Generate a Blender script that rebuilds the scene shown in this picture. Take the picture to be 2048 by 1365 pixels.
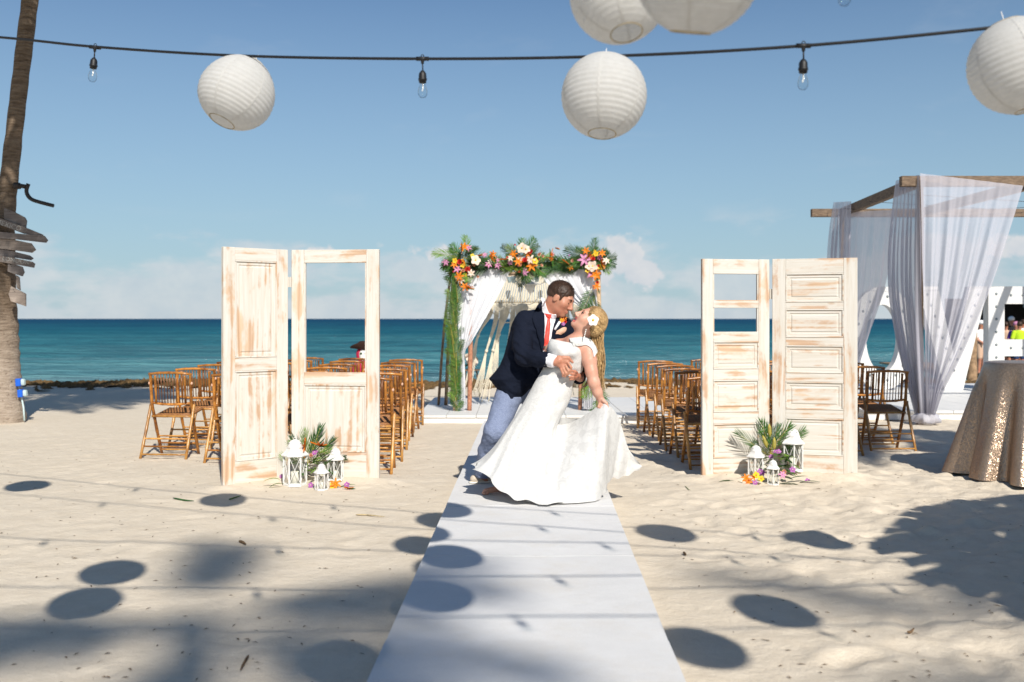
import bpy, bmesh, math, random
import numpy as np
from mathutils import Vector, Matrix, Euler
from mathutils.bvhtree import BVHTree

R = math.radians
for o in list(bpy.data.objects):
    bpy.data.objects.remove(o, do_unlink=True)
scene = bpy.context.scene
C = scene.collection

# ------------------------------------------------------------------ camera
F = 1991.1            # focal length of a 35 mm lens in photograph pixels (2048 wide)
CAMZ = 1.4
HOR = 638.0
cam_d = bpy.data.cameras.new('camera')
cam_d.lens = 35.0
cam_d.sensor_width = 36.0
cam_d.shift_y = -(682.5 - HOR) / 2048.0
cam_d.clip_start = 0.05
cam_d.clip_end = 60000.0
cam_d.dof.use_dof = True
cam_d.dof.focus_distance = 7.7
cam_d.dof.aperture_fstop = 2.4
cam = bpy.data.objects.new('camera', cam_d)
cam.location = (0, 0, CAMZ)
cam.rotation_euler = (R(90), 0, 0)
C.objects.link(cam)
scene.camera = cam

# ------------------------------------------------------------------ sky and sun
SUN = Vector((0.375, -1.2, 1.0)).normalized()      # from the scene towards the sun
SUN_EL = math.asin(SUN.z)
SUN_AZ = math.atan2(SUN.x, SUN.y)
world = bpy.data.worlds.new('World')
scene.world = world
world.use_nodes = True
wn, wl = world.node_tree.nodes, world.node_tree.links
wn.clear()


def _math(nt, op, a, b=None, c=None, clamp=False):
    n = nt.nodes.new('ShaderNodeMath')
    n.operation = op
    n.use_clamp = clamp
    for i, v in enumerate((a, b, c)):
        if v is None:
            continue
        if isinstance(v, (int, float)):
            n.inputs[i].default_value = v
        else:
            nt.links.new(v, n.inputs[i])
    return n.outputs[0]


def build_world():
    nt = world.node_tree
    out = wn.new('ShaderNodeOutputWorld')
    bg = wn.new('ShaderNodeBackground')
    sky = wn.new('ShaderNodeTexSky')
    sky.sky_type = 'NISHITA'
    sky.sun_disc = False
    sky.sun_elevation = SUN_EL
    sky.sun_rotation = SUN_AZ
    sky.altitude = 0.0
    sky.air_density = 1.0
    sky.dust_density = 0.3
    sky.ozone_density = 2.2
    bg.inputs['Strength'].default_value = 0.074
    tc = wn.new('ShaderNodeTexCoord')
    sx = wn.new('ShaderNodeSeparateXYZ')
    wl.new(tc.outputs['Generated'], sx.inputs[0])
    u = _math(nt, 'ARCTAN2', sx.outputs[0], sx.outputs[1])
    v = _math(nt, 'ARCSINE', sx.outputs[2])
    # cloud field in azimuth / elevation, flattened towards the horizon
    cb = wn.new('ShaderNodeCombineXYZ')
    wl.new(_math(nt, 'MULTIPLY', u, 9.0), cb.inputs[0])
    wl.new(_math(nt, 'MULTIPLY', v, 24.0), cb.inputs[1])
    cb.inputs[2].default_value = 3.7
    n1 = wn.new('ShaderNodeTexNoise')
    n1.inputs['Scale'].default_value = 1.0
    n1.inputs['Detail'].default_value = 9.0
    n1.inputs['Roughness'].default_value = 0.56
    wl.new(cb.outputs[0], n1.inputs['Vector'])
    # soft broken bank low over the sea
    bank = _math(nt, 'SUBTRACT', 1.0, _math(nt, 'DIVIDE', v, 0.092), clamp=True)
    bank = _math(nt, 'MULTIPLY', bank, 0.30)
    d = _math(nt, 'ADD', n1.outputs['Fac'], bank)
    m1 = wn.new('ShaderNodeMapRange')
    m1.interpolation_type = 'SMOOTHSTEP'
    m1.inputs['From Min'].default_value = 0.55
    m1.inputs['From Max'].default_value = 0.72
    m1.inputs['To Max'].default_value = 0.62
    wl.new(d, m1.inputs['Value'])
    # thin streaks higher up
    cb2 = wn.new('ShaderNodeCombineXYZ')
    wl.new(_math(nt, 'MULTIPLY', u, 5.0), cb2.inputs[0])
    wl.new(_math(nt, 'MULTIPLY', v, 34.0), cb2.inputs[1])
    cb2.inputs[2].default_value = 8.1
    n2 = wn.new('ShaderNodeTexNoise')
    n2.inputs['Scale'].default_value = 1.0
    n2.inputs['Detail'].default_value = 7.0
    wl.new(cb2.outputs[0], n2.inputs['Vector'])
    m2 = wn.new('ShaderNodeMapRange')
    m2.interpolation_type = 'SMOOTHSTEP'
    m2.inputs['From Min'].default_value = 0.60
    m2.inputs['From Max'].default_value = 0.82
    m2.inputs['To Max'].default_value = 0.07
    wl.new(n2.outputs['Fac'], m2.inputs['Value'])
    # the cumulus towers over the sea
    tower = None
    for (pu, pv, su, sv, w) in ((0.112, 0.058, 0.022, 0.020, 0.95), (0.128, 0.046, 0.028, 0.018, 0.9), (0.085, 0.045, 0.03, 0.022, 0.75),
                                (0.104, 0.074, 0.012, 0.010, 0.8), (0.475, 0.062, 0.03, 0.015, 0.7), (-0.19, 0.064, 0.06, 0.010, 0.45), (-0.07, 0.066, 0.05, 0.012, 0.5),
                                (1.2, 0.06, 0.05, 0.02, 0.8), (-1.3, 0.05, 0.06, 0.02, 0.8), (2.6, 0.06, 0.08, 0.02, 0.8), (-2.3, 0.06, 0.08, 0.02, 0.8)):
        a = _math(nt, 'POWER', _math(nt, 'DIVIDE', _math(nt, 'SUBTRACT', u, pu), su), 2.0)
        b = _math(nt, 'POWER', _math(nt, 'DIVIDE', _math(nt, 'SUBTRACT', v, pv), sv), 2.0)
        g = _math(nt, 'MULTIPLY', _math(nt, 'EXPONENT', _math(nt, 'MULTIPLY', _math(nt, 'ADD', a, b), -1.0)), w)
        tower = g if tower is None else _math(nt, 'MAXIMUM', tower, g)
    cb3 = wn.new('ShaderNodeCombineXYZ')
    wl.new(_math(nt, 'MULTIPLY', u, 38.0), cb3.inputs[0])
    wl.new(_math(nt, 'MULTIPLY', v, 44.0), cb3.inputs[1])
    cb3.inputs[2].default_value = 1.3
    n3 = wn.new('ShaderNodeTexNoise')
    n3.inputs['Scale'].default_value = 1.0
    n3.inputs['Detail'].default_value = 8.0
    n3.inputs['Roughness'].default_value = 0.6
    wl.new(cb3.outputs[0], n3.inputs['Vector'])
    td = _math(nt, 'ADD', tower, _math(nt, 'MULTIPLY', _math(nt, 'SUBTRACT', n3.outputs['Fac'], 0.5), 1.5))
    m3 = wn.new('ShaderNodeMapRange')
    m3.interpolation_type = 'SMOOTHSTEP'
    m3.inputs['From Min'].default_value = 0.30
    m3.inputs['From Max'].default_value = 0.55
    m3.inputs['To Max'].default_value = 0.97
    wl.new(_math(nt, 'MULTIPLY', td, _math(nt, 'GREATER_THAN', tower, 0.02)), m3.inputs['Value'])
    lowsky = wn.new('ShaderNodeMapRange')
    lowsky.interpolation_type = 'SMOOTHSTEP'
    lowsky.inputs['From Min'].default_value = 0.075
    lowsky.inputs['From Max'].default_value = 0.115
    lowsky.inputs['To Min'].default_value = 1.0
    lowsky.inputs['To Max'].default_value = 0.10
    wl.new(v, lowsky.inputs['Value'])
    dens = _math(nt, 'MAXIMUM', _math(nt, 'MAXIMUM', _math(nt, 'MULTIPLY', m1.outputs[0], lowsky.outputs[0]), m2.outputs[0]), m3.outputs[0])
    dens = _math(nt, 'MULTIPLY', dens, _math(nt, 'GREATER_THAN', v, 0.0))
    # haze whitening low down (sea air)
    hz = wn.new('ShaderNodeMapRange')
    hz.inputs['From Min'].default_value = 0.0
    hz.inputs['From Max'].default_value = 0.34
    hz.inputs['To Min'].default_value = 0.80
    hz.inputs['To Max'].default_value = 0.0
    wl.new(v, hz.inputs['Value'])
    mixh = wn.new('ShaderNodeMixRGB')
    wl.new(hz.outputs[0], mixh.inputs[0])
    tint = wn.new('ShaderNodeMixRGB')
    tint.blend_type = 'MULTIPLY'
    tint.inputs[0].default_value = 1.0
    wl.new(sky.outputs[0], tint.inputs[1])
    tint.inputs[2].default_value = (0.88, 1.03, 1.15, 1)
    wl.new(tint.outputs[0], mixh.inputs[1])
    mixh.inputs[2].default_value = SKY_HAZE
    # lighter tops, greyer bases
    sh = wn.new('ShaderNodeMixRGB')
    wl.new(_math(nt, 'MULTIPLY', n3.outputs['Fac'], 1.1, clamp=True), sh.inputs[0])
    sh.inputs[1].default_value = CLOUD_DARK
    sh.inputs[2].default_value = CLOUD_LIGHT
    mix = wn.new('ShaderNodeMixRGB')
    wl.new(dens, mix.inputs[0])
    wl.new(mixh.outputs[0], mix.inputs[1])
    wl.new(sh.outputs[0], mix.inputs[2])
    wl.new(mix.outputs[0], bg.inputs['Color'])
    wl.new(bg.outputs[0], out.inputs['Surface'])


SKY_HAZE = (4.7, 6.7, 8.0, 1)
CLOUD_DARK = (6.0, 7.0, 8.2, 1)
CLOUD_LIGHT = (10.2, 10.0, 9.8, 1)
build_world()

sun_d = bpy.data.lights.new('sun', 'SUN')
sun_d.energy = 5.0
sun_d.angle = R(0.7)
sun_d.color = (1.0, 0.95, 0.87)
sun = bpy.data.objects.new('sun', sun_d)
sun.rotation_euler = SUN.to_track_quat('Z', 'Y').to_euler()
C.objects.link(sun)

vs = scene.view_settings
vs.view_transform = 'Standard'
vs.look = 'None'
vs.exposure = 0.12
vs.gamma = 1.0
vs.use_curve_mapping = False
scene.render.engine = 'CYCLES'
scene.cycles.use_denoising = True
scene.cycles.max_bounces = 8
scene.cycles.transparent_max_bounces = 24
scene.cycles.caustics_reflective = False
scene.cycles.caustics_refractive = False
scene.cycles.sample_clamp_indirect = 6.0


def P(px, py, D):
    """photograph pixel + distance -> place in the scene (metres)"""
    return Vector(((px - 1024.0) / F * D, D, CAMZ - (py - HOR) / F * D))


def GD(py, z=0.0):
    return (CAMZ - z) * F / (py - HOR)


# ------------------------------------------------------------------ materials
MATS = {}


def new_mat(name):
    m = bpy.data.materials.new(name)
    m.use_nodes = True
    MATS[name] = m
    nt = m.node_tree
    b = nt.nodes['Principled BSDF']
    return m, nt, b


def setp(b, **kw):
    for k, v in kw.items():
        k = k.replace('_', ' ')
        if k in b.inputs:
            b.inputs[k].default_value = v


def c4(c):
    return (c[0], c[1], c[2], 1.0)


def noise(nt, scale, detail=4.0, rough=0.5, vec=None, dist=0.0):
    n = nt.nodes.new('ShaderNodeTexNoise')
    n.inputs['Scale'].default_value = scale
    n.inputs['Detail'].default_value = detail
    n.inputs['Roughness'].default_value = rough
    n.inputs['Distortion'].default_value = dist
    if vec is not None:
        nt.links.new(vec, n.inputs['Vector'])
    return n.outputs['Fac']


def coords(nt, kind='Object', scale=(1, 1, 1), rot=(0, 0, 0), loc=(0, 0, 0)):
    t = nt.nodes.new('ShaderNodeTexCoord')
    mp = nt.nodes.new('ShaderNodeMapping')
    mp.inputs['Scale'].default_value = scale
    mp.inputs['Rotation'].default_value = rot
    mp.inputs['Location'].default_value = loc
    nt.links.new(t.outputs[kind], mp.inputs['Vector'])
    return mp.outputs[0]


def world_pos(nt, scale=(1, 1, 1)):
    g = nt.nodes.new('ShaderNodeNewGeometry')
    mp = nt.nodes.new('ShaderNodeMapping')
    mp.inputs['Scale'].default_value = scale
    nt.links.new(g.outputs['Position'], mp.inputs['Vector'])
    return mp.outputs[0]


def ramp(nt, fac, stops, interp='LINEAR'):
    r = nt.nodes.new('ShaderNodeValToRGB')
    cr = r.color_ramp
    cr.interpolation = interp
    while len(cr.elements) < len(stops):
        cr.elements.new(0.5)
    for e, (p, c) in zip(cr.elements, stops):
        e.position = p
        e.color = c4(c) if len(c) == 3 else c
    nt.links.new(fac, r.inputs[0])
    return r.outputs[0]


def mixc(nt, fac, a, b, mode='MIX'):
    n = nt.nodes.new('ShaderNodeMixRGB')
    n.blend_type = mode
    for i, v in zip((0, 1, 2), (fac, a, b)):
        if isinstance(v, (int, float)):
            n.inputs[i].default_value = v
        elif isinstance(v, tuple):
            n.inputs[i].default_value = c4(v)
        else:
            nt.links.new(v, n.inputs[i])
    return n.outputs[0]


def bump(nt, b, h, strength=0.3, dist=0.01):
    n = nt.nodes.new('ShaderNodeBump')
    n.inputs['Strength'].default_value = strength
    n.inputs['Distance'].default_value = dist
    nt.links.new(h, n.inputs['Height'])
    nt.links.new(n.outputs[0], b.inputs['Normal'])
    return n


def rand_obj(nt):
    o = nt.nodes.new('ShaderNodeObjectInfo')
    return o.outputs['Random']


def simple(name, col, rough=0.6, spec=0.3, var=0.12, nscale=20.0, bmp=0.0, bscale=80.0, metallic=0.0, sheen=0.0, transl=0.0, rnd=0.0):
    """plain base colour broken up by fine noise, optional relief"""
    m, nt, b = new_mat(name)
    co = coords(nt)
    f = noise(nt, nscale, 5.0, 0.6, co)
    lo = tuple(max(0, c * (1 - var)) for c in col)
    hi = tuple(min(1, c * (1 + var)) for c in col)
    colr = ramp(nt, f, [(0.3, lo), (0.7, hi)])
    if rnd:
        colr = mixc(nt, 1.0, colr, ramp(nt, rand_obj(nt), [(0, (1 - rnd,) * 3), (1, (1 + rnd,) * 3)]), 'MULTIPLY')
    nt.links.new(colr, b.inputs['Base Color'])
    setp(b, Roughness=rough, Metallic=metallic)
    b.inputs['Specular IOR Level'].default_value = spec
    if sheen:
        b.inputs['Sheen Weight'].default_value = sheen
    if bmp:
        bump(nt, b, noise(nt, bscale, 3.0, 0.6, co), bmp, 0.004)
    if transl:
        tr = nt.nodes.new('ShaderNodeBsdfTranslucent')
        nt.links.new(colr, tr.inputs[0])
        mx = nt.nodes.new('ShaderNodeMixShader')
        mx.inputs[0].default_value = transl
        nt.links.new(b.outputs[0], mx.inputs[1])
        nt.links.new(tr.outputs[0], mx.inputs[2])
        nt.links.new(mx.outputs[0], nt.nodes['Material Output'].inputs[0])
    return m


def make_materials():
    # sand
    m, nt, b = new_mat('sand')
    wp = world_pos(nt)
    big = noise(nt, 0.7, 4, 0.55, wp)
    mid = noise(nt, 7.0, 6, 0.65, wp)
    fine = noise(nt, 260.0, 3, 0.7, wp)
    col = ramp(nt, big, [(0.3, (0.650, 0.550, 0.415)), (0.7, (0.730, 0.632, 0.495))])
    col = mixc(nt, 0.55, col, ramp(nt, mid, [(0.28, (0.56, 0.462, 0.335)), (0.62, (0.74, 0.642, 0.505))]))
    col = mixc(nt, 0.35, col, ramp(nt, fine, [(0.3, (0.50, 0.425, 0.33)), (0.7, (0.84, 0.77, 0.66))]))
    nt.links.new(col, b.inputs['Base Color'])
    setp(b, Roughness=0.95)
    b.inputs['Specular IOR Level'].default_value = 0.08
    h = _math(nt, 'ADD', _math(nt, 'MULTIPLY', noise(nt, 22, 6, 0.65, wp), 1.0), _math(nt, 'MULTIPLY', fine, 0.22))
    bump(nt, b, h, 0.45, 0.03)
    # aisle carpet
    m, nt, b = new_mat('carpet')
    wp = world_pos(nt)
    col = ramp(nt, noise(nt, 3.0, 6, 0.6, wp), [(0.3, (0.66, 0.65, 0.635)), (0.7, (0.74, 0.73, 0.715))])
    col = mixc(nt, 0.3, col, ramp(nt, noise(nt, 180, 3, 0.7, wp), [(0.3, (0.58, 0.57, 0.555)), (0.7, (0.80, 0.79, 0.775))]))
    dust = ramp(nt, noise(nt, 1.6, 7, 0.72, wp), [(0.50, (0, 0, 0)), (0.78, (0.55, 0.55, 0.55))])
    col = mixc(nt, dust, col, (0.62, 0.56, 0.47))
    nt.links.new(col, b.inputs['Base Color'])
    setp(b, Roughness=0.95)
    b.inputs['Specular IOR Level'].default_value = 0.1
    bump(nt, b, _math(nt, 'ADD', noise(nt, 240, 3, 0.7, wp), _math(nt, 'MULTIPLY', noise(nt, 5, 4, 0.6, wp), 3.0)), 0.35, 0.008)
    # white painted boards
    simple('white_paint', (0.70, 0.69, 0.665), 0.55, 0.3, 0.05, 3.0, 0.05, 30)
    simple('white_metal', (0.72, 0.705, 0.675), 0.4, 0.4, 0.10, 40.0, 0.06, 60)
    # whitewashed pine, grain along z or along x
    for name, sc in (('washed_wood_up', (1, 1, 0.055)), ('washed_wood_across', (0.055, 1, 1))):
        m, nt, b = new_mat(name)
        co = coords(nt, 'Object')
        rn = rand_obj(nt)
        t = nt.nodes.new('ShaderNodeVectorMath')
        t.operation = 'ADD'
        nt.links.new(co, t.inputs[0])
        cbn = nt.nodes.new('ShaderNodeCombineXYZ')
        for i in range(3):
            nt.links.new(_math(nt, 'MULTIPLY', rn, 17.0 + 9 * i), cbn.inputs[i])
        nt.links.new(cbn.outputs[0], t.inputs[1])
        mp = nt.nodes.new('ShaderNodeMapping')
        mp.inputs['Scale'].default_value = sc
        nt.links.new(t.outputs[0], mp.inputs['Vector'])
        g = mp.outputs[0]
        streak = noise(nt, 46, 5, 0.6, g, 0.6)
        grain = nt.nodes.new('ShaderNodeTexWave')
        grain.wave_type = 'BANDS'
        grain.bands_direction = 'X' if sc[2] < 1 else 'Z'
        grain.inputs['Scale'].default_value = 4.0
        grain.inputs['Distortion'].default_value = 16.0
        grain.inputs['Detail'].default_value = 3.0
        grain.inputs['Detail Scale'].default_value = 1.6
        nt.links.new(g, grain.inputs['Vector'])
        mp2 = nt.nodes.new('ShaderNodeMapping')
        mp2.inputs['Scale'].default_value = (1, 1, 0.55) if sc[2] < 1 else (0.5, 1, 1)
        nt.links.new(t.outputs[0], mp2.inputs['Vector'])
        patch = noise(nt, 4.6, 5, 0.6, mp2.outputs[0], 0.3)
        worn = _math(nt, 'ADD', _math(nt, 'MULTIPLY', patch, 1.0), _math(nt, 'MULTIPLY', streak, 0.28))
        worn = _math(nt, 'ADD', worn, _math(nt, 'MULTIPLY', grain.outputs['Fac'], 0.12))
        mr = nt.nodes.new('ShaderNodeMapRange')
        mr.interpolation_type = 'SMOOTHSTEP'
        mr.inputs['From Min'].default_value = 0.705
        mr.inputs['From Max'].default_value = 0.86
        mr.inputs['To Max'].default_value = 0.68
        nt.links.new(worn, mr.inputs['Value'])
        wood = ramp(nt, grain.outputs['Fac'], [(0.0, (0.62, 0.41, 0.23)), (0.7, (0.56, 0.32, 0.15)), (1.0, (0.44, 0.21, 0.08))])
        paint = ramp(nt, streak, [(0.3, (0.585, 0.535, 0.455)), (0.6, (0.66, 0.63, 0.575))])
        paint = mixc(nt, _math(nt, 'MULTIPLY', grain.outputs['Fac'], 0.10), paint, (0.60, 0.49, 0.36))
        # knots
        vk = nt.nodes.new('ShaderNodeTexVoronoi')
        vk.inputs['Scale'].default_value = 4.2
        nt.links.new(mp2.outputs[0], vk.inputs['Vector'])
        kn = nt.nodes.new('ShaderNodeMapRange')
        kn.inputs['From Min'].default_value = 0.03
        kn.inputs['From Max'].default_value = 0.10
        kn.inputs['To Min'].default_value = 0.75
        kn.inputs['To Max'].default_value = 0.0
        nt.links.new(vk.outputs['Distance'], kn.inputs['Value'])
        pick = _math(nt, 'GREATER_THAN', nt.nodes.new('ShaderNodeSeparateColor').outputs[0], 0.5)
        sepn = [n for n in nt.nodes if n.bl_idname == 'ShaderNodeSeparateColor'][0]
        nt.links.new(vk.outputs['Color'], sepn.inputs[0])
        col = mixc(nt, mr.outputs[0], paint, wood)
        col = mixc(nt, _math(nt, 'MULTIPLY', kn.outputs[0], pick), col, (0.42, 0.22, 0.09))
        nt.links.new(col, b.inputs['Base Color'])
        setp(b, Roughness=0.75)
        b.inputs['Specular IOR Level'].default_value = 0.2
        hh = _math(nt, 'SUBTRACT', _math(nt, 'MULTIPLY', streak, 0.6), _math(nt, 'MULTIPLY', grain.outputs['Fac'], 0.12))
        bump(nt, b, hh, 0.25, 0.004)
    # bamboo, scorched and varnished
    for name, lo, hi in (('bamboo', (0.17, 0.052, 0.010), (0.56, 0.245, 0.050)), ('bamboo_pale', (0.34, 0.145, 0.03), (0.66, 0.36, 0.105)), ('bamboo_dark', (0.07, 0.024, 0.009), (0.30, 0.115, 0.03))):
        m, nt, b = new_mat(name)
        t = nt.nodes.new('ShaderNodeTexCoord')
        o = nt.nodes.new('ShaderNodeObjectInfo')
        va = nt.nodes.new('ShaderNodeVectorMath')
        va.operation = 'ADD'
        nt.links.new(t.outputs['Object'], va.inputs[0])
        nt.links.new(o.outputs['Location'], va.inputs[1])
        n1 = noise(nt, 9.0, 3, 0.6, va.outputs[0])
        n2 = noise(nt, 60.0, 3, 0.6, va.outputs[0])
        f = _math(nt, 'ADD', _math(nt, 'MULTIPLY', n1, 0.75), _math(nt, 'MULTIPLY', n2, 0.25))
        col = ramp(nt, f, [(0.36, lo), (0.58, hi)])
        col = mixc(nt, 1.0, col, ramp(nt, o.outputs['Random'], [(0, (0.58, 0.54, 0.50)), (1, (1.05, 1.0, 0.95))]), 'MULTIPLY')
        nt.links.new(col, b.inputs['Base Color'])
        setp(b, Roughness=0.3)
        b.inputs['Specular IOR Level'].default_value = 0.5
    simple('woven_cane', (0.30, 0.135, 0.05), 0.45, 0.4, 0.6, 120.0, 0.3, 160)
    # cloth
    simple('navy_wool', (0.0085, 0.0115, 0.0225), 0.9, 0.12, 0.22, 240.0, 0.2, 420)
    m, nt, b = new_mat('chambray')
    co = coords(nt)
    f = noise(nt, 330, 2, 0.8, co)
    col = ramp(nt, f, [(0.3, (0.10, 0.125, 0.215)), (0.7, (0.31, 0.36, 0.49))])
    nt.links.new(col, b.inputs['Base Color'])
    setp(b, Roughness=0.9)
    b.inputs['Specular IOR Level'].default_value = 0.1
    bump(nt, b, noise(nt, 25, 4, 0.6, co), 0.5, 0.02)
    simple('shirt_cotton', (0.80, 0.79, 0.82), 0.8, 0.15, 0.04, 60, 0.1, 200)
    simple('coral_satin', (0.80, 0.085, 0.06), 0.45, 0.4, 0.10, 90, 0.15, 300)
    simple('shoe_leather', (0.55, 0.46, 0.36), 0.6, 0.3, 0.15, 40, 0.1, 80)
    # lace over satin
    m, nt, b = new_mat('lace')
    co = coords(nt)
    v = nt.nodes.new('ShaderNodeTexVoronoi')
    v.inputs['Scale'].default_value = 75
    nt.links.new(co, v.inputs['Vector'])
    blot = noise(nt, 48, 5, 0.65, co, 1.2)
    lacy = ramp(nt, blot, [(0.40, (0.0,) * 3), (0.56, (1.0,) * 3)])
    col = mixc(nt, lacy, (0.57, 0.562, 0.54), (0.665, 0.657, 0.635))
    col = mixc(nt, 0.25, col, ramp(nt, v.outputs['Distance'], [(0.0, (0.71, 0.698, 0.67)), (0.6, (0.58, 0.568, 0.535))]))
    nt.links.new(col, b.inputs['Base Color'])
    setp(b, Roughness=0.8)
    b.inputs['Specular IOR Level'].default_value = 0.15
    b.inputs['Sheen Weight'].default_value = 0.1
    bump(nt, b, _math(nt, 'ADD', lacy, _math(nt, 'MULTIPLY', v.outputs['Distance'], 0.6)), 0.26, 0.003)
    # tulle with lace: lets light through
    m, nt, b = new_mat('tulle')
    co = coords(nt)
    blot = noise(nt, 20, 5, 0.65, co, 0.8)
    lacy = ramp(nt, blot, [(0.42, (0.0,) * 3), (0.55, (1.0,) * 3)])
    col = mixc(nt, lacy, (0.64, 0.632, 0.61), (0.70, 0.692, 0.67))
    nt.links.new(col, b.inputs['Base Color'])
    setp(b, Roughness=0.85)
    b.inputs['Specular IOR Level'].default_value = 0.1
    bump(nt, b, lacy, 0.2, 0.004)
    tr = nt.nodes.new('ShaderNodeBsdfTranslucent')
    nt.links.new(col, tr.inputs[0])
    tp = nt.nodes.new('ShaderNodeBsdfTransparent')
    mx = nt.nodes.new('ShaderNodeMixShader')
    mx.inputs[0].default_value = 0.14
    nt.links.new(b.outputs[0], mx.inputs[1])
    nt.links.new(tr.outputs[0], mx.inputs[2])
    mx2 = nt.nodes.new('ShaderNodeMixShader')
    nt.links.new(_math(nt, 'MULTIPLY', _math(nt, 'SUBTRACT', 1.0, lacy), 0.04), mx2.inputs[0])
    nt.links.new(mx.outputs[0], mx2.inputs[1])
    nt.links.new(tp.outputs[0], mx2.inputs[2])
    nt.links.new(mx2.outputs[0], nt.nodes['Material Output'].inputs[0])

    # sheers
    for name, op, colr in (('sheer_white', 0.90, (0.84, 0.84, 0.86)), ('sheer_lilac', 0.62, (0.62, 0.61, 0.67))):
        m, nt, b = new_mat(name)
        co = coords(nt)
        weave = noise(nt, 14, 4, 0.6, coords(nt, 'Object', (1, 1, 0.12)))
        setp(b, Roughness=0.9)
        b.inputs['Base Color'].default_value = c4(colr)
        b.inputs['Specular IOR Level'].default_value = 0.05
        tr = nt.nodes.new('ShaderNodeBsdfTranslucent')
        tr.inputs[0].default_value = c4(colr)
        tp = nt.nodes.new('ShaderNodeBsdfTransparent')
        mx = nt.nodes.new('ShaderNodeMixShader')
        mx.inputs[0].default_value = 0.22
        nt.links.new(b.outputs[0], mx.inputs[1])
        nt.links.new(tr.outputs[0], mx.inputs[2])
        mx2 = nt.nodes.new('ShaderNodeMixShader')
        fac = _math(nt, 'ADD', op - 0.10, _math(nt, 'MULTIPLY', weave, 0.2))
        lw = nt.nodes.new('ShaderNodeLayerWeight')
        lw.inputs[0].default_value = 0.35
        fac = _math(nt, 'ADD', fac, _math(nt, 'MULTIPLY', lw.outputs['Facing'], 0.25), clamp=True)
        nt.links.new(fac, mx2.inputs[0])
        nt.links.new(tp.outputs[0], mx2.inputs[1])
        nt.links.new(mx.outputs[0], mx2.inputs[2])
        nt.links.new(mx2.outputs[0], nt.nodes['Material Output'].inputs[0])
    # rice paper
    m, nt, b = new_mat('rice_paper')
    co = coords(nt)
    col = ramp(nt, noise(nt, 30, 5, 0.7, co), [(0.3, (0.70, 0.69, 0.66)), (0.7, (0.78, 0.77, 0.745))])
    nt.links.new(col, b.inputs['Base Color'])
    setp(b, Roughness=0.9)
    b.inputs['Specular IOR Level'].default_value = 0.1
    tr = nt.nodes.new('ShaderNodeBsdfTranslucent')
    nt.links.new(col, tr.inputs[0])
    mx = nt.nodes.new('ShaderNodeMixShader')
    mx.inputs[0].default_value = 0.48
    nt.links.new(b.outputs[0], mx.inputs[1])
    nt.links.new(tr.outputs[0], mx.inputs[2])
    nt.links.new(mx.outputs[0], nt.nodes['Material Output'].inputs[0])
    bump(nt, b, noise(nt, 90, 3, 0.7, co), 0.25, 0.003)
    simple('paper_seam', (0.74, 0.735, 0.715), 0.9, 0.1, 0.03)
    # skin and hair
    for name, col, red in (('skin_man', (0.49, 0.235, 0.145), (0.46, 0.175, 0.11)), ('skin_woman', (0.63, 0.365, 0.265), (0.60, 0.285, 0.195))):
        m, nt, b = new_mat(name)
        co = coords(nt)
        cc = mixc(nt, ramp(nt, noise(nt, 9, 5, 0.6, co), [(0.35, (0, 0, 0)), (0.7, (1, 1, 1))]), col, red)
        nt.links.new(cc, b.inputs['Base Color'])
        setp(b, Roughness=0.48)
        b.inputs['Specular IOR Level'].default_value = 0.4
        b.inputs['Subsurface Weight'].default_value = 0.12
        b.inputs['Subsurface Radius'].default_value = (0.012, 0.005, 0.003)
        b.inputs['Subsurface Scale'].default_value = 1.0
        bump(nt, b, noise(nt, 260, 3, 0.6, co), 0.08, 0.002)
    simple('lips', (0.50, 0.13, 0.11), 0.4, 0.4, 0.08)
    simple('lips_man', (0.44, 0.165, 0.115), 0.45, 0.4, 0.08)
    simple('teeth', (0.85, 0.83, 0.78), 0.25, 0.5, 0.03)
    simple('eye_dark', (0.03, 0.02, 0.015), 0.2, 0.5, 0.1)
    for name, lo, hi in (('hair_brown', (0.012, 0.006, 0.0035), (0.070, 0.034, 0.018)), ('hair_blond', (0.27, 0.15, 0.055), (0.72, 0.50, 0.24)), ('hair_root', (0.11, 0.06, 0.024), (0.46, 0.29, 0.12)), ('hair_fade', (0.030, 0.016, 0.010), (0.12, 0.062, 0.038))):
        m, nt, b = new_mat(name)
        co = coords(nt, 'Object', (1, 1, 0.5))
        f = noise(nt, 110, 4, 0.7, co)
        nt.links.new(ramp(nt, f, [(0.3, lo), (0.7, hi)]), b.inputs['Base Color'])
        setp(b, Roughness=0.5)
        b.inputs['Specular IOR Level'].default_value = 0.35
        bump(nt, b, f, 0.3, 0.006)
    # plants
    simple('leaf_green', (0.052, 0.140, 0.020), 0.42, 0.45, 0.45, 14, 0, 80, transl=0.22, rnd=0.35)
    simple('leaf_light', (0.145, 0.255, 0.035), 0.42, 0.45, 0.40, 14, 0, 80, transl=0.25, rnd=0.30)
    simple('leaf_dark', (0.022, 0.070, 0.016), 0.42, 0.45, 0.45, 14, 0, 80, transl=0.15, rnd=0.35)
    simple('stem_yellow', (0.36, 0.30, 0.05), 0.5, 0.4, 0.3, 30)
    simple('petal_orange', (0.85, 0.23, 0.015), 0.5, 0.3, 0.25, 60, transl=0.2)
    simple('petal_coral', (0.80, 0.09, 0.075), 0.5, 0.3, 0.25, 60, transl=0.2)
    simple('petal_peach', (0.84, 0.52, 0.36), 0.5, 0.3, 0.15, 60, transl=0.2)
    simple('petal_cream', (0.84, 0.69, 0.56), 0.5, 0.3, 0.12, 60, transl=0.2)
    simple('petal_white', (0.87, 0.86, 0.83), 0.5, 0.3, 0.05, 60, transl=0.2)
    simple('petal_yellow', (0.82, 0.55, 0.03), 0.5, 0.3, 0.2, 60, transl=0.2)
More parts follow.
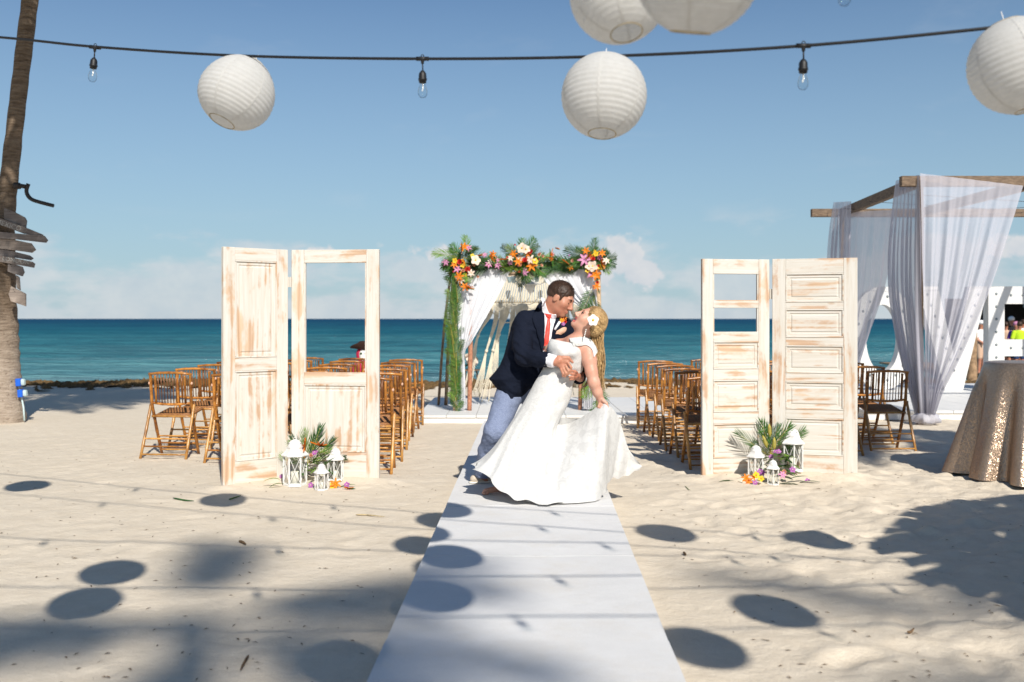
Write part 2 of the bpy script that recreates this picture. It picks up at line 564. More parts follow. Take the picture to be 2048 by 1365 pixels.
    simple('petal_pink', (0.66, 0.28, 0.45), 0.5, 0.3, 0.25, 60, transl=0.2)
    simple('petal_purple', (0.40, 0.12, 0.38), 0.5, 0.3, 0.25, 60, transl=0.2)
    # bark
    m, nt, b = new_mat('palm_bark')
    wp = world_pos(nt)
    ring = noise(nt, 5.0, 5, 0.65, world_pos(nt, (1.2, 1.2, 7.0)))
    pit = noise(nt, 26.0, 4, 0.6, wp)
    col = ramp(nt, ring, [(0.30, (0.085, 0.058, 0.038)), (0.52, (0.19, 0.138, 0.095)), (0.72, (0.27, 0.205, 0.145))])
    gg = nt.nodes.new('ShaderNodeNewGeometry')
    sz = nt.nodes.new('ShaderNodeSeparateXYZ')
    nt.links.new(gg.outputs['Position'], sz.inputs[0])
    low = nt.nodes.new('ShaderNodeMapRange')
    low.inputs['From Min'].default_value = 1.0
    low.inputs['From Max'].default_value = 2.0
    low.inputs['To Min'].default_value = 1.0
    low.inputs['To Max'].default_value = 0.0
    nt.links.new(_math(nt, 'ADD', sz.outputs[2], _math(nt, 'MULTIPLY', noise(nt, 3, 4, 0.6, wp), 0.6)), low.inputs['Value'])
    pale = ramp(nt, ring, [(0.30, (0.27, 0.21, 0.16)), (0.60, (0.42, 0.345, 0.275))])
    col = mixc(nt, low.outputs[0], col, pale)  # upper bark carries a neighbouring crown's shade in its colour; foot of trunk paler
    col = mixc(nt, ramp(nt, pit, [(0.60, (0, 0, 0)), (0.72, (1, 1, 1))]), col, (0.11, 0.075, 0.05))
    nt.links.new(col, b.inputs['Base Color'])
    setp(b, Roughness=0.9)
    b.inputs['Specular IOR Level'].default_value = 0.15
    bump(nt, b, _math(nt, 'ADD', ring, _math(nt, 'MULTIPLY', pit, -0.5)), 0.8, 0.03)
    m, nt, b = new_mat('driftwood')
    g = noise(nt, 30, 5, 0.65, coords(nt, 'Object', (0.06, 1, 1)), 0.5)
    smear = noise(nt, 5.0, 4, 0.6, coords(nt))
    col = ramp(nt, g, [(0.3, (0.13, 0.105, 0.09)), (0.7, (0.34, 0.29, 0.25))])
    col = mixc(nt, ramp(nt, smear, [(0.55, (0, 0, 0)), (0.75, (0.7, 0.7, 0.7))]), col, (0.50, 0.42, 0.36))
    col = mixc(nt, 1.0, col, ramp(nt, rand_obj(nt), [(0, (0.65, 0.66, 0.7)), (1, (1.15, 1.1, 1.05))]), 'MULTIPLY')
    nt.links.new(col, b.inputs['Base Color'])
    setp(b, Roughness=0.85)
    bump(nt, b, g, 0.4, 0.006)
    m, nt, b = new_mat('weathered_beam')
    g = noise(nt, 22, 5, 0.65, world_pos(nt, (0.5, 0.5, 3.0)), 0.3)
    nt.links.new(ramp(nt, g, [(0.3, (0.085, 0.055, 0.035)), (0.7, (0.27, 0.19, 0.125))]), b.inputs['Base Color'])
    setp(b, Roughness=0.85)
    bump(nt, b, g, 0.4, 0.006)
    simple('red_pole', (0.42, 0.19, 0.11), 0.7, 0.25, 0.35, 30, 0.3, 60)
    simple('pale_pole', (0.55, 0.40, 0.25), 0.7, 0.25, 0.35, 24, 0.3, 60)
    simple('brown_bamboo', (0.22, 0.145, 0.085), 0.6, 0.3, 0.5, 16, 0.2, 60)
    simple('sign_paint', (0.40, 0.385, 0.35), 0.9, 0.1, 0.6, 60)
    simple('rope_cotton', (0.72, 0.65, 0.51), 0.95, 0.05, 0.25, 160, 0.6, 240)
    simple('black_rubber', (0.010, 0.010, 0.011), 0.5, 0.4, 0.3)
    simple('rusty_pipe', (0.035, 0.028, 0.024), 0.6, 0.4, 0.5, 30)
    simple('blue_plastic', (0.015, 0.12, 0.62), 0.4, 0.45, 0.1)
    simple('clear_plastic', (0.50, 0.62, 0.62), 0.3, 0.5, 0.2)
    simple('candle_wax', (0.84, 0.79, 0.68), 0.5, 0.35, 0.04)
    simple('dry_leaf', (0.17, 0.105, 0.055), 0.8, 0.2, 0.5, 30, rnd=0.4)
    simple('dry_reed', (0.38, 0.30, 0.17), 0.8, 0.2, 0.4, 30, rnd=0.3)
    simple('seaweed', (0.115, 0.070, 0.028), 0.8, 0.2, 0.6, 30, 0.5, 60)
    simple('thatch', (0.30, 0.24, 0.16), 0.95, 0.1, 0.4, 30, 0.6, 60)
    simple('hut_dark', (0.030, 0.030, 0.032), 0.7, 0.2, 0.3)
    simple('hut_grey', (0.24, 0.27, 0.28), 0.7, 0.2, 0.2)
    simple('pile_wood', (0.30, 0.20, 0.12), 0.9, 0.1, 0.5, 10, 0.6, 20)
    for nm, c in (('cloth_white', (0.78, 0.77, 0.76)), ('cloth_blue', (0.05, 0.25, 0.55)), ('cloth_lime', (0.50, 0.72, 0.03)), ('cloth_violet', (0.12, 0.06, 0.35)), ('cloth_tan', (0.60, 0.40, 0.28)),
                  ('cloth_black', (0.02, 0.02, 0.022)), ('cloth_navy', (0.03, 0.06, 0.15)), ('cloth_red', (0.45, 0.025, 0.07)), ('cloth_denim', (0.05, 0.12, 0.24)), ('felt_brown', (0.035, 0.018, 0.014)), ('gold_sash', (0.50, 0.26, 0.06)), ('bone_white', (0.75, 0.73, 0.68))):
        simple(nm, c, 0.85, 0.15, 0.12, 30)
    # glass: thin panes and bulbs
    m, nt, b = new_mat('clear_glass')
    setp(b, Roughness=0.02)
    b.inputs['Base Color'].default_value = (0.95, 0.98, 0.98, 1)
    tp = nt.nodes.new('ShaderNodeBsdfTransparent')
    tp.inputs[0].default_value = (0.93, 0.95, 0.95, 1)
    gl = nt.nodes.new('ShaderNodeBsdfGlossy')
    gl.inputs['Roughness'].default_value = 0.03
    fr = nt.nodes.new('ShaderNodeFresnel')
    fr.inputs[0].default_value = 1.18
    gn = noise(nt, 6, 2, 0.5, coords(nt))
    mx = nt.nodes.new('ShaderNodeMixShader')
    nt.links.new(_math(nt, 'ADD', _math(nt, 'MULTIPLY', fr.outputs[0], 0.6), _math(nt, 'MULTIPLY', gn, 0.03)), mx.inputs[0])
    nt.links.new(tp.outputs[0], mx.inputs[1])
    nt.links.new(gl.outputs[0], mx.inputs[2])
    nt.links.new(mx.outputs[0], nt.nodes['Material Output'].inputs[0])
    # sequins
    m, nt, b = new_mat('sequins')
    wp = coords(nt, 'Object')
    v = nt.nodes.new('ShaderNodeTexVoronoi')
    v.inputs['Scale'].default_value = 210
    nt.links.new(wp, v.inputs['Vector'])
    g = nt.nodes.new('ShaderNodeNewGeometry')
    vm = nt.nodes.new('ShaderNodeVectorMath')
    vm.operation = 'SUBTRACT'
    nt.links.new(v.outputs['Color'], vm.inputs[0])
    vm.inputs[1].default_value = (0.5, 0.5, 0.5)
    vs_ = nt.nodes.new('ShaderNodeVectorMath')
    vs_.operation = 'SCALE'
    nt.links.new(vm.outputs[0], vs_.inputs[0])
    vs_.inputs['Scale'].default_value = 0.45
    va = nt.nodes.new('ShaderNodeVectorMath')
    va.operation = 'ADD'
    nt.links.new(g.outputs['Normal'], va.inputs[0])
    nt.links.new(vs_.outputs[0], va.inputs[1])
    vn = nt.nodes.new('ShaderNodeVectorMath')
    vn.operation = 'NORMALIZE'
    nt.links.new(va.outputs[0], vn.inputs[0])
    nt.links.new(vn.outputs[0], b.inputs['Normal'])
    col = mixc(nt, 0.5, (0.45, 0.325, 0.235), ramp(nt, noise(nt, 60, 3, 0.6, wp), [(0.3, (0.34, 0.235, 0.16)), (0.7, (0.52, 0.39, 0.285))]))
    nt.links.new(col, b.inputs['Base Color'])
    setp(b, Roughness=0.33, Metallic=0.78)
    # sea
    m, nt, b = new_mat('sea_water')
    g = nt.nodes.new('ShaderNodeNewGeometry')
    sx = nt.nodes.new('ShaderNodeSeparateXYZ')
    nt.links.new(g.outputs['Position'], sx.inputs[0])
    dist = _math(nt, 'LOGARITHM', sx.outputs[1], 10.0)
    dn = nt.nodes.new('ShaderNodeMapRange')
    dn.inputs['From Min'].default_value = 1.42
    dn.inputs['From Max'].default_value = 3.2
    nt.links.new(dist, dn.inputs['Value'])
    band = noise(nt, 1.0, 4, 0.6, world_pos(nt, (0.012, 0.05, 1)))
    dd = _math(nt, 'ADD', dn.outputs[0], _math(nt, 'MULTIPLY', _math(nt, 'SUBTRACT', band, 0.5), 0.55))
    col = ramp(nt, dd, [(0.0, (0.17, 0.31, 0.33)), (0.18, (0.050, 0.20, 0.23)), (0.42, (0.012, 0.122, 0.172)), (0.74, (0.003, 0.066, 0.128)), (1.0, (0.002, 0.052, 0.114))])
    streaks = noise(nt, 1.0, 6, 0.65, world_pos(nt, (0.06, 0.40, 1)))
    col = mixc(nt, 1.0, col, ramp(nt, streaks, [(0.34, (0.55, 0.62, 0.68)), (0.55, (1.0, 1.0, 1.0)), (0.74, (1.5, 1.35, 1.25))]), 'MULTIPLY')
    crest = noise(nt, 1.0, 7, 0.7, world_pos(nt, (0.22, 1.5, 1)))
    nearm = nt.nodes.new('ShaderNodeMapRange')
    nearm.inputs['From Min'].default_value = 28.0
    nearm.inputs['From Max'].default_value = 75.0
    nearm.inputs['To Min'].default_value = 1.0
    nearm.inputs['To Max'].default_value = 0.0
    nt.links.new(sx.outputs[1], nearm.inputs['Value'])
    foam = ramp(nt, crest, [(0.60, (0, 0, 0)), (0.72, (0.7, 0.7, 0.7))])
    col = mixc(nt, _math(nt, 'MULTIPLY', foam, nearm.outputs[0]), col, (0.42, 0.55, 0.58))
    df = nt.nodes.new('ShaderNodeBsdfDiffuse')
    nt.links.new(col, df.inputs['Color'])
    gl = nt.nodes.new('ShaderNodeBsdfGlossy')
    gl.inputs['Roughness'].default_value = 0.22
    gl.inputs['Color'].default_value = (0.85, 0.93, 1.0, 1)
    mxs = nt.nodes.new('ShaderNodeMixShader')
    mxs.inputs[0].default_value = 0.07
    nt.links.new(df.outputs[0], mxs.inputs[1])
    nt.links.new(gl.outputs[0], mxs.inputs[2])
    nt.links.new(mxs.outputs[0], nt.nodes['Material Output'].inputs[0])
    w1 = noise(nt, 1.0, 6, 0.6, world_pos(nt, (0.10, 0.55, 1)))
    w2 = noise(nt, 1.0, 5, 0.6, world_pos(nt, (0.7, 2.6, 1)))
    bn = bump(nt, b, _math(nt, 'ADD', w1, _math(nt, 'MULTIPLY', w2, 0.35)), 1.0, 1.1)
    nt.links.new(bn.outputs[0], df.inputs['Normal'])
    nt.links.new(bn.outputs[0], gl.inputs['Normal'])


make_materials()
M = MATS
# ------------------------------------------------------------------ mesh helpers
class MB:
    """collects shapes, then becomes ONE mesh object"""

    def __init__(self):
        self.v, self.f, self.mi = [], [], []

    def add(self, vs_, fs, mi=0):
        o = len(self.v)
        self.v.extend([tuple(p) for p in vs_])
        self.f.extend([tuple(i + o for i in f) for f in fs])
        self.mi.extend([mi] * len(fs))
        return self

    def box(self, x0, x1, y0, y1, z0, z1, mi=0):
        vs_ = [(x, y, z) for z in (z0, z1) for y in (y0, y1) for x in (x0, x1)]
        return self.add(vs_, [(0, 2, 3, 1), (4, 5, 7, 6), (0, 1, 5, 4), (2, 6, 7, 3), (0, 4, 6, 2), (1, 3, 7, 5)], mi)

    def bbox(self, x0, x1, y0, y1, z0, z1, bv=0.004, mi=0):
        """box with chamfered edges"""
        bm = bmesh.new()
        bmesh.ops.create_cube(bm, size=1.0)
        for v in bm.verts:
            v.co = Vector(((x0 + x1) / 2 + v.co.x * (x1 - x0), (y0 + y1) / 2 + v.co.y * (y1 - y0), (z0 + z1) / 2 + v.co.z * (z1 - z0)))
        bmesh.ops.bevel(bm, geom=bm.edges[:], offset=bv, segments=1, affect='EDGES')
        bm.verts.index_update()
        self.add([v.co for v in bm.verts], [[v.index for v in f.verts] for f in bm.faces], mi)
        bm.free()
        return self

    def tube(self, path, rad, n=8, cap=True, mi=0, flat=1.0):
        path = [Vector(p) for p in path]
        if isinstance(rad, (int, float)):
            rad = [rad] * len(path)
        vs_, fs = [], []
        up = Vector((0, 0, 1))
        prev = None
        for i, p in enumerate(path):
            t = (path[min(i + 1, len(path) - 1)] - path[max(i - 1, 0)])
            t = t.normalized() if t.length > 1e-9 else Vector((0, 0, 1))
            if prev is None:
                a = t.cross(up)
                if a.length < 0.05:
                    a = t.cross(Vector((1, 0, 0)))
                a.normalize()
            else:
                a = prev - t * prev.dot(t)
                a.normalize()
            prev = a
            b = t.cross(a)
            for k in range(n):
                th = 2 * math.pi * k / n
                vs_.append(p + a * (math.cos(th) * rad[i]) + b * (math.sin(th) * rad[i] * flat))
        for i in range(len(path) - 1):
            for k in range(n):
                k2 = (k + 1) % n
                fs.append((i * n + k, i * n + k2, (i + 1) * n + k2, (i + 1) * n + k))
        if cap:
            fs.append(tuple(reversed(range(n))))
            fs.append(tuple((len(path) - 1) * n + k for k in range(n)))
        return self.add(vs_, fs, mi)

    def lathe(self, prof, n=24, center=(0, 0, 0), mi=0, mod=None, cap0=False, cap1=False):
        vs_, fs = [], []
        cx, cy, cz = center
        for i, (r, z) in enumerate(prof):
            for k in range(n):
                th = 2 * math.pi * k / n
                rr = r if mod is None else mod(r, z, th, i / (len(prof) - 1))
                vs_.append((cx + rr * math.cos(th), cy + rr * math.sin(th), cz + z))
        for i in range(len(prof) - 1):
            for k in range(n):
                k2 = (k + 1) % n
                fs.append((i * n + k, i * n + k2, (i + 1) * n + k2, (i + 1) * n + k))
        if cap0:
            fs.append(tuple(reversed(range(n))))
        if cap1:
            fs.append(tuple((len(prof) - 1) * n + k for k in range(n)))
        return self.add(vs_, fs, mi)

    def prism(self, poly, y0, y1, mi=0):
        """polygon given in (x, z), extruded along y"""
        n = len(poly)
        vs_ = [(x, y0, z) for x, z in poly] + [(x, y1, z) for x, z in poly]
        fs = [tuple(range(n)), tuple(reversed(range(n, 2 * n)))]
        for k in range(n):
            k2 = (k + 1) % n
            fs.append((k, k + n, k2 + n, k2))
        return self.add(vs_, fs, mi)

    def grid(self, pts, mi=0, wrap=False):
        """pts[row][col] of vectors"""
        nr, nc = len(pts), len(pts[0])
        vs_ = [p for r in pts for p in r]
        fs = []
        for i in range(nr - 1):
            for j in range(nc if wrap else nc - 1):
                j2 = (j + 1) % nc
                fs.append((i * nc + j, i * nc + j2, (i + 1) * nc + j2, (i + 1) * nc + j))
        return self.add(vs_, fs, mi)

    def ball(self, c, r, n=10, m=6, mi=0, sc=(1, 1, 1)):
        prof = []
        c = Vector(c)
        vs_, fs = [], []
        for i in range(1, m):
            ph = math.pi * i / m
            for k in range(n):
                th = 2 * math.pi * k / n
                vs_.append((c.x + r * sc[0] * math.sin(ph) * math.cos(th), c.y + r * sc[1] * math.sin(ph) * math.sin(th), c.z + r * sc[2] * math.cos(ph)))
        top = len(vs_)
        vs_.append((c.x, c.y, c.z + r * sc[2]))
        vs_.append((c.x, c.y, c.z - r * sc[2]))
        for i in range(m - 2):
            for k in range(n):
                k2 = (k + 1) % n
                fs.append((i * n + k, (i + 1) * n + k, (i + 1) * n + k2, i * n + k2))
        for k in range(n):
            k2 = (k + 1) % n
            fs.append((top, k, k2))
            fs.append((top + 1, (m - 2) * n + k2, (m - 2) * n + k))
        return self.add(vs_, fs, mi)

    def mesh(self, name, mats, smooth=False, fix=True):
        me = bpy.data.meshes.new(name)
        me.from_pydata(self.v, [], self.f)
        if not isinstance(mats, (list, tuple)):
            mats = [mats]
        for m in mats:
            me.materials.append(M[m] if isinstance(m, str) else m)
        if len(mats) > 1:
            me.polygons.foreach_set('material_index', self.mi)
        if fix:
            bm = bmesh.new()
            bm.from_mesh(me)
            bmesh.ops.recalc_face_normals(bm, faces=bm.faces)
            bm.to_mesh(me)
            bm.free()
        if smooth:
            me.polygons.foreach_set('use_smooth', [True] * len(me.polygons))
        me.update()
        return me

    def build(self, name, mats, parent=None, smooth=False, fix=True):
        return put(name, self.mesh(name, mats, smooth, fix), parent)


def put(name, me, parent=None, loc=None, rot=None, scale=None, mat=None):
    o = bpy.data.objects.new(name, me)
    C.objects.link(o)
    if parent is not None:
        o.parent = parent
    if loc is not None:
        o.location = loc
    if rot is not None:
        o.rotation_euler = rot
    if scale is not None:
        o.scale = scale if not isinstance(scale, (int, float)) else (scale,) * 3
    return o


def tag(o, label, cat, group=None, kind=None):
    if label:
        o['label'] = label
    if cat:
        o['category'] = cat
    if group:
        o['group'] = group
    if kind:
        o['kind'] = kind
    return o


def thing(name, label, cat, loc=(0, 0, 0), rotz=0.0, group=None):
    o = bpy.data.objects.new(name, None)
    o.empty_display_size = 0.1
    C.objects.link(o)
    o.location = loc
    o.rotation_euler = (0, 0, rotz)
    return tag(o, label, cat, group)


def copy_tree(o, parent=None):
    c = o.copy()
    C.objects.link(c)
    c.parent = parent
    for ch in list(o.children):
        copy_tree(ch, c)
    return c


def structure(o):
    o['kind'] = 'structure'
    return o


def stuff(o):
    o['kind'] = 'stuff'
    return o


def catmull(pts, n):
    pts = [Vector(p) for p in pts]
    out = []
    m = len(pts) - 1
    for i in range(n):
        t = i / (n - 1) * m
        k = min(int(t), m - 1)
        u = t - k
        p0, p1, p2, p3 = pts[max(k - 1, 0)], pts[k], pts[k + 1], pts[min(k + 2, m)]
        out.append(0.5 * ((2 * p1) + (p2 - p0) * u + (2 * p0 - 5 * p1 + 4 * p2 - p3) * u * u + (3 * p1 - p0 - 3 * p2 + p3) * u ** 3))
    return out


def interp_list(vals, n):
    """smooth resample of a list of floats / tuples"""
    if isinstance(vals[0], (int, float)):
        return [v.x for v in catmull([(v, 0, 0) for v in vals], n)]
    return [tuple(v) for v in catmull(vals, n)]


# value noise on numpy arrays
_rs = np.random.RandomState(5)
_lat = _rs.rand(256, 256).astype(np.float32)


def vnoise(x, y):
    xi, yi = np.floor(x).astype(np.int64), np.floor(y).astype(np.int64)
    fx, fy = x - xi, y - yi
    fx = fx * fx * (3 - 2 * fx)
    fy = fy * fy * (3 - 2 * fy)
    a = _lat[xi % 256, yi % 256]
    b = _lat[(xi + 1) % 256, yi % 256]
    c = _lat[xi % 256, (yi + 1) % 256]
    d = _lat[(xi + 1) % 256, (yi + 1) % 256]
    return (a * (1 - fx) + b * fx) * (1 - fy) + (c * (1 - fx) + d * fx) * fy


def fbm(x, y, o=4):
    s, a, t = 0.0, 1.0, 0.0
    for k in range(o):
        s = s + a * vnoise(x * 2 ** k + 17.3 * k, y * 2 ** k + 9.1 * k)
        t += a
        a *= 0.5
    return s / t


# ------------------------------------------------------------------ smooth solids (bodies, clothes)
class Solid:
    """signed-distance solid: smooth union of tapered limbs and ellipsoids, meshed with surface nets"""

    def __init__(self, voxel=0.004, pad=0.03):
        self.h, self.pad, self.ops = voxel, pad, []

    def cap(self, a, b, ra, rb, k=0.015, sub=False, flat=None):
        """tapered limb a-b; flat=(direction, factor) squashes it along a direction"""
        self.ops.append(('cap', np.array(a, float), np.array(b, float), ra, rb, k, sub, flat))
        return self

    def chain(self, pts, rads, k=0.015, flat=None):
        for i in range(len(pts) - 1):
            self.cap(pts[i], pts[i + 1], rads[i], rads[i + 1], k, False, flat)
        return self

    def ell(self, c, r, rot=None, k=0.015, sub=False):
        self.ops.append(('ell', np.array(c, float), np.array(r, float), np.eye(3) if rot is None else np.array(rot, float), k, sub))
        return self

    def cut(self, p, n, k=0.004):
        """throw away what lies on the side n points to"""
        self.ops.append(('cut', np.array(p, float), np.array(Vector(n).normalized(), float), k))
        return self

    def pillow(self, poly, yc, T, Rr, k=0.02, ytilt=(0.0, 0.0)):
        """outline in (x, z) given a rounded depth T"""
        self.ops.append(('pil', np.array(poly, float), yc, T, Rr, k, ytilt))
        return self

    def bounds(self):
        lo, hi = np.full(3, 1e9), np.full(3, -1e9)
        for o in self.ops:
            if o[0] == 'cap' and not o[6]:
                r = max(o[3], o[4])
                if o[7] is not None:
                    r *= max(1.0, o[7][1])
                lo = np.minimum(lo, np.minimum(o[1], o[2]) - r)
                hi = np.maximum(hi, np.maximum(o[1], o[2]) + r)
            elif o[0] == 'ell' and not o[5]:
                r = o[2].max()
                lo = np.minimum(lo, o[1] - r)
                hi = np.maximum(hi, o[1] + r)
            elif o[0] == 'pil':
                lo = np.minimum(lo, [o[1][:, 0].min(), o[2] - o[3] - .12, o[1][:, 1].min()])
                hi = np.maximum(hi, [o[1][:, 0].max(), o[2] + o[3] + .12, o[1][:, 1].max()])
        return lo - self.pad, hi + self.pad

    def field(self):
        h = self.h
        lo, hi = self.bounds()
        n = np.ceil((hi - lo) / h).astype(int) + 1
        f = np.full(n, 0.5, np.float32)
        ax = [lo[i] + h * np.arange(n[i]) for i in range(3)]
        for o in self.ops:
            if o[0] == 'cap':
                r = max(o[3], o[4]) * (max(1.0, o[7][1]) if o[7] is not None else 1) + o[5] + 0.03
                a, b = np.minimum(o[1], o[2]) - r, np.maximum(o[1], o[2]) + r
            elif o[0] == 'ell':
                r = o[2].max() + o[4] + 0.03
                a, b = o[1] - r, o[1] + r
            else:
                a, b = lo, hi
            i0 = np.maximum(((a - lo) / h).astype(int), 0)
            i1 = np.minimum(((b - lo) / h).astype(int) + 2, n)
            if np.any(i1 <= i0):
                continue
            sl = tuple(slice(i0[q], i1[q]) for q in range(3))
            X = ax[0][sl[0]][:, None, None].astype(np.float32)
            Y = ax[1][sl[1]][None, :, None].astype(np.float32)
            Z = ax[2][sl[2]][None, None, :].astype(np.float32)
            g = f[sl]
            sub = False
            if o[0] == 'cap':
                pa = [X - o[1][0], Y - o[1][1], Z - o[1][2]]
                ba = o[2] - o[1]
                if o[7] is not None:
                    nn = np.array(Vector(o[7][0]).normalized())
                    s = 1.0 / o[7][1] - 1.0
                    dt = (pa[0] * nn[0] + pa[1] * nn[1] + pa[2] * nn[2]) * s
                    pa = [pa[q] + dt * nn[q] for q in range(3)]
                    ba = ba + nn * (ba.dot(nn) * s)
                bb = max(ba.dot(ba), 1e-12)
                t = np.clip((pa[0] * ba[0] + pa[1] * ba[1] + pa[2] * ba[2]) / bb, 0, 1)
                d = np.sqrt((pa[0] - t * ba[0]) ** 2 + (pa[1] - t * ba[1]) ** 2 + (pa[2] - t * ba[2]) ** 2) - (o[3] + (o[4] - o[3]) * t)
                k, sub = o[5], o[6]
            elif o[0] == 'ell':
                Rm = o[3]
                q = [X - o[1][0], Y - o[1][1], Z - o[1][2]]
                loc = [q[0] * Rm[0, j] + q[1] * Rm[1, j] + q[2] * Rm[2, j] for j in range(3)]
                r = o[2]
                k0 = np.sqrt((loc[0] / r[0]) ** 2 + (loc[1] / r[1]) ** 2 + (loc[2] / r[2]) ** 2)
                k1 = np.sqrt((loc[0] / r[0] ** 2) ** 2 + (loc[1] / r[1] ** 2) ** 2 + (loc[2] / r[2] ** 2) ** 2) + 1e-6
                d = k0 * (k0 - 1.0) / k1
                k, sub = o[4], o[5]
            elif o[0] == 'cut':
                d = (X - o[1][0]) * o[2][0] + (Y - o[1][1]) * o[2][1] + (Z - o[1][2]) * o[2][2]
                g[...] = np.maximum(g, d)
                continue
            else:
                poly, yc, T, Rr, k, yt = o[1], o[2], o[3], o[4], o[5], o[6]
                gx, gz = np.meshgrid(ax[0][sl[0]], ax[2][sl[2]], indexing='ij')
                dmin = np.full(gx.shape, 1e9)
                ins = np.zeros(gx.shape, bool)
                m_ = len(poly)
                for e in range(m_):
                    x0, z0 = poly[e]
                    x1, z1 = poly[(e + 1) % m_]
                    ex, ez = x1 - x0, z1 - z0
                    t = np.clip(((gx - x0) * ex + (gz - z0) * ez) / (ex * ex + ez * ez + 1e-12), 0, 1)
                    dmin = np.minimum(dmin, np.hypot(gx - x0 - t * ex, gz - z0 - t * ez))
                    c = ((z0 > gz) != (z1 > gz)) & (gx < (x1 - x0) * (gz - z0) / (z1 - z0 + 1e-12) + x0)
                    ins ^= c
                w = np.where(ins, T * np.sqrt(np.clip(1 - (1 - np.minimum(dmin / Rr, 1)) ** 2, 0, 1)), -dmin)
                ycc = yc + yt[0] * (gx - poly[:, 0].mean()) + yt[1] * (gz - poly[:, 1].mean())
                d = (np.abs(Y - ycc[:, None, :]) - w[:, None, :]).astype(np.float32) * 0.7
            d = d.astype(np.float32)
            if sub:
                d = -d
                hh = np.maximum(k - np.abs(g - d), 0) / max(k, 1e-6)
                g[...] = np.maximum(g, d) + hh * hh * k * 0.25
            else:
                hh = np.maximum(k - np.abs(g - d), 0) / max(k, 1e-6)
                g[...] = np.minimum(g, d) - hh * hh * k * 0.25
        return f, lo

    def arrays(self, noise_amp=0.0, noise_scale=40.0):
        f, lo = self.field()
        h = self.h
        f[0], f[-1], f[:, 0], f[:, -1], f[:, :, 0], f[:, :, -1] = (0.5,) * 6
        s = f < 0
        c = np.zeros(tuple(np.array(f.shape) - 1), np.uint8)
        for i in (0, 1):
            for j in (0, 1):
                for k in (0, 1):
                    c += s[i:i + c.shape[0], j:j + c.shape[1], k:k + c.shape[2]]
        act = (c > 0) & (c < 8)
        idx = np.argwhere(act)
        ids = np.full(c.shape, -1, np.int64)
        ids[act] = np.arange(len(idx))
        acc = np.zeros((len(idx), 3))
        cnt = np.zeros(len(idx))
        corners = [(i, j, k) for i in (0, 1) for j in (0, 1) for k in (0, 1)]
        for a in corners:
            for axis in range(3):
                if a[axis]:
                    continue
                b = list(a)
                b[axis] = 1
                fa = f[idx[:, 0] + a[0], idx[:, 1] + a[1], idx[:, 2] + a[2]]
                fb = f[idx[:, 0] + b[0], idx[:, 1] + b[1], idx[:, 2] + b[2]]
                m = (fa < 0) != (fb < 0)
                t = np.where(m, fa / np.where(m, fa - fb, 1), 0)
                p = np.array(a, float)[None, :] + t[:, None] * (np.array(b) - np.array(a))[None, :]
                acc += np.where(m[:, None], p, 0)
                cnt += m
        verts = lo + h * (idx + acc / cnt[:, None])
        quads = []
        for axis in range(3):
            sh = [slice(None)] * 3
            s0, s1 = list(sh), list(sh)
            s0[axis], s1[axis] = slice(0, -1), slice(1, None)
            e = s[tuple(s0)] != s[tuple(s1)]
            pts = np.argwhere(e)
            inside_first = s[tuple(s0)][e]
            o1, o2 = [q for q in range(3) if q != axis]
            ok = (pts[:, o1] > 0) & (pts[:, o2] > 0) & (pts[:, o1] < f.shape[o1] - 1) & (pts[:, o2] < f.shape[o2] - 1)
            pts, inside_first = pts[ok], inside_first[ok]
            d1, d2 = np.zeros(3, int), np.zeros(3, int)
            d1[o1], d2[o2] = 1, 1
            q = [ids[tuple((pts - d1 - d2).T)], ids[tuple((pts - d2).T)], ids[tuple(pts.T)], ids[tuple((pts - d1).T)]]
            q = np.stack(q, 1)
            flip = inside_first if axis != 1 else ~inside_first
            q[~flip] = q[~flip][:, ::-1]
            quads.append(q)
        quads = np.concatenate(quads)
        return verts, quads

    def build(self, name, mats, parent=None, pick=None, smooth_it=2, warp=None):
        v, q = self.arrays()
        # light Laplacian smoothing removes the voxel steps
        e = np.concatenate([q[:, [0, 1]], q[:, [1, 2]], q[:, [2, 3]], q[:, [3, 0]]])
        e = np.concatenate([e, e[:, ::-1]])
        for _ in range(smooth_it):
            s = np.zeros_like(v)
            cn = np.zeros(len(v))
            for ax_ in range(3):
                s[:, ax_] = np.bincount(e[:, 0], v[e[:, 1], ax_], len(v))
            cn = np.bincount(e[:, 0], minlength=len(v))
            v = 0.5 * v + 0.5 * s / cn[:, None]
        if warp is not None:
            v = warp(v)
        me = bpy.data.meshes.new(name)
        me.from_pydata(v.tolist(), [], q.tolist())
        if not isinstance(mats, (list, tuple)):
            mats = [mats]
        for m in mats:
            me.materials.append(M[m])
        if pick is not None:
            cen = v[q].mean(1)
            me.polygons.foreach_set('material_index', pick(cen).astype(np.int32))
        me.polygons.foreach_set('use_smooth', [True] * len(me.polygons))
        me.update()
        return put(name, me, parent)


def bvh_of(*obs):
    vs_, fs = [], []
    for o in obs:
        off = len(vs_)
        vs_ += [v.co[:] for v in o.data.vertices]
        fs += [[i + off for i in p.vertices] for p in o.data.polygons]
    return BVHTree.FromPolygons(vs_, fs)


def on_surface(bvh, px, py, lift, fallback=None):
    """the point of a body's surface that shows at a photograph pixel, lifted along its normal"""
    o = Vector((0, 0, CAMZ))
    d = (P(px, py, 1.0) - o).normalized()
    loc, nor, i, dist = bvh.ray_cast(o, d)
    if loc is None:
        return P(px, py, fallback), Vector((0, -1, 0))
    if nor.dot(d) > 0:
        nor = -nor
    return loc + nor * lift, nor


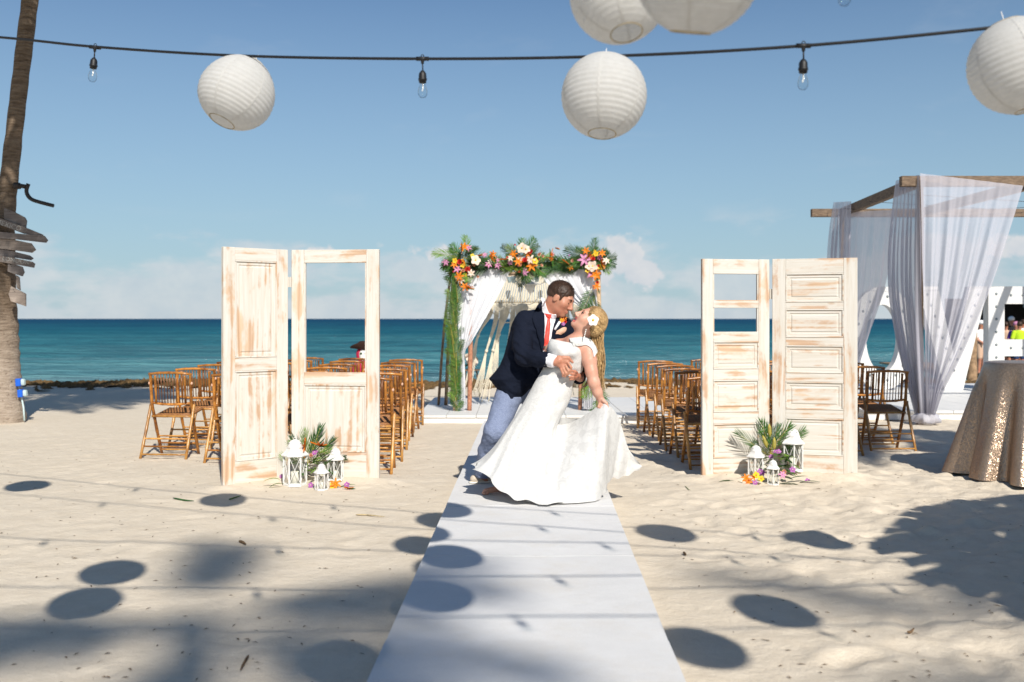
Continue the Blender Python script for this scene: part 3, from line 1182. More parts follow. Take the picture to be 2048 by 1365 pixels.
def patch(bvh, left, right, nu, nv, lift, thick, fallback, crown=0.0):
    """cloth lying on a body between two edges given in photograph pixels"""
    L = catmull([(p[0], p[1], 0) for p in left], nv)
    Rr = catmull([(p[0], p[1], 0) for p in right], nv)
    top, bot = [], []
    for a, b in zip(L, Rr):
        r1, r2 = [], []
        for i in range(nu):
            t = i / (nu - 1)
            q = a.lerp(b, t)
            p, n = on_surface(bvh, q.x, q.y, lift + crown * math.sin(math.pi * t), fallback)
            r1.append(p)
            r2.append(p - n * thick)
        top.append(r1)
        bot.append(r2)
    mb = MB()
    mb.grid(top)
    mb.grid(bot)
    ring_t = top[0] + [r[-1] for r in top[1:]] + top[-1][-2::-1] + [r[0] for r in top[-2:0:-1]]
    ring_b = bot[0] + [r[-1] for r in bot[1:]] + bot[-1][-2::-1] + [r[0] for r in bot[-2:0:-1]]
    mb.grid([ring_t, ring_b], wrap=True)
    return mb
# ------------------------------------------------------------------ beach, sea
RUN_Z = 0.10


def sand_height(x, y):
    x = np.asarray(x, float)
    y = np.asarray(y, float)
    right = np.clip((x - 0.9) / 1.5, 0, 1)
    amp = 0.010 + 0.026 * right
    h = amp * (fbm(x * 2.6, y * 2.6, 4) - 0.5) * 2
    h += (0.006 + 0.016 * right) * (fbm(x * 9 + 40, y * 9, 3) - 0.5) * 2
    # scuffs and footprints
    rs = np.random.RandomState(11)
    for i in range(330):
        cx, cy = rs.uniform(-5.5, 6.0), rs.uniform(3.2, 11)
        if cx < 0.9 and rs.rand() < 0.55:
            continue
        if -0.75 < cx < 1.0:
            continue
        a = rs.uniform(0, math.pi)
        s0 = rs.uniform(0.5, 1.1)
        near = (np.abs(x - cx) < .5) & (np.abs(y - cy) < .5)
        if not near.any():
            continue
        dx, dy = x[near] - cx, y[near] - cy
        u, v = dx * math.cos(a) + dy * math.sin(a), -dx * math.sin(a) + dy * math.cos(a)
        r2 = (u / 0.14) ** 2 + (v / 0.07) ** 2
        s = s0 * (0.45 + 0.55 * (cx > 0.9))
        h[near] += s * (-0.017 * np.exp(-r2 * 1.3) + 0.010 * np.exp(-((np.sqrt(r2) - 1.45) / 0.45) ** 2))
    # sand banked against the foot of the screens
    for (ax, ay, bx, by, hh) in ((2.3, 8.80, 3.05, 8.60, 0.05), (1.65, 8.70, 2.3, 8.80, 0.02), (-2.42, 8.25, -1.93, 8.62, 0.015), (-1.93, 8.62, -1.14, 8.55, 0.03)):
        ex, ey = bx - ax, by - ay
        t = np.clip(((x - ax) * ex + (y - ay) * ey) / (ex * ex + ey * ey), 0, 1)
        d = np.hypot(x - ax - t * ex, y - ay - t * ey)
        h += hh * np.exp(-(d / 0.16) ** 2)
    # flat under boards and towards the far beach; berm then slope into the sea
    h *= np.clip((17.0 - y) / 5.0, 0.3, 1)
    h += 0.10 * np.exp(-((y - 20.6 - 0.5 * np.sin(x * 0.35)) / 1.3) ** 2) * np.clip(0.6 + 0.5 * np.sin(x * 0.9 + 1), 0.2, 1)
    drop = np.clip((y - 21.5) / 12.0, 0, 1)
    h -= 1.7 * drop * drop * (3 - 2 * drop)
    far = np.clip((np.abs(x) - 40) / 200, 0, 1)
    h *= 1 - 0 * far
    # the boards press the sand flat
    under = ((x > -0.62) & (x < 0.95) & (y > 1.4) & (y < 13.3))
    h = np.where(under, np.minimum(h, 0.02), h)
    return h


def axis_points(segs):
    out = []
    for a, b, n in segs:
        out += list(np.linspace(a, b, n, endpoint=False))
    out.append(segs[-1][1])
    return np.array(out)


def build_sand():
    xs = axis_points([(-900, -60, 10), (-60, -14, 30), (-14, -5.5, 90), (-5.5, 6.2, 390), (6.2, 14, 80), (14, 60, 30), (60, 900, 11)])
    ys = axis_points([(-120, -8, 14), (-8, 2.6, 50), (2.6, 12.0, 340), (12.0, 24.0, 150), (24, 40, 30), (40, 90, 6)])
    X, Y = np.meshgrid(xs, ys, indexing='ij')
    Z = sand_height(X, Y)
    nx, ny = X.shape
    v = np.stack([X, Y, Z], -1).reshape(-1, 3)
    i = np.arange(nx * ny).reshape(nx, ny)
    q = np.stack([i[:-1, :-1], i[1:, :-1], i[1:, 1:], i[:-1, 1:]], -1).reshape(-1, 4)
    me = bpy.data.meshes.new('sand')
    me.from_pydata(v.tolist(), [], q.tolist())
    me.materials.append(M['sand'])
    me.polygons.foreach_set('use_smooth', [True] * len(me.polygons))
    structure(put('sand', me))
    return xs, ys, Z


SX, SY, SZ = build_sand()


def gz(x, y):
    i = min(max(int(np.searchsorted(SX, x)) - 1, 0), len(SX) - 2)
    j = min(max(int(np.searchsorted(SY, y)) - 1, 0), len(SY) - 2)
    u, v = (x - SX[i]) / (SX[i + 1] - SX[i]), (y - SY[j]) / (SY[j + 1] - SY[j])
    return float((SZ[i, j] * (1 - u) + SZ[i + 1, j] * u) * (1 - v) + (SZ[i, j + 1] * (1 - u) + SZ[i + 1, j + 1] * u) * v)


SEA_Z = -0.55


def build_sea():
    # real wavelets near the shore, a long flat sheet out to the horizon
    xs = axis_points([(-30000, -400, 8), (-400, -60, 20), (-60, 60, 260), (60, 400, 20), (400, 30000, 8)])
    ys = axis_points([(23, 60, 190), (60, 160, 160), (160, 600, 70), (600, 40000, 30)])
    X, Y = np.meshgrid(xs, ys, indexing='ij')
    fade = np.clip((900 - Y) / 700, 0, 1)
    Z = SEA_Z + fade * (0.16 * (fbm(X * 0.09, Y * 0.42, 3) - 0.5) * 2 + 0.07 * (fbm(X * 0.5 + 9, Y * 1.3, 2) - 0.5) * 2) * np.clip((Y - 22) / 10, 0.25, 1)
    # two low swells rolling in
    for y0, w, a in ((33.0, 1.3, 0.16), (46.0, 2.0, 0.20), (66.0, 3.0, 0.22)):
        Z += a * np.exp(-((Y - y0 - 1.8 * np.sin(X * 0.06) - 1.0 * np.sin(X * 0.19 + y0)) / w) ** 2) * (0.35 + 0.65 * vnoise(X * 0.07 + y0, Y * 0 + 3))
    nx, ny = X.shape
    v = np.stack([X, Y, Z], -1).reshape(-1, 3)
    i = np.arange(nx * ny).reshape(nx, ny)
    q = np.stack([i[:-1, :-1], i[1:, :-1], i[1:, 1:], i[:-1, 1:]], -1).reshape(-1, 4)
    me = bpy.data.meshes.new('sea')
    me.from_pydata(v.tolist(), [], q.tolist())
    me.materials.append(M['sea_water'])
    me.polygons.foreach_set('use_smooth', [True] * len(me.polygons))
    structure(put('sea', me))


build_sea()


def build_seaweed():
    rnd = random.Random(4)
    mb = MB()
    n = 0
    while n < 6500:
        x = rnd.uniform(-26, 26)
        lane = rnd.random()
        y = 20.7 + 0.5 * math.sin(x * 0.35) + rnd.gauss(0, 0.42)
        heavy = (1.0 if x < 0.5 else 0.5) * (0.35 + 0.65 * (math.sin(x * 2.1) + math.sin(x * 0.83 + 1) + math.sin(x * 5.3) * .6 > -.3))
        if lane > 0.70:
            y = 19.3 + 0.7 * math.sin(x * 0.5 + 1) + rnd.gauss(0, 0.28)
            if math.sin(x * 1.3) + math.sin(x * 0.47 + 2) < 0.1:
                continue
        elif x > 0.5 and math.sin(x * 0.9) < -0.2 and rnd.random() < 0.7:
            continue
        if rnd.random() > heavy:
            continue
        n += 1
        r = rnd.uniform(0.04, 0.15)
        z = gz(x, y) + rnd.uniform(-0.02, 0.015)
        vs_ = []
        k = 5
        for j in range(k):
            th = 2 * math.pi * j / k + rnd.uniform(-.4, .4)
            rr = r * rnd.uniform(0.5, 1.2)
            vs_.append((x + rr * math.cos(th) * 1.5, y + rr * math.sin(th), z + rnd.uniform(-0.03, 0.03)))
        vs_.append((x + rnd.uniform(-.03, .03), y, z + rnd.uniform(0.02, 0.09)))
        mb.add(vs_, [(j, (j + 1) % k, k) for j in range(k)])
    o = mb.build('seaweed', 'seaweed', fix=False)
    tag(o, 'brown seaweed washed up along the water line', 'seaweed', kind='stuff')


build_seaweed()


# ------------------------------------------------------------------ aisle and stage
def build_runner():
    t = thing('aisle_runner', 'white carpeted boardwalk running from the foreground up to the floral arch', 'aisle runner', (0, 0, 0))
    seams = [1.13, 2.58, 4.03, 5.48, 6.93, 8.38, 9.83, 11.28, 12.73]

    def lx(y):
        return -0.520 + 0.0175 * (y - 3.5)

    def rx(y):
        return 0.620 + 0.026 * (y - 3.5)
    rnd = random.Random(2)
    for a, b in zip(seams[:-1], seams[1:]):
        a2, b2 = a + 0.004, b - 0.004
        dz = rnd.uniform(-0.002, 0.003)
        mb = MB()
        n, m = 14, 14
        top = []
        for i in range(n):
            y = a2 + (b2 - a2) * i / (n - 1)
            row = []
            for j in range(m):
                s = j / (m - 1)
                x = lx(y) + (rx(y) - lx(y)) * s
                e = min(i, n - 1 - i) / 3.0
                z = RUN_Z + dz + 0.0015 * math.sin(x * 7 + y * 3) - 0.004 * max(0, 1 - e)
                row.append((x, y, z))
            top.append(row)
        mb.grid(top)
        ring = top[0] + [r[-1] for r in top[1:]] + top[-1][-2::-1] + [r[0] for r in top[-2:0:-1]]
        mb.grid([ring, [(p[0], p[1], 0.012) for p in ring]], wrap=True)
        mb.build('panel', 'carpet', t)
    return t


build_runner()


def build_stage():
    t = thing('stage', 'low white wooden stage carrying the floral arch', 'stage')
    rnd = random.Random(3)
    x = -1.28
    while x < 1.95:
        mb = MB()
        mb.bbox(x + 0.003, x + 0.397, 13.3, 16.4, 0.075, 0.108 + rnd.uniform(-.001, .001), 0.003)
        mb.build('board', 'white_paint', t)
        x += 0.4
    MB().bbox(-1.27, 1.92, 13.315, 13.345, 0.0, 0.072, 0.003).build('front_fascia', 'white_paint', t)
    MB().bbox(-1.27, 1.92, 16.345, 16.375, 0.0, 0.072, 0.003).build('rear_fascia', 'white_paint', t)
    MB().box(-1.25, -1.22, 13.35, 16.34, 0.0, 0.072).build('side_fascia', 'white_paint', t)
    MB().box(1.88, 1.91, 13.35, 16.34, 0.0, 0.072).build('side_fascia', 'white_paint', t)


build_stage()


def build_deck():
    t = thing('letter_deck', 'broad white deck under the gazebo and the giant letters', 'deck')
    x = 4.9
    while x < 11.0:
        MB().bbox(x + 0.003, x + 0.597, 13.75, 19.6, 0.09, 0.13, 0.004).build('board', 'white_paint', t)
        x += 0.6
    MB().bbox(4.92, 11.28, 13.77, 13.80, 0.0, 0.088, 0.003).build('front_fascia', 'white_paint', t)
    MB().box(4.92, 4.95, 13.81, 19.58, 0.0, 0.088).build('side_fascia', 'white_paint', t)


build_deck()
# ------------------------------------------------------------------ folding screens made of old doors
def leaf_matrix(a, b):
    """door leaf from foot a (x, y) to foot b (x, y): local x runs along the leaf, local -y faces the camera"""
    d = Vector((b[0] - a[0], b[1] - a[1], 0))
    return Matrix.Translation((a[0], a[1], 0)) @ Matrix.Rotation(math.atan2(d.y, d.x), 4, 'Z'), d.length


def raised_panel(x0, x1, z0, z1, y, yb, fld=0.035):
    """fielded door panel: groove, bevel, raised centre; a back of its own"""
    mb = MB()
    rings = []
    for ins, dep in ((0.0, 0.012), (0.010, 0.012), (0.012, 0.004), (fld, 0.004), (fld + 0.004, 0.010), (fld + 0.012, 0.010), (fld + 0.022, 0.004)):
        rings.append([(x0 + ins, y + dep, z0 + ins), (x1 - ins, y + dep, z0 + ins), (x1 - ins, y + dep, z1 - ins), (x0 + ins, y + dep, z1 - ins)])
    mb.grid(rings, wrap=True)
    mb.add(rings[-1], [(0, 1, 2, 3)])
    mb.add([(x0, yb, z0), (x1, yb, z0), (x1, yb, z1), (x0, yb, z1)], [(3, 2, 1, 0)])
    mb.grid([rings[0], [(x0, yb, z0), (x1, yb, z0), (x1, yb, z1), (x0, yb, z1)]], wrap=True)
    return mb


def door_leaf(t, a, b, H, stile, rails, openings, grain_up=True, z0=-0.03):
    """rails: list of (z0, z1) from bottom to top; between two rails sits a panel unless listed in openings"""
    mat, w = leaf_matrix(a, b)
    T = 0.042
    up, ac = 'washed_wood_up', 'washed_wood_across'
    obs = []
    for xa, xb in ((0, stile), (w - stile, w)):
        obs.append(MB().bbox(xa, xb, 0, T, z0, H, 0.003).build('stile', up, t))
    for ra, rb in rails:
        obs.append(MB().bbox(stile + 0.0005, w - stile - 0.0005, 0.0015, T - 0.0015, ra, rb, 0.003).build('rail', ac, t))
    for i in range(len(rails) - 1):
        za, zb = rails[i][1], rails[i + 1][0]
        if i in openings:
            # plain rebate beads round the open light
            q = MB()
            q.box(stile, stile + 0.012, 0.008, T - 0.008, za, zb)
            q.box(w - stile - 0.012, w - stile, 0.008, T - 0.008, za, zb)
            obs.append(q.build('bead', up, t))
            continue
        obs.append(raised_panel(stile + 0.0003, w - stile - 0.0003, za + 0.0003, zb - 0.0003, 0.004, T - 0.006).build('panel', up if grain_up else ac, t))
        # moulding
        mo = MB()
        for (xa, xb, zc, zd) in ((stile, w - stile, za, za + 0.012), (stile, w - stile, zb - 0.012, zb), (stile, stile + 0.012, za + 0.012, zb - 0.012), (w - stile - 0.012, w - stile, za + 0.012, zb - 0.012)):
            mo.bbox(xa, xb, -0.004, 0.012, zc, zd, 0.004)
        obs.append(mo.build('moulding', up if grain_up else ac, t))
    for o in obs:
        o.matrix_local = mat
    return mat, w


def hinge(t, x, y, z):
    mb = MB()
    mb.bbox(-0.03, 0.03, -0.004, 0.0, -0.045, 0.045, 0.001)
    mb.tube([(0, -0.006, -0.045), (0, -0.006, 0.045)], 0.006, 8)
    o = mb.build('hinge', 'washed_wood_up', t)
    o.location = (x, y, z)


t = thing('folding_screen', 'whitewashed two-leaf door screen with one tall open light, left of the aisle', 'door screen')
ja, jb = (-1.948, 8.66), (-1.920, 8.665)
door_leaf(t, (-2.397, 8.27), ja, 2.0, 0.105, [(-0.03, 0.20), (0.96, 1.07), (1.89, 1.999)], [], True)
door_leaf(t, jb, (-1.148, 8.585), 2.0, 0.112, [(-0.03, 0.245), (0.83, 0.935), (1.885, 1.999)], [1], True)
for z in (0.35, 1.72):
    hinge(t, -1.934, 8.690, z)
t = thing('folding_screen', 'whitewashed two-leaf door screen with two small open lights, right of the aisle', 'door screen')
ja, jb = (2.288, 8.845), (2.312, 8.845)
door_leaf(t, (1.672, 8.74), ja, 1.927, 0.100, [(-0.03, 0.17), (0.475, 0.575), (0.86, 0.955), (1.20, 1.285), (1.495, 1.565), (1.795, 1.926)], [3, 4], False)
door_leaf(t, jb, (3.002, 8.65), 1.931, 0.115, [(-0.03, 0.20), (0.525, 0.60), (0.845, 0.92), (1.165, 1.235), (1.485, 1.545), (1.80, 1.930)], [], False)
for z in (0.35, 1.62):
    hinge(t, 2.300, 8.870, z)


# ------------------------------------------------------------------ bamboo folding chairs
def knotted(path, r, n=7, step=0.13, seed=0):
    """bamboo rod with swollen nodes"""
    path = [Vector(p) for p in path]
    rnd = random.Random(seed)
    pts, rad = [], []
    for i in range(len(path) - 1):
        a, b = path[i], path[i + 1]
        L = (b - a).length
        m = max(1, int(L / step))
        for k in range(m):
            s = k / m
            pts += [a.lerp(b, s), a.lerp(b, s + 0.012 / L), a.lerp(b, s + 0.03 / L)] if L > 0.05 else [a]
            rad += [r * 1.14, r * 1.14, r * 0.97] if L > 0.05 else [r]
    pts.append(path[-1])
    rad.append(r)
    return MB().tube(pts, rad, n)


def chair_proto():
    t = thing('bamboo_chair', 'x', 'chair')
    for s in (-1, 1):
        knotted([(s * .210, -.175, .845), (s * .208, -.140, .53), (s * .202, -.04, .25), (s * .198, .07, -.01)], .0155, seed=s).build('front_leg', 'bamboo', t, True)
        knotted([(s * .228, -.122, .525), (s * .231, -.22, .28), (s * .236, -.345, -.01)], .0145, seed=s + 5).build('rear_leg', 'bamboo_pale', t, True)
        knotted([(s * .155, -.185, .825), (s * .155, -.155, .545)], .0125).build('back_upright', 'bamboo', t, True)
    # gently bowed rails
    knotted([(-.222, -.178, .838), (-.11, -.190, .850), (.0, -.196, .853), (.11, -.190, .850), (.222, -.178, .838)], .0135).build('top_rail', 'bamboo', t, True)
    knotted([(-.215, -.140, .545), (-.10, -.152, .532), (.0, -.156, .528), (.10, -.152, .532), (.215, -.140, .545)], .0125).build('lower_rail', 'bamboo', t, True)
    mb = MB()
    for i in range(9):
        x = -.124 + .031 * i
        mb.tube([(x, -.190, .838), (x, -.155, .540)], .0052, 5)
    mb.build('back_spindles', 'bamboo_dark', t, True)['kind'] = 'stuff'
    # seat: rails and split-bamboo slats
    knotted([(-.190, .215, .452), (.190, .215, .452)], .012).build('seat_rail', 'bamboo', t, True)
    knotted([(-.215, -.125, .405), (.215, -.125, .405)], .012).build('seat_rail', 'bamboo_pale', t, True)
    for s in (-1, 1):
        knotted([(s * .178, -.12, .406), (s * .172, .21, .451)], .011).build('seat_side_rail', 'bamboo', t, True)
    mb = MB()
    for i in range(15):
        y = -.108 + .022 * i
        z = .406 + (y + .12) * .136 + .008
        mb.tube([(-.185, y, z), (-.06, y, z + .003), (.06, y, z + .003), (.185, y, z)], .0078, 5)
    for i in range(10):
        x = -.17 + .0378 * i
        mb.tube([(x, -.11, .420), (x, .21, .4635)], .0045, 4)
    mb.build('seat', 'woven_cane', t, True)
    for (y, z, m) in ((.048, .045, 'bamboo_pale'), (.016, .118, 'bamboo'), (-.015, .192, 'bamboo_pale')):
        knotted([(-.197, y, z), (.197, y, z)], .0088, 6).build('stretcher', m, t, True)
    for (y, z, m) in ((-.323, .042, 'bamboo_pale'), (-.290, .118, 'bamboo'), (-.258, .192, 'bamboo_pale')):
        knotted([(-.232, y, z), (.232, y, z)], .0092, 6).build('stretcher', m, t, True)
    # peg ends showing at the hinge
    for s in (-1, 1):
        MB().ball((s * .222, -.168, .745), .014, 8, 5, sc=(1.0, .9, 1.2)).build('peg', 'petal_peach', t, True)
    return t


chair0 = chair_proto()
first = [True]


def place_chair(x, y, rz, label, group, tilt=(0, 0)):
    if first[0]:
        c = chair0
        first[0] = False
    else:
        c = copy_tree(chair0)
    c.location = (x, y, gz(x, y) * 0.6)
    c.rotation_euler = (tilt[0], tilt[1], rz)
    tag(c, label, 'chair', group)
    return c


ORD = ['first', 'second', 'third', 'fourth', 'fifth', 'sixth']
ROWN = ['nearest row', 'second row', 'third row', 'fourth row', 'fifth row', 'seaward row']
rnd = random.Random(21)
for r in range(6):
    # left block: rows fan out from the aisle
    x0, y0 = -1.30 - 0.025 * r, 9.30 + 0.83 * r
    dx, dy = -0.715, 0.335
    for c in range(4):
        x, y = x0 + dx * c + rnd.uniform(-.012, .012), y0 + dy * c + rnd.uniform(-.03, .03)
        pos = 'aisle seat' if c == 0 else ('outermost seat' if c == 3 else ORD[c] + ' seat from the aisle')
        place_chair(x, y, -R(4) + R(rnd.uniform(-6, 6)), 'bamboo folding chair behind the left screen, %s of the %s' % (pos, ROWN[r]), 'bamboo chairs left of the aisle')
    x0, y0 = 1.86 - 0.002 * r, 9.68 + 0.66 * r
    dx, dy = 0.715, 0.385
    for c in range(4):
        x, y = x0 + dx * c + rnd.uniform(-.012, .012), y0 + dy * c + rnd.uniform(-.03, .03)
        pos = 'aisle seat' if c == 0 else ('outermost seat' if c == 3 else ORD[c] + ' seat from the aisle')
        place_chair(x, y, R(3) + R(rnd.uniform(-6, 6)), 'bamboo folding chair behind the right screen, %s of the %s' % (pos, ROWN[r]), 'bamboo chairs right of the aisle')


# ------------------------------------------------------------------ white metal candle lanterns
def lantern(x, y, H, label, rz=0.0):
    z = gz(x, y) + 0.0
    t = thing('candle_lantern', label, 'lantern', (x, y, z), rz, 'white candle lanterns')
    s = H / 0.40
    rb = 0.092 * s
    n = 6
    MB().lathe([(rb * 0.25, 0.0), (rb * 1.06, 0.0), (rb * 1.06, 0.012 * s), (rb * 0.98, 0.022 * s), (rb * 0.9, 0.024 * s)], n, cap0=True, cap1=True).build('base', 'white_metal', t)
    za, zb = 0.022 * s, 0.245 * s
    for k in range(n):
        th = 2 * math.pi * k / n
        p = Vector((rb * math.cos(th), rb * math.sin(th), 0))
        MB().tube([p + Vector((0, 0, za)), p + Vector((0, 0, zb))], 0.0075 * s, 6).build('post', 'white_metal', t)
        th2 = 2 * math.pi * (k + 1) / n
        q = Vector((rb * math.cos(th2), rb * math.sin(th2), 0))
        mb = MB()
        mb.tube([p + Vector((0, 0, za)), p.lerp(q, .5) + Vector((0, 0, (za + zb) / 2)), p + Vector((0, 0, zb))], 0.0026 * s, 5)
        mb.tube([q + Vector((0, 0, za)), p.lerp(q, .5) + Vector((0, 0, (za + zb) / 2)), q + Vector((0, 0, zb))], 0.0026 * s, 5)
        mb.build('cross_brace', 'white_metal', t)
        i1, i2 = p * 0.955, q * 0.955
        mb = MB()
        mb.add([i1 + Vector((0, 0, za)), i2 + Vector((0, 0, za)), i2 + Vector((0, 0, zb)), i1 + Vector((0, 0, zb))], [(0, 1, 2, 3)])
        mb.build('pane', 'clear_glass', t)
    MB().lathe([(rb * 0.9, zb - 0.001), (rb * 1.22, zb), (rb * 1.24, zb + 0.008 * s), (rb * 1.12, zb + 0.020 * s), (rb * 0.86, zb + 0.042 * s), (rb * 0.74, zb + 0.062 * s), (rb * 0.76, zb + 0.066 * s), (rb * 0.76, zb + 0.074 * s), (rb * 0.6, zb + 0.076 * s)], n, cap0=True, cap1=True).build('roof', 'white_metal', t)
    prof = [(rb * 0.66 * math.cos(a), zb + 0.074 * s + 0.062 * s * math.sin(a)) for a in [R(q) for q in (0, 15, 30, 45, 60, 75, 88)]]
    MB().lathe(prof, 20, cap1=True).build('dome', 'white_metal', t, True)
    for k in range(6):
        th = 2 * math.pi * (k + .5) / 6
        r = rb * 0.66 * math.cos(R(28)) + 0.0012
        MB().ball((r * math.cos(th), r * math.sin(th), zb + 0.074 * s + 0.062 * s * math.sin(R(28))), 0.0042 * s, 8, 4).build('vent_hole', 'black_rubber', t)
    hr = 0.011 * s
    mb = MB()
    mb.tube([(hr * math.cos(a), 0, zb + 0.143 * s + hr * math.sin(a)) for a in [2 * math.pi * k / 12 for k in range(13)]], 0.0022 * s, 5, cap=False)
    mb.build('ring', 'white_metal', t)
    mb = MB()
    mb.lathe([(0.034 * s, za), (0.034 * s, za + 0.09 * s), (0.030 * s, za + 0.095 * s), (0.006 * s, za + 0.091 * s)], 16, cap0=True, cap1=True)
    mb.tube([(0, 0, za + 0.09 * s), (0.001, 0, za + 0.104 * s)], 0.0014, 5)
    mb.build('candle', 'candle_wax', t, True)


def ground_at(px, py):
    D = GD(py)
    return (px - 1024) / F * D, D


for px, py, H, lab, rz in ((590, 972, .405, 'tall white candle lantern in front of the left screen', .2), (671, 967, .290, 'middle-sized white lantern behind the smallest one at the left screen', .5),
                           (643, 981, .225, 'smallest white lantern at the foot of the left screen', .1),
                           (1585, 958, .390, 'tall white candle lantern at the foot of the right screen', .4), (1512, 962, .300, 'middle-sized white lantern left of the fronds at the right screen', .15),
                           (1546, 969, .220, 'smallest white lantern among the flowers at the right screen', .3)):
    x, y = ground_at(px, py)
    lantern(x, y, H, lab, rz)


# ------------------------------------------------------------------ sequinned cocktail table
def build_table():
    t = thing('cocktail_table', 'tall round table wearing a gold sequin cloth, at the right edge', 'table', (4.60, 8.75, gz(4.60, 8.75)))
    rnd = random.Random(8)
    ph = [rnd.uniform(0, 6.28) for _ in range(4)]

    def mod(r, z, th, s):
        k = max(0.0, min(1.0, (1.0 - z) / 1.0))
        w = 0.62 * math.sin(9 * th + ph[0] + 0.7 * math.sin(2 * th)) + 0.30 * math.sin(16 * th + ph[1]) + 0.2 * math.sin(5 * th + ph[2])
        w = math.copysign(abs(w) ** 0.8, w)
        return r + (0.012 + 0.105 * k) * w * min(1, k * 4)
    prof = [(0.05, 1.004), (0.25, 1.004), (0.385, 1.003), (0.405, 0.997), (0.412, 0.98)]
    for i in range(40):
        s = (i + 1) / 40
        prof.append((0.415 + 0.20 * s ** 0.9 + 0.03 * s * s, 0.98 - 0.97 * s))
    MB().lathe(prof, 220, mod=mod, cap0=True).build('tablecloth', 'sequins', t, True)
    MB().lathe([(0.0, 0.968), (0.38, 0.968), (0.39, 0.978), (0.38, 0.988), (0.0, 0.988)], 40).build('table_top', 'white_paint', t)
    MB().tube([(0, 0, 0.03), (0, 0, 0.968)], 0.03, 12).build('column', 'rusty_pipe', t)
    MB().lathe([(0.0, 0.0), (0.24, 0.0), (0.24, 0.015), (0.05, 0.035), (0.0, 0.035)], 30).build('foot', 'rusty_pipe', t)


build_table()
# ------------------------------------------------------------------ fronds and flowers
def frond_mesh(name, L, n, leaf, droop, mats, seed, wid=0.02, sweep=0.55, hang=0.35, petiole=0.12, curl=0.0):
    """feather palm leaf growing along +y: curved rib with two ranks of folded leaflets"""
    rnd = random.Random(seed)
    mb = MB()
    pts = []
    K = 14
    for i in range(K):
        s = i / (K - 1)
        pts.append(Vector((curl * s * s * L, L * (s - 0.12 * droop * s * s), -droop * L * s ** 2.2)))
    rad = [max(0.0025, 0.012 * L / 1.2 * (1 - 0.85 * i / (K - 1))) for i in range(K)]
    mb.tube(pts, rad, 5, mi=1)

    def at(s):
        t = s * (K - 1)
        k = min(int(t), K - 2)
        p = pts[k].lerp(pts[k + 1], t - k)
        d = (pts[k + 1] - pts[k]).normalized()
        return p, d
    for i in range(n):
        s = petiole + (1 - petiole) * (i + 0.5) / n
        p, d = at(min(s, 0.999))
        prof = math.sin(math.pi * min(1, 0.18 + 0.80 * (i + 0.5) / n)) ** 0.6
        for side in (-1, 1):
            l = leaf * prof * rnd.uniform(0.85, 1.1)
            sw = sweep + 0.5 * s + rnd.uniform(-.08, .08)
            out = Vector((side, 0, 0)) * math.cos(sw) + d * math.sin(sw)
            dn = Vector((0, 0, -1))
            hg = hang * rnd.uniform(0.6, 1.4)
            w = wid * rnd.uniform(0.8, 1.15)
            acr = out.cross(Vector((0, 0, 1)))
            if acr.length < 0.1:
                acr = Vector((0, 1, 0))
            acr.normalize()
            rows = []
            for q, ww in ((0.0, 0.35), (0.30, 1.0), (0.65, 0.75), (1.0, 0.04)):
                c = p + out * (l * q) + dn * (hg * l * q * q) + Vector((0, 0, 1)) * (0.12 * l * q)
                rows.append([c - acr * (w * ww * .5) + Vector((0, 0, w * .22 * ww)), c, c + acr * (w * ww * .5) + Vector((0, 0, w * .22 * ww))])
            mb.grid(rows, mi=0)
    return mb.mesh(name, mats, False, False)


def blade_mesh(name, L, w, bend, mat, seed=0, tip=0.02):
    """single broad tropical leaf along +y"""
    rows = []
    for i in range(9):
        s = i / 8
        ww = w * (math.sin(math.pi * min(1, 0.10 + 0.88 * s)) ** 0.8) * (1 - tip * 0) + 0.002
        y, z = L * s * (1 - 0.25 * bend * s), -bend * L * s * s * 0.6
        rows.append([(-ww / 2, y, z + ww * .12), (0, y, z), (ww / 2, y, z + ww * .12)])
    return MB().grid(rows).mesh(name, mat, True, False)


def petals_mesh(name, n, L, w, cup, curl, mats, seed, layers=1, centre=True, point=1.0):
    """open flower facing +z"""
    rnd = random.Random(seed)
    mb = MB()
    for ly in range(layers):
        sc = 1 - 0.26 * ly
        cu = cup + 0.38 * ly
        for k in range(n):
            th = 2 * math.pi * (k + 0.5 * (ly % 2)) / n + rnd.uniform(-.08, .08)
            d = Vector((math.cos(th), math.sin(th), 0))
            s = Vector((-math.sin(th), math.cos(th), 0))
            rows = []
            for i in range(6):
                q = i / 5
                a = cu - curl * q
                r = L * sc * q
                ww = w * sc * (math.sin(math.pi * (0.12 + 0.80 * q ** point)) + 0.06)
                c = d * (r * math.cos(a) + 0.004) + Vector((0, 0, r * math.sin(a) + 0.004 * ly))
                rows.append([c - s * (ww / 2) + Vector((0, 0, ww * .14)), c, c + s * (ww / 2) + Vector((0, 0, ww * .14))])
            mb.grid(rows, mi=0)
    if centre:
        mb.ball((0, 0, 0.006), 0.13 * w + 0.0035, 8, 5, mi=1)
    return mb.mesh(name, mats, True, False)


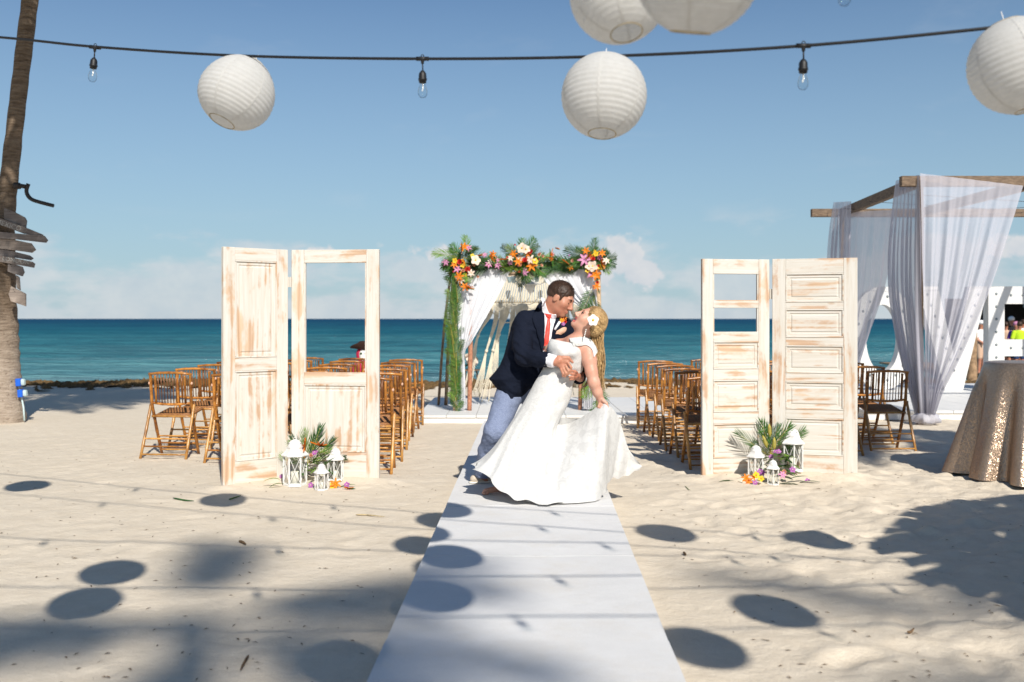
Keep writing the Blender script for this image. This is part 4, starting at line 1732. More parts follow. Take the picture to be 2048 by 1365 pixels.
def paradise_mesh(name, L, seed):
    """bird of paradise: beak-like green spathe and upright orange tongues"""
    rnd = random.Random(seed)
    mb = MB()
    mb.tube([(-.01, 0, 0), (L * .35, 0, L * .10), (L * .75, 0, L * .12), (L * 1.0, 0, L * .06)], [0.010, 0.016, 0.010, 0.001], 7, mi=1)
    for i in range(5):
        a = R(28 + 24 * i + rnd.uniform(-6, 6))
        l = L * rnd.uniform(.62, .9)
        y = rnd.uniform(-.02, .02)
        b = Vector((L * .12, 0, L * .10))
        d = Vector((math.cos(a), y * 6, math.sin(a))).normalized()
        s = Vector((0, 1, 0)).cross(d).normalized()
        rows = []
        for q, ww in ((0, .25), (.3, 1), (.65, .8), (1, .05)):
            c = b + d * (l * q)
            w = 0.022 * ww
            rows.append([c - s * w * .5 + Vector((0, -.004, 0)), c + Vector((0, .005, 0)), c + s * w * .5 + Vector((0, -.004, 0))])
        mb.grid(rows, mi=0)
        mb.grid([[p + Vector((0, .004, 0)) for p in r_] for r_ in rows], mi=0)
    return mb.mesh(name, ['petal_orange', 'leaf_green'], True, False)


FR = {
    'arch': [frond_mesh('frond', .55, 17, .25, .10 + .05 * i, [m, 'stem_yellow'], 40 + i, .0165, .55, .22) for i, m in enumerate(('leaf_green', 'leaf_dark', 'leaf_light', 'leaf_green'))],
    'post': [frond_mesh('frond', .95, 30, .27, .06, [m, 'stem_yellow'], 60 + i, .018, .35, .10) for i, m in enumerate(('leaf_green', 'leaf_light'))],
    'pot': [frond_mesh('frond', .42, 9, .21, .12 + .06 * i, [m, 'stem_yellow'], 80 + i, .012, .90, .06, .22) for i, m in enumerate(('leaf_green', 'leaf_light', 'leaf_dark'))],
    'tree': [frond_mesh('frond', 2.9, 52, .62, .28 + .12 * i, ['leaf_green' if i else 'leaf_light', 'stem_yellow'], 90 + i, .045, .45, .75, .2) for i in range(3)],
}
ROSE = petals_mesh('rose', 6, .048, .052, .55, -.35, ['petal_coral', 'petal_coral'], 1, 4)
ROSE_P = petals_mesh('rose', 6, .045, .050, .55, -.35, ['petal_peach', 'petal_peach'], 2, 4)
LILY_C = petals_mesh('lily', 6, .085, .036, .75, .9, ['petal_cream', 'petal_yellow'], 3)
LILY_P = petals_mesh('lily', 6, .085, .032, .65, .8, ['petal_pink', 'petal_purple'], 4)
LILY_O = petals_mesh('lily', 6, .075, .028, .85, .8, ['petal_orange', 'petal_yellow'], 5)
ORCH_Y = petals_mesh('orchid', 5, .045, .040, .35, .2, ['petal_yellow', 'petal_orange'], 6)
ORCH_V = petals_mesh('orchid', 5, .026, .022, .35, .2, ['petal_purple', 'petal_cream'], 7)
ORCH_C = petals_mesh('orchid', 5, .060, .055, .35, .25, ['petal_cream', 'petal_yellow'], 8)
PARAD = [paradise_mesh('bird_of_paradise', .17, s) for s in (1, 2)]
BUD = MB().tube([(0, 0, 0), (0, 0, .02), (0, 0, .055), (0, 0, .075)], [.004, .011, .010, .002], 7).mesh('bud', 'stem_yellow', True)
BROAD = [blade_mesh('broad_leaf', .30, .085, .5, 'leaf_green'), blade_mesh('broad_leaf', .26, .07, .8, 'leaf_light'), blade_mesh('broad_leaf', .24, .075, .3, 'leaf_dark')]


def aim(o, fwd, up=(0, 0, 1), roll=0.0, axis='Y', upaxis='Z'):
    q = Vector(fwd).normalized().to_track_quat(axis, upaxis)
    o.rotation_mode = 'QUATERNION'
    o.rotation_quaternion = q @ Euler((0, roll, 0) if axis == 'Y' else (0, 0, roll)).to_quaternion()


def add_frond(t, me, p, d, roll=0.0, s=1.0, name='frond', facing=None):
    o = put(name, me, t, loc=p, scale=s)
    if facing is None:
        aim(o, d, roll=roll)
    else:
        y = Vector(d).normalized()
        z = Vector(facing)
        z = (z - y * z.dot(y)).normalized()
        x = y.cross(z)
        o.rotation_mode = 'QUATERNION'
        o.rotation_quaternion = Matrix((x, y, z)).transposed().to_quaternion() @ Euler((0, roll, 0)).to_quaternion()
    return o


def add_flower(t, me, p, d, s=1.0, roll=0.0):
    o = put(me.name.split('.')[0], me, t, loc=p, scale=s)
    aim(o, d, axis='Z', upaxis='Y', roll=roll)
    return o


# ------------------------------------------------------------------ the arch
AD = 14.0


def build_arch():
    t = thing('wedding_arch', 'pole-framed wedding canopy dressed in white cloth on the stage', 'arch')
    S = 0.108

    def pole(name, pts, r, mat):
        pts = catmull(pts, 14)
        rnd = random.Random(int(r * 10000) + len(mat))
        return MB().tube(pts, [r * rnd.uniform(.93, 1.07) for _ in pts], 9).build(name, mat, t, True)
    TOPZ = 2.15
    pole('post', [(-.80, AD, S), (-.80, AD, 1.1), (-.79, AD, TOPZ)], .034, 'pale_pole')
    pole('post', [(1.215, AD, S), (1.225, AD, 1.1), (1.205, AD, TOPZ)], .036, 'pale_pole')
    pole('post', [(-.60, AD + .02, S), (-.585, AD + .02, 1.0), (-.57, AD + .02, TOPZ - .06)], .032, 'red_pole')
    pole('post', [(.965, AD + .12, S), (.985, AD + .12, 1.0), (1.0, AD + .12, TOPZ - .06)], .030, 'red_pole')
    pole('post', [(1.06, AD + .30, S), (1.065, AD + .30, 1.0), (1.08, AD + .3, TOPZ - .06)], .032, 'pale_pole')
    BD = 15.4
    pole('rear_post', [(-1.10, 14.9, S), (-1.02, 14.9, 1.2), (-.90, 14.9, 2.2)], .020, 'brown_bamboo')
    pole('rear_post', [(-.99, 14.9, S), (-.94, 14.9, 1.2), (-.86, 14.9, 2.2)], .026, 'brown_bamboo')
    pole('rear_post', [(1.33, BD, S), (1.32, BD, 1.2), (1.28, BD, 2.1)], .028, 'brown_bamboo')
    pole('front_beam', [(-.98, AD + .05, TOPZ), (.2, AD + .05, TOPZ + .02), (1.34, AD + .05, TOPZ - .02)], .034, 'brown_bamboo')
    pole('rear_beam', [(-.98, BD, 2.10), (.2, BD, 2.10), (1.38, BD, 2.10)], .028, 'brown_bamboo')
    pole('side_beam', [(-.86, AD, TOPZ - .03), (-.88, BD, 2.12)], .028, 'brown_bamboo')
    pole('side_beam', [(1.24, AD, TOPZ - .03), (1.28, BD, 2.12)], .028, 'brown_bamboo')
    pole('rear_post', [(-.93, BD, S), (-.92, BD, 1.2), (-.90, BD, 2.1)], .024, 'brown_bamboo')
    return t


build_arch()


def drape(Ls, Rs, nu, nv, nf, amp, seed=0, pinch=None):
    """hanging cloth between two edges with folds running down it"""
    L, Rr = catmull(Ls, nv), catmull(Rs, nv)
    w0 = max((a - b).length for a, b in zip(L, Rr))
    rnd = random.Random(seed)
    ph = [rnd.uniform(0, 6.28) for _ in range(3)]
    rows = []
    for i in range(nv):
        a, b = L[i], Rr[i]
        w = (b - a).length / w0
        d = (b - a).normalized() if (b - a).length > 1e-6 else Vector((1, 0, 0))
        nrm = d.cross(Vector((0, 0, 1)))
        if nrm.length < .05:
            nrm = Vector((0, -1, 0))
        nrm.normalize()
        r_ = []
        for j in range(nu):
            u = j / (nu - 1)
            A = amp * (0.45 + 0.8 * (1 - w)) * min(1.0, 0.25 + 3.0 * i / nv)
            f = math.sin(2 * math.pi * nf * u + ph[0] + 0.6 * math.sin(i * .12)) + 0.5 * math.sin(2 * math.pi * nf * 1.73 * u + ph[1]) + 0.25 * math.sin(2 * math.pi * nf * 3.1 * u + ph[2] + i * .05)
            r_.append(a.lerp(b, u) + nrm * (A * f))
        rows.append(r_)
    return MB().grid(rows)


def build_arch_drapes():
    def E(l, D):
        return [P(p[0], p[1], D if len(p) < 3 else p[2]) for p in l]
    o = drape(E([(926, 540), (921, 590), (916, 640), (919, 690), (921, 710), (920, 760), (917, 818)], AD - .05), E([(1024, 536), (1000, 585), (972, 635), (942, 685), (927, 708), (929, 760), (930, 818)], AD - .02), 60, 60, 6, .028, 3).build('arch_curtain', 'sheer_white', None, True, False)
    tag(o, 'white curtain gathered to the left post of the floral arch', 'curtain', 'arch curtains')
    o = drape(E([(1072, 536), (1098, 570), (1135, 598), (1172, 625), (1184, 650), (1176, 730), (1168, 818)], AD - .02), E([(1190, 540), (1192, 570), (1194, 600), (1196, 625), (1194, 650), (1190, 730), (1186, 818)], AD - .05), 60, 60, 6, .028, 4).build('arch_curtain', 'sheer_white', None, True, False)
    tag(o, 'white curtain swept to the right post behind the couple', 'curtain', 'arch curtains')


build_arch_drapes()


def build_macrame():
    D = 15.0
    t = thing('macrame_hanging', 'cream knotted rope hanging behind the couple inside the arch', 'macrame')
    zt = P(0, 553, D).z
    zm = P(0, 606, D).z
    xl, xr = P(1006, 0, D).x, P(1132, 0, D).x
    MB().tube([(xl - .05, D, zt), (xr + .05, D, zt)], .012, 8).build('top_rod', 'pale_pole', t, True)
    MB().tube([(P(975, 0, D).x, D, zm), (P(1160, 0, D).x, D, zm)], .011, 8).build('middle_rod', 'pale_pole', t, True)
    rnd = random.Random(9)
    n = 30
    cx = (xl + xr) / 2
    for i in range(n):
        u = (i + .5) / n
        x0 = xl + (xr - xl) * u
        x1 = cx + (x0 - cx) * 1.28
        mb = MB()
        for k in range(3):
            off = (k - 1) * .011
            mb.tube(catmull([(x0 + off, D - .012, zt), (x0 * .6 + x1 * .4 + off * .6, D - .016, zt * .5 + zm * .5), (x1 + off, D - .014, zm)], 8), .0058, 5)
        mb.build('upper_strand', 'rope_cotton', t, True)
    m = 17
    for i in range(m):
        u = (i + .5) / m
        x1 = cx + (u - .5) * (xr - xl) * 1.42
        spread = 2.3 + rnd.uniform(-.12, .12)
        x3 = cx + (u - .5) * (xr - xl) * spread
        zb = P(0, rnd.uniform(775, 808), D).z
        zk = zm - rnd.uniform(.45, .75)
        xk = x1 * .45 + x3 * .55
        mb = MB()
        for k in range(7):
            off = (k - 3) * .012
            mb.tube(catmull([(x1 + off, D - .012, zm), (x1 * .8 + xk * .2 + off * .8, D - .02, zm * .6 + zk * .4), (xk + off * .28, D - .02 + .004 * k, zk), (xk * .5 + x3 * .5 + off * 1.1, D - .02, (zk + zb) / 2), (x3 + off * 1.9 + rnd.uniform(-.02, .02), D - .01, zb + rnd.uniform(0, .06))], 16), .0056, 5)
        mb.ball((xk, D - .02, zk), .026, 8, 6)
        mb.build('tassel', 'rope_cotton', t, True)
    # swags linking the tassels
    for (a, b, dz) in ((-.9, -.2, .25), (-.55, .15, .32), (-.2, .6, .30), (.15, .95, .26)):
        xa, xb = cx + a * (xr - xl) * .8, cx + b * (xr - xl) * .8
        z0 = zm - .05
        pts = [(xa + (xb - xa) * s, D - .05, z0 - dz * (1 - (2 * s - 1) ** 2) - .15 * abs(2 * s - 1) * 0) for s in [k / 12 for k in range(13)]]
        MB().tube(pts, .009, 6).build('swag', 'rope_cotton', t, True)


build_macrame()


def build_chandelier():
    D = 14.55
    x, z = P(1060, 0, D).x, P(0, 556, D).z
    t = thing('chandelier', 'small pale glass-bead chandelier hanging in front of the macrame', 'chandelier', (x, D, 0))
    MB().tube([(0, 0, z), (0, 0, 2.12)], .004, 5).build('chain', 'rope_cotton', t)
    MB().lathe([(.02, z - .02), (.10, z - .09), (.115, z - .10), (.10, z - .11), (.02, z - .05)], 24).build('bowl', 'bone_white', t, True)
    MB().lathe([(.085, z - .10), (.07, z - .15), (.04, z - .19), (.008, z - .235)], 20, cap0=True, cap1=True).build('cone', 'bone_white', t, True)
    for k in range(10):
        a = 2 * math.pi * k / 10
        rx = .30
        mb = MB()
        mb.tube(catmull([(.04 * math.cos(a), .04 * math.sin(a), z - .03), (.18 * math.cos(a), .18 * math.sin(a), z - .10), (rx * math.cos(a), rx * math.sin(a), z - .02)], 8), .005, 5)
        mb.build('arm', 'bone_white', t, True)
        mb = MB()
        mb.lathe([(.005, z - .075), (.022, z - .07), (.032, z - .03), (.034, z + .015), (.03, z + .012), (.02, z - .05)], 10, center=(rx * math.cos(a), rx * math.sin(a), 0))
        mb.build('glass_cup', 'clear_plastic', t, True)


build_chandelier()


def build_garland():
    rnd = random.Random(31)
    t = thing('palm_garland', 'green palm frond garland laid along the beam and posts of the arch', 'garland')
    z0 = 2.15
    # along the beam: three bursts joined by trailing fronds
    for (cx, cz, n, spread) in ((P(925, 0, AD).x, P(0, 520, AD).z, 24, 1.0), (P(1045, 0, AD).x, P(0, 520, AD).z, 22, 1.0), (P(1182, 0, AD).x, P(0, 520, AD).z, 24, 1.0)):
        for i in range(n):
            a = 2 * math.pi * i / n + rnd.uniform(-.2, .2)
            d = Vector((math.cos(a) * 1.25, rnd.uniform(-.55, .25), math.sin(a) * .62))
            if math.sin(a) > .75:
                s = rnd.uniform(.38, .56)
            else:
                s = rnd.uniform(.42, .70)
            p = Vector((cx + rnd.uniform(-.05, .05), AD - .05 + rnd.uniform(-.04, .05), cz + rnd.uniform(-.05, .05)))
            add_frond(t, FR['arch'][rnd.randrange(4)], p, d, rnd.uniform(-.7, .7), s, facing=(0, -1, .35))
    for i in range(40):
        x = -.65 + 1.75 * i / 39 + rnd.uniform(-.05, .05)
        sgn = 1 if rnd.random() < .5 else -1
        d = Vector((sgn, rnd.uniform(-.3, .1), rnd.uniform(-.35, .25)))
        add_frond(t, FR['arch'][rnd.randrange(4)], Vector((x, AD - .02 + rnd.uniform(-.04, .04), z0 - .02 + rnd.uniform(-.04, .05))), d, rnd.uniform(-.8, .8), rnd.uniform(.6, .85), facing=(0, -1, .5))
    # down the left post, tips up
    for i in range(26):
        z = .18 + 1.75 * i / 25
        x = P(912 + 5 * math.sin(i * 1.7), 0, AD).x
        sg = -1 if i % 3 else 1
        d = Vector((sg * rnd.uniform(.25, .75), rnd.uniform(-.25, .02), 1))
        add_frond(t, FR['arch'][i % 4], Vector((x, AD - .07 - rnd.uniform(0, .03), z - .10)), d, rnd.uniform(-.5, .5), rnd.uniform(.29, .44), facing=(.1, -1, .1))
    for i in range(9):
        z = .20 + 1.55 * i / 8
        x = P(913 + 4 * math.sin(i), 0, AD).x
        d = Vector((rnd.uniform(-.22, .02), rnd.uniform(-.10, .02), 1))
        add_frond(t, FR['post'][i % 2], Vector((x, AD - .06 - .012 * i, z - .12)), d, rnd.uniform(-.45, .45), rnd.uniform(.42, .56), facing=(.1, -1, 0))
    # down the right post
    for i in range(7):
        z = 1.85 - .13 * i
        x = P(1190, 0, AD).x
        d = Vector((rnd.uniform(-.45, .25), rnd.uniform(-.2, .0), -1))
        add_frond(t, FR['arch'][i % 4], Vector((x + rnd.uniform(-.03, .03), AD - .06, z)), d, rnd.uniform(-.6, .6), rnd.uniform(.55, .8), facing=(0, -1, 0))
    for i in range(5):
        z = .95 - .16 * i
        x = P(1196, 0, AD).x
        d = Vector((rnd.uniform(-.5, .3), rnd.uniform(-.2, .0), -.8))
        add_frond(t, FR['arch'][i % 4], Vector((x, AD - .06, z)), d, rnd.uniform(-.6, .6), rnd.uniform(.5, .75), facing=(0, -1, 0))


build_garland()


def cluster(label, spots, seed):
    rnd = random.Random(seed)
    cx = sum(s[0] for s in spots) / len(spots)
    t = thing('flower_cluster', label, 'flowers', (0, 0, 0), 0, 'flower clusters on the arch')
    for (px, py, me, s) in spots:
        p = P(px, py, AD - .17 - rnd.uniform(0, .05))
        d = Vector((rnd.uniform(-.35, .35) + (px - cx) * .012, -1, rnd.uniform(-.1, .5)))
        add_flower(t, me, p, d, s * .84, rnd.uniform(0, 6))
    small = (ROSE_P, LILY_O, ORCH_Y, ORCH_V, ROSE, ROSE, PARAD[0], LILY_P, ROSE_P, PARAD[1])
    for i in range(26):
        px, py, me, s = spots[rnd.randrange(len(spots))]
        p = P(px + rnd.gauss(0, 9), py + rnd.gauss(0, 8), AD - .13 - rnd.uniform(0, .05))
        add_flower(t, small[rnd.randrange(len(small))], p, Vector((rnd.uniform(-.6, .6), -1, rnd.uniform(-.4, .6))), rnd.uniform(.38, .68), rnd.uniform(0, 6))
    for i in range(10):
        px, py, me, s = spots[rnd.randrange(len(spots))]
        a = rnd.uniform(0, 6.28)
        o = put('broad_leaf', BROAD[rnd.randrange(3)], t, loc=P(px, py, AD - .12), scale=rnd.uniform(.35, .55))
        aim(o, (math.cos(a), -.35, math.sin(a)))
    return t


cluster('bright orange, coral and cream flowers on the arch, left corner', [
    (920, 524, ROSE, 1.2), (935, 541, ROSE, 1.3), (951, 521, ORCH_C, 1.4), (928, 495, LILY_O, 1.1), (923, 503, PARAD[0], .9), (910, 522, ORCH_Y, 1.0), (909, 530, LILY_O, .9),
    (914, 538, LILY_P, .9), (925, 532, ORCH_Y, .9), (926, 542, ROSE_P, .9), (942, 547, LILY_C, .8), (929, 551, ORCH_Y, 1.0), (919, 553, LILY_O, 1.1), (923, 560, LILY_C, .9), (932, 576, PARAD[1], .9),
    (930, 574, LILY_O, 1.0), (978, 513, PARAD[1], .9), (985, 509, LILY_O, .9), (945, 512, ORCH_Y, .8), (915, 556, ROSE_P, .8), (980, 525, LILY_C, .6)], 51)
cluster('cream, coral and yellow flowers on the arch, middle of the beam', [
    (1044, 497, ORCH_C, 1.5), (1052, 500, ORCH_C, 1.2), (1028, 508, LILY_O, .9), (1062, 504, ROSE, 1.0), (1040, 517, ORCH_C, .9), (1050, 522, ROSE, 1.2), (1036, 524, LILY_O, 1.0), (1015, 519, PARAD[0], .9),
    (1061, 520, LILY_C, 1.0), (1070, 523, ORCH_Y, 1.2), (1064, 533, LILY_O, 1.3), (1078, 510, ROSE_P, .8), (1085, 513, ROSE_P, .7), (1040, 531, ROSE_P, 1.1), (1082, 532, ROSE_P, .8), (1100, 513, PARAD[1], .8), (1021, 517, LILY_C, .7), (1056, 508, LILY_O, .8), (1102, 518, LILY_O, .6)], 52)
cluster('pink, cream and orange flowers on the arch, right corner', [
    (1168, 520, LILY_P, 1.3), (1186, 519, ROSE, 1.0), (1185, 533, ORCH_C, 1.5), (1178, 533, ORCH_C, 1.1), (1172, 502, LILY_O, .9), (1180, 508, PARAD[0], .8), (1192, 508, ORCH_Y, 1.0), (1204, 507, LILY_O, .9), (1200, 524, PARAD[1], 1.0),
    (1212, 522, LILY_C, .8), (1202, 535, ORCH_Y, 1.2), (1182, 547, LILY_P, 1.1), (1191, 550, LILY_O, 1.3), (1194, 553, ORCH_Y, .9), (1175, 542, ORCH_Y, .9), (1140, 530, PARAD[0], 1.0), (1146, 522, ROSE_P, .8), (1193, 573, LILY_O, .9), (1186, 576, ROSE_P, .7), (1176, 517, ORCH_V, 1.2)], 53)


# ------------------------------------------------------------------ arrangements at the screens
def arrangement(px, py, label, seed, lean, back=-.08):
    rnd = random.Random(seed)
    x, y = ground_at(px, py)
    y += back
    z = gz(x, y)
    t = thing('floral_arrangement', label, 'flowers', (0, 0, 0))
    for i in range(9):
        a = math.pi * (i + .5) / 9
        d = Vector((math.cos(a) * .85 + lean, rnd.uniform(-.25, .1), math.sin(a) * 1.15))
        add_frond(t, FR['pot'][rnd.randrange(3)], Vector((x + rnd.uniform(-.06, .06), y + rnd.uniform(-.02, .04), z + .13)), d, rnd.uniform(-.5, .5), rnd.uniform(.52, .82), facing=(0, -1, .2))
    for i in range(24):
        d = Vector((rnd.uniform(-1, 1) + lean, rnd.uniform(-.7, -.05), rnd.uniform(.0, .55)))
        o = put('broad_leaf', BROAD[rnd.randrange(3)], t, loc=(x + rnd.uniform(-.10, .14), y - rnd.uniform(.0, .16), z + rnd.uniform(.01, .16)), scale=rnd.uniform(.35, .7))
        aim(o, d)
    return t, x, y, z, rnd


t, x, y, z, rnd = arrangement(622, 962, 'palm fronds and orange strelitzia tucked behind the lanterns of the left screen', 61, .10)
for (px, py, D, me, s) in ((610, 891, y - .10, PARAD[0], 1.2), (640, 893, y - .10, PARAD[1], 1.1), (671, 968, y - .32, LILY_O, .9), (668, 972, y - .32, ORCH_Y, 1.1), (696, 978, y - .33, PARAD[0], .6), (625, 910, y - .1, ORCH_V, 1.0),
                           (630, 905, y - .1, ORCH_V, 1.2), (622, 971, y - .3, ORCH_V, 1.2), (694, 970, y - .33, ORCH_V, 1.2), (675, 983, y - .34, ORCH_V, 1.1), (676, 985, y - .35, ORCH_V, 1.1), (622, 912, y - .1, ROSE_P, .7), (563, 953, y, ORCH_V, .9)):
    add_flower(t, me, P(px, py, D), (rnd.uniform(-.4, .4), -1, .5), s * .72, rnd.uniform(0, 6))
for (px, py, ang, s) in ((680, 982, .1, .9), (672, 980, .55, 1.0), (560, 960, 2.75, .9), (566, 968, 3.0, .9), (690, 984, -.02, 1.1), (645, 940, 1.0, 1.0)):
    o = put('broad_leaf', BROAD[1 if s < 1 else 0], t, loc=P(px, py, y - .26), scale=(.4, .65 * s, .6))
    aim(o, (math.cos(ang), -.2, math.sin(ang) + .05))
t, x, y, z, rnd = arrangement(1548, 958, 'palm fronds, lily buds and orange flowers around the lanterns of the right screen', 62, .02, .015)
for (px, py, D, me, s) in ((1512, 951, y - .34, ORCH_Y, .95), (1508, 955, y - .34, LILY_O, .6), (1492, 957, y - .36, LILY_O, .75), (1500, 961, y - .35, ROSE_P, .6), (1522, 958, y - .34, ORCH_Y, .8), (1495, 964, y - .36, LILY_O, .8), (1520, 944, y - .2, ORCH_V, 1.3), (1525, 946, y - .2, ORCH_V, 1.2),
                           (1557, 904, y - .15, ORCH_V, 1.2), (1551, 905, y - .15, ORCH_V, 1.1), (1585, 940, y - .3, ORCH_V, 1.3), (1568, 945, y - .3, ROSE_P, .8), (1615, 962, y - .2, ORCH_V, 1.1), (1510, 966, y - .36, ORCH_V, 1.1), (1542, 914, y - .15, ORCH_V, 1.0), (1565, 950, y - .36, LILY_P, .6)):
    add_flower(t, me, P(px, py, D), (rnd.uniform(-.4, .4), -1, .5), s * .72, rnd.uniform(0, 6))
for px, py, a in ((1534, 888, .5), (1548, 893, -.1), (1540, 866, .05)):
    o = put('bud', BUD, t, loc=P(px, py + 8, y - .1), scale=1.5)
    o.rotation_euler = (R(-8), -a * .6, 0)
for (px, py, ang, s) in ((1490, 968, 2.85, 1.2), (1482, 972, 3.05, 1.0), (1600, 965, .15, 1.0), (1580, 958, .3, .9), (1560, 968, .1, .9), (1500, 975, 2.6, .8)):
    o = put('broad_leaf', BROAD[0 if s > 1 else 2], t, loc=P(px, py, y - .24), scale=(.4, .75 * s, .6))
    aim(o, (math.cos(ang), -.2, math.sin(ang) + .05))


# ------------------------------------------------------------------ palm trees
def palm_tree(label, pts, rads, nf, seed, fscale=1.0, sag=(-.55, .75)):
    rnd = random.Random(seed)
    t = thing('palm_tree', label, 'tree', tuple(pts[0]), 0)
    base = Vector(pts[0])
    path = catmull([Vector(p) - base for p in pts], 90)
    rr = interp_list(list(rads), 90)
    rr = [r * (1 + .035 * math.sin(i * 2.1) + rnd.uniform(-.02, .02)) for i, r in enumerate(rr)]
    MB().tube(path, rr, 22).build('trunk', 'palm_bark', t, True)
    top = path[-1]
    for i in range(nf):
        a = 2 * math.pi * i / nf * 2.4 + rnd.uniform(-.2, .2)
        el = sag[0] + (sag[1] - sag[0]) * ((i * 7) % nf) / nf + rnd.uniform(-.1, .1)
        d = Vector((math.cos(a) * math.cos(el), math.sin(a) * math.cos(el), math.sin(el)))
        add_frond(t, FR['tree'][rnd.randrange(3)], top + d * .08, d, rnd.uniform(-.2, .2), fscale * rnd.uniform(.85, 1.1))
    return t


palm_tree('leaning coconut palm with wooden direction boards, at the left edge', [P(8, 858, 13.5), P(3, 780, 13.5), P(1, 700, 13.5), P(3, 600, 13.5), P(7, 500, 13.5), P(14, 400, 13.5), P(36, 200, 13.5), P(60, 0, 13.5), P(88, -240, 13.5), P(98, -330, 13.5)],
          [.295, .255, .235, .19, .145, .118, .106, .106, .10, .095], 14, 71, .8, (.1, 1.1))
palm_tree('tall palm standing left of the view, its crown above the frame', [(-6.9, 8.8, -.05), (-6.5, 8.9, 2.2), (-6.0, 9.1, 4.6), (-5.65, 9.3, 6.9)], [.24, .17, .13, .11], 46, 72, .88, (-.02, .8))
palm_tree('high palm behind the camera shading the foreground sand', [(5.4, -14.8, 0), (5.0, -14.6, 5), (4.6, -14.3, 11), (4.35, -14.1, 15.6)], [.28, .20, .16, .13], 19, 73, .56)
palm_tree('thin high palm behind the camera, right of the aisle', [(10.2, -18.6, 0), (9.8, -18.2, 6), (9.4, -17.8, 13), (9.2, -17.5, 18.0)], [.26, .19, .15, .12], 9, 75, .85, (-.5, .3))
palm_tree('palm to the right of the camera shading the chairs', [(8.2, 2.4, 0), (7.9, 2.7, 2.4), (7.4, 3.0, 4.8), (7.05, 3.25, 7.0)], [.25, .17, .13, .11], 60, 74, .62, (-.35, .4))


def build_umbrella():
    t = thing('thatched_umbrella', 'thatched beach umbrella standing just right of the view', 'umbrella', (5.45, 2.95, 0))
    MB().tube([(0, 0, -.05), (0, 0, 3.0)], .07, 12).build('pole', 'pile_wood', t, True)
    rnd = random.Random(12)
    mb = MB()
    for ring in range(5):
        r0, r1 = .1 + .42 * ring, .1 + .42 * (ring + 1) + .12
        n = 40 + 22 * ring
        for k in range(n):
            a = 2 * math.pi * k / n + rnd.uniform(-.03, .03)
            w = 2 * math.pi / n * 1.15
            rr = r1 * rnd.uniform(.93, 1.08)
            z0, z1 = 3.15 - r0 * .38, 3.15 - rr * .38 - rnd.uniform(0, .06)
            mb.add([(r0 * math.cos(a - w), r0 * math.sin(a - w), z0), (r0 * math.cos(a + w), r0 * math.sin(a + w), z0), (rr * math.cos(a + w * .8), rr * math.sin(a + w * .8), z1), (rr * math.cos(a - w * .8), rr * math.sin(a - w * .8), z1)], [(0, 1, 2, 3)])
    mb.build('thatch_roof', 'thatch', t, fix=False)


build_umbrella()
# ------------------------------------------------------------------ boards, sockets and pipe on the palm
def board(poly, D, label, text=None, tilt=0.0, txt=None):
    """weathered direction board nailed to the palm, outline in photograph pixels"""
    c = P(sum(p[0] for p in poly) / len(poly), sum(p[1] for p in poly) / len(poly), D)
    pts = [P(p[0], p[1], D) - c for p in poly]
    mb = MB().prism([(p.x, p.z) for p in pts], 0.0, 0.024)
    o = mb.build('direction_board', 'driftwood')
    o.location = c
    o.rotation_euler = (0, 0, tilt)
    tag(o, label, 'sign', 'direction boards on the palm')
    # two nail heads
    for s in (.18, .26):
        a = pts[0].lerp(pts[len(pts) // 2], s)
        n_ = MB().ball((a.x, -.001, a.z), .006, 6, 4).build('nail', 'rusty_pipe', o)
    if text:
        px, py, hgt, ang = txt
        cu = bpy.data.curves.new('lettering', 'FONT')
        cu.body = text
        cu.size = hgt / F * D * 1.35
        cu.extrude = 0.0006
        cu.space_character = 1.05
        tmp = bpy.data.objects.new('lettering', cu)
        C.objects.link(tmp)
        dg = bpy.context.evaluated_depsgraph_get()
        me = bpy.data.meshes.new_from_object(tmp.evaluated_get(dg))
        bpy.data.objects.remove(tmp)
        me.materials.clear()
        me.materials.append(M['sign_paint'])
        lo = put('lettering', me, o)
        lo.location = P(px, py, D) - c + Vector((0, -.0015, 0))
        lo.rotation_euler = (R(90), ang, 0)
    return o


board([(8, 416), (30, 425), (49, 435), (53, 442), (51, 456), (30, 448), (8, 438)], 13.24, 'topmost grey direction board on the palm, blunt end')
board([(-48, 422), (0, 437), (50, 455), (86, 470), (84, 473), (48, 468), (0, 450), (-48, 437)], 13.21, 'long dark tapering board slanting across the palm trunk', 'MEXICO', 0, (-9, 447, 10, R(17.5)))
board([(-48, 460), (30, 467), (88, 472), (95, 481), (91, 486), (30, 479), (-48, 474)], 13.19, 'longest direction board on the palm with a pale worn point')
board([(-48, 475), (28, 480), (62, 487), (71, 500), (63, 506), (28, 501), (-48, 491)], 13.22, 'broad arrow-ended board with faded green lettering on the palm')
board([(-44, 490), (0, 497), (58, 511), (66, 517), (61, 521), (0, 511), (-44, 503)], 13.24, 'narrow dark pointed board just above the lowest long one')
board([(-44, 504), (0, 511), (64, 524), (69, 528), (67, 536), (0, 524), (-44, 517)], 13.20, 'long grey board with a blunt tip, fifth from the pipe', 'LONDON', 0, (4, 520.5, 9, R(10)))
board([(16, 525), (44, 534), (48, 545), (44, 553), (30, 549), (15, 543)], 13.22, 'short grey arrow board below the long boards')
board([(32, 551), (38, 555), (40, 581), (33, 576)], 13.25, 'narrow upright board half hidden behind the lowest sign')
board([(22, 573), (51, 588), (51, 613), (22, 603), (17, 589)], 13.18, 'pale lowest sign on the palm pointing left')


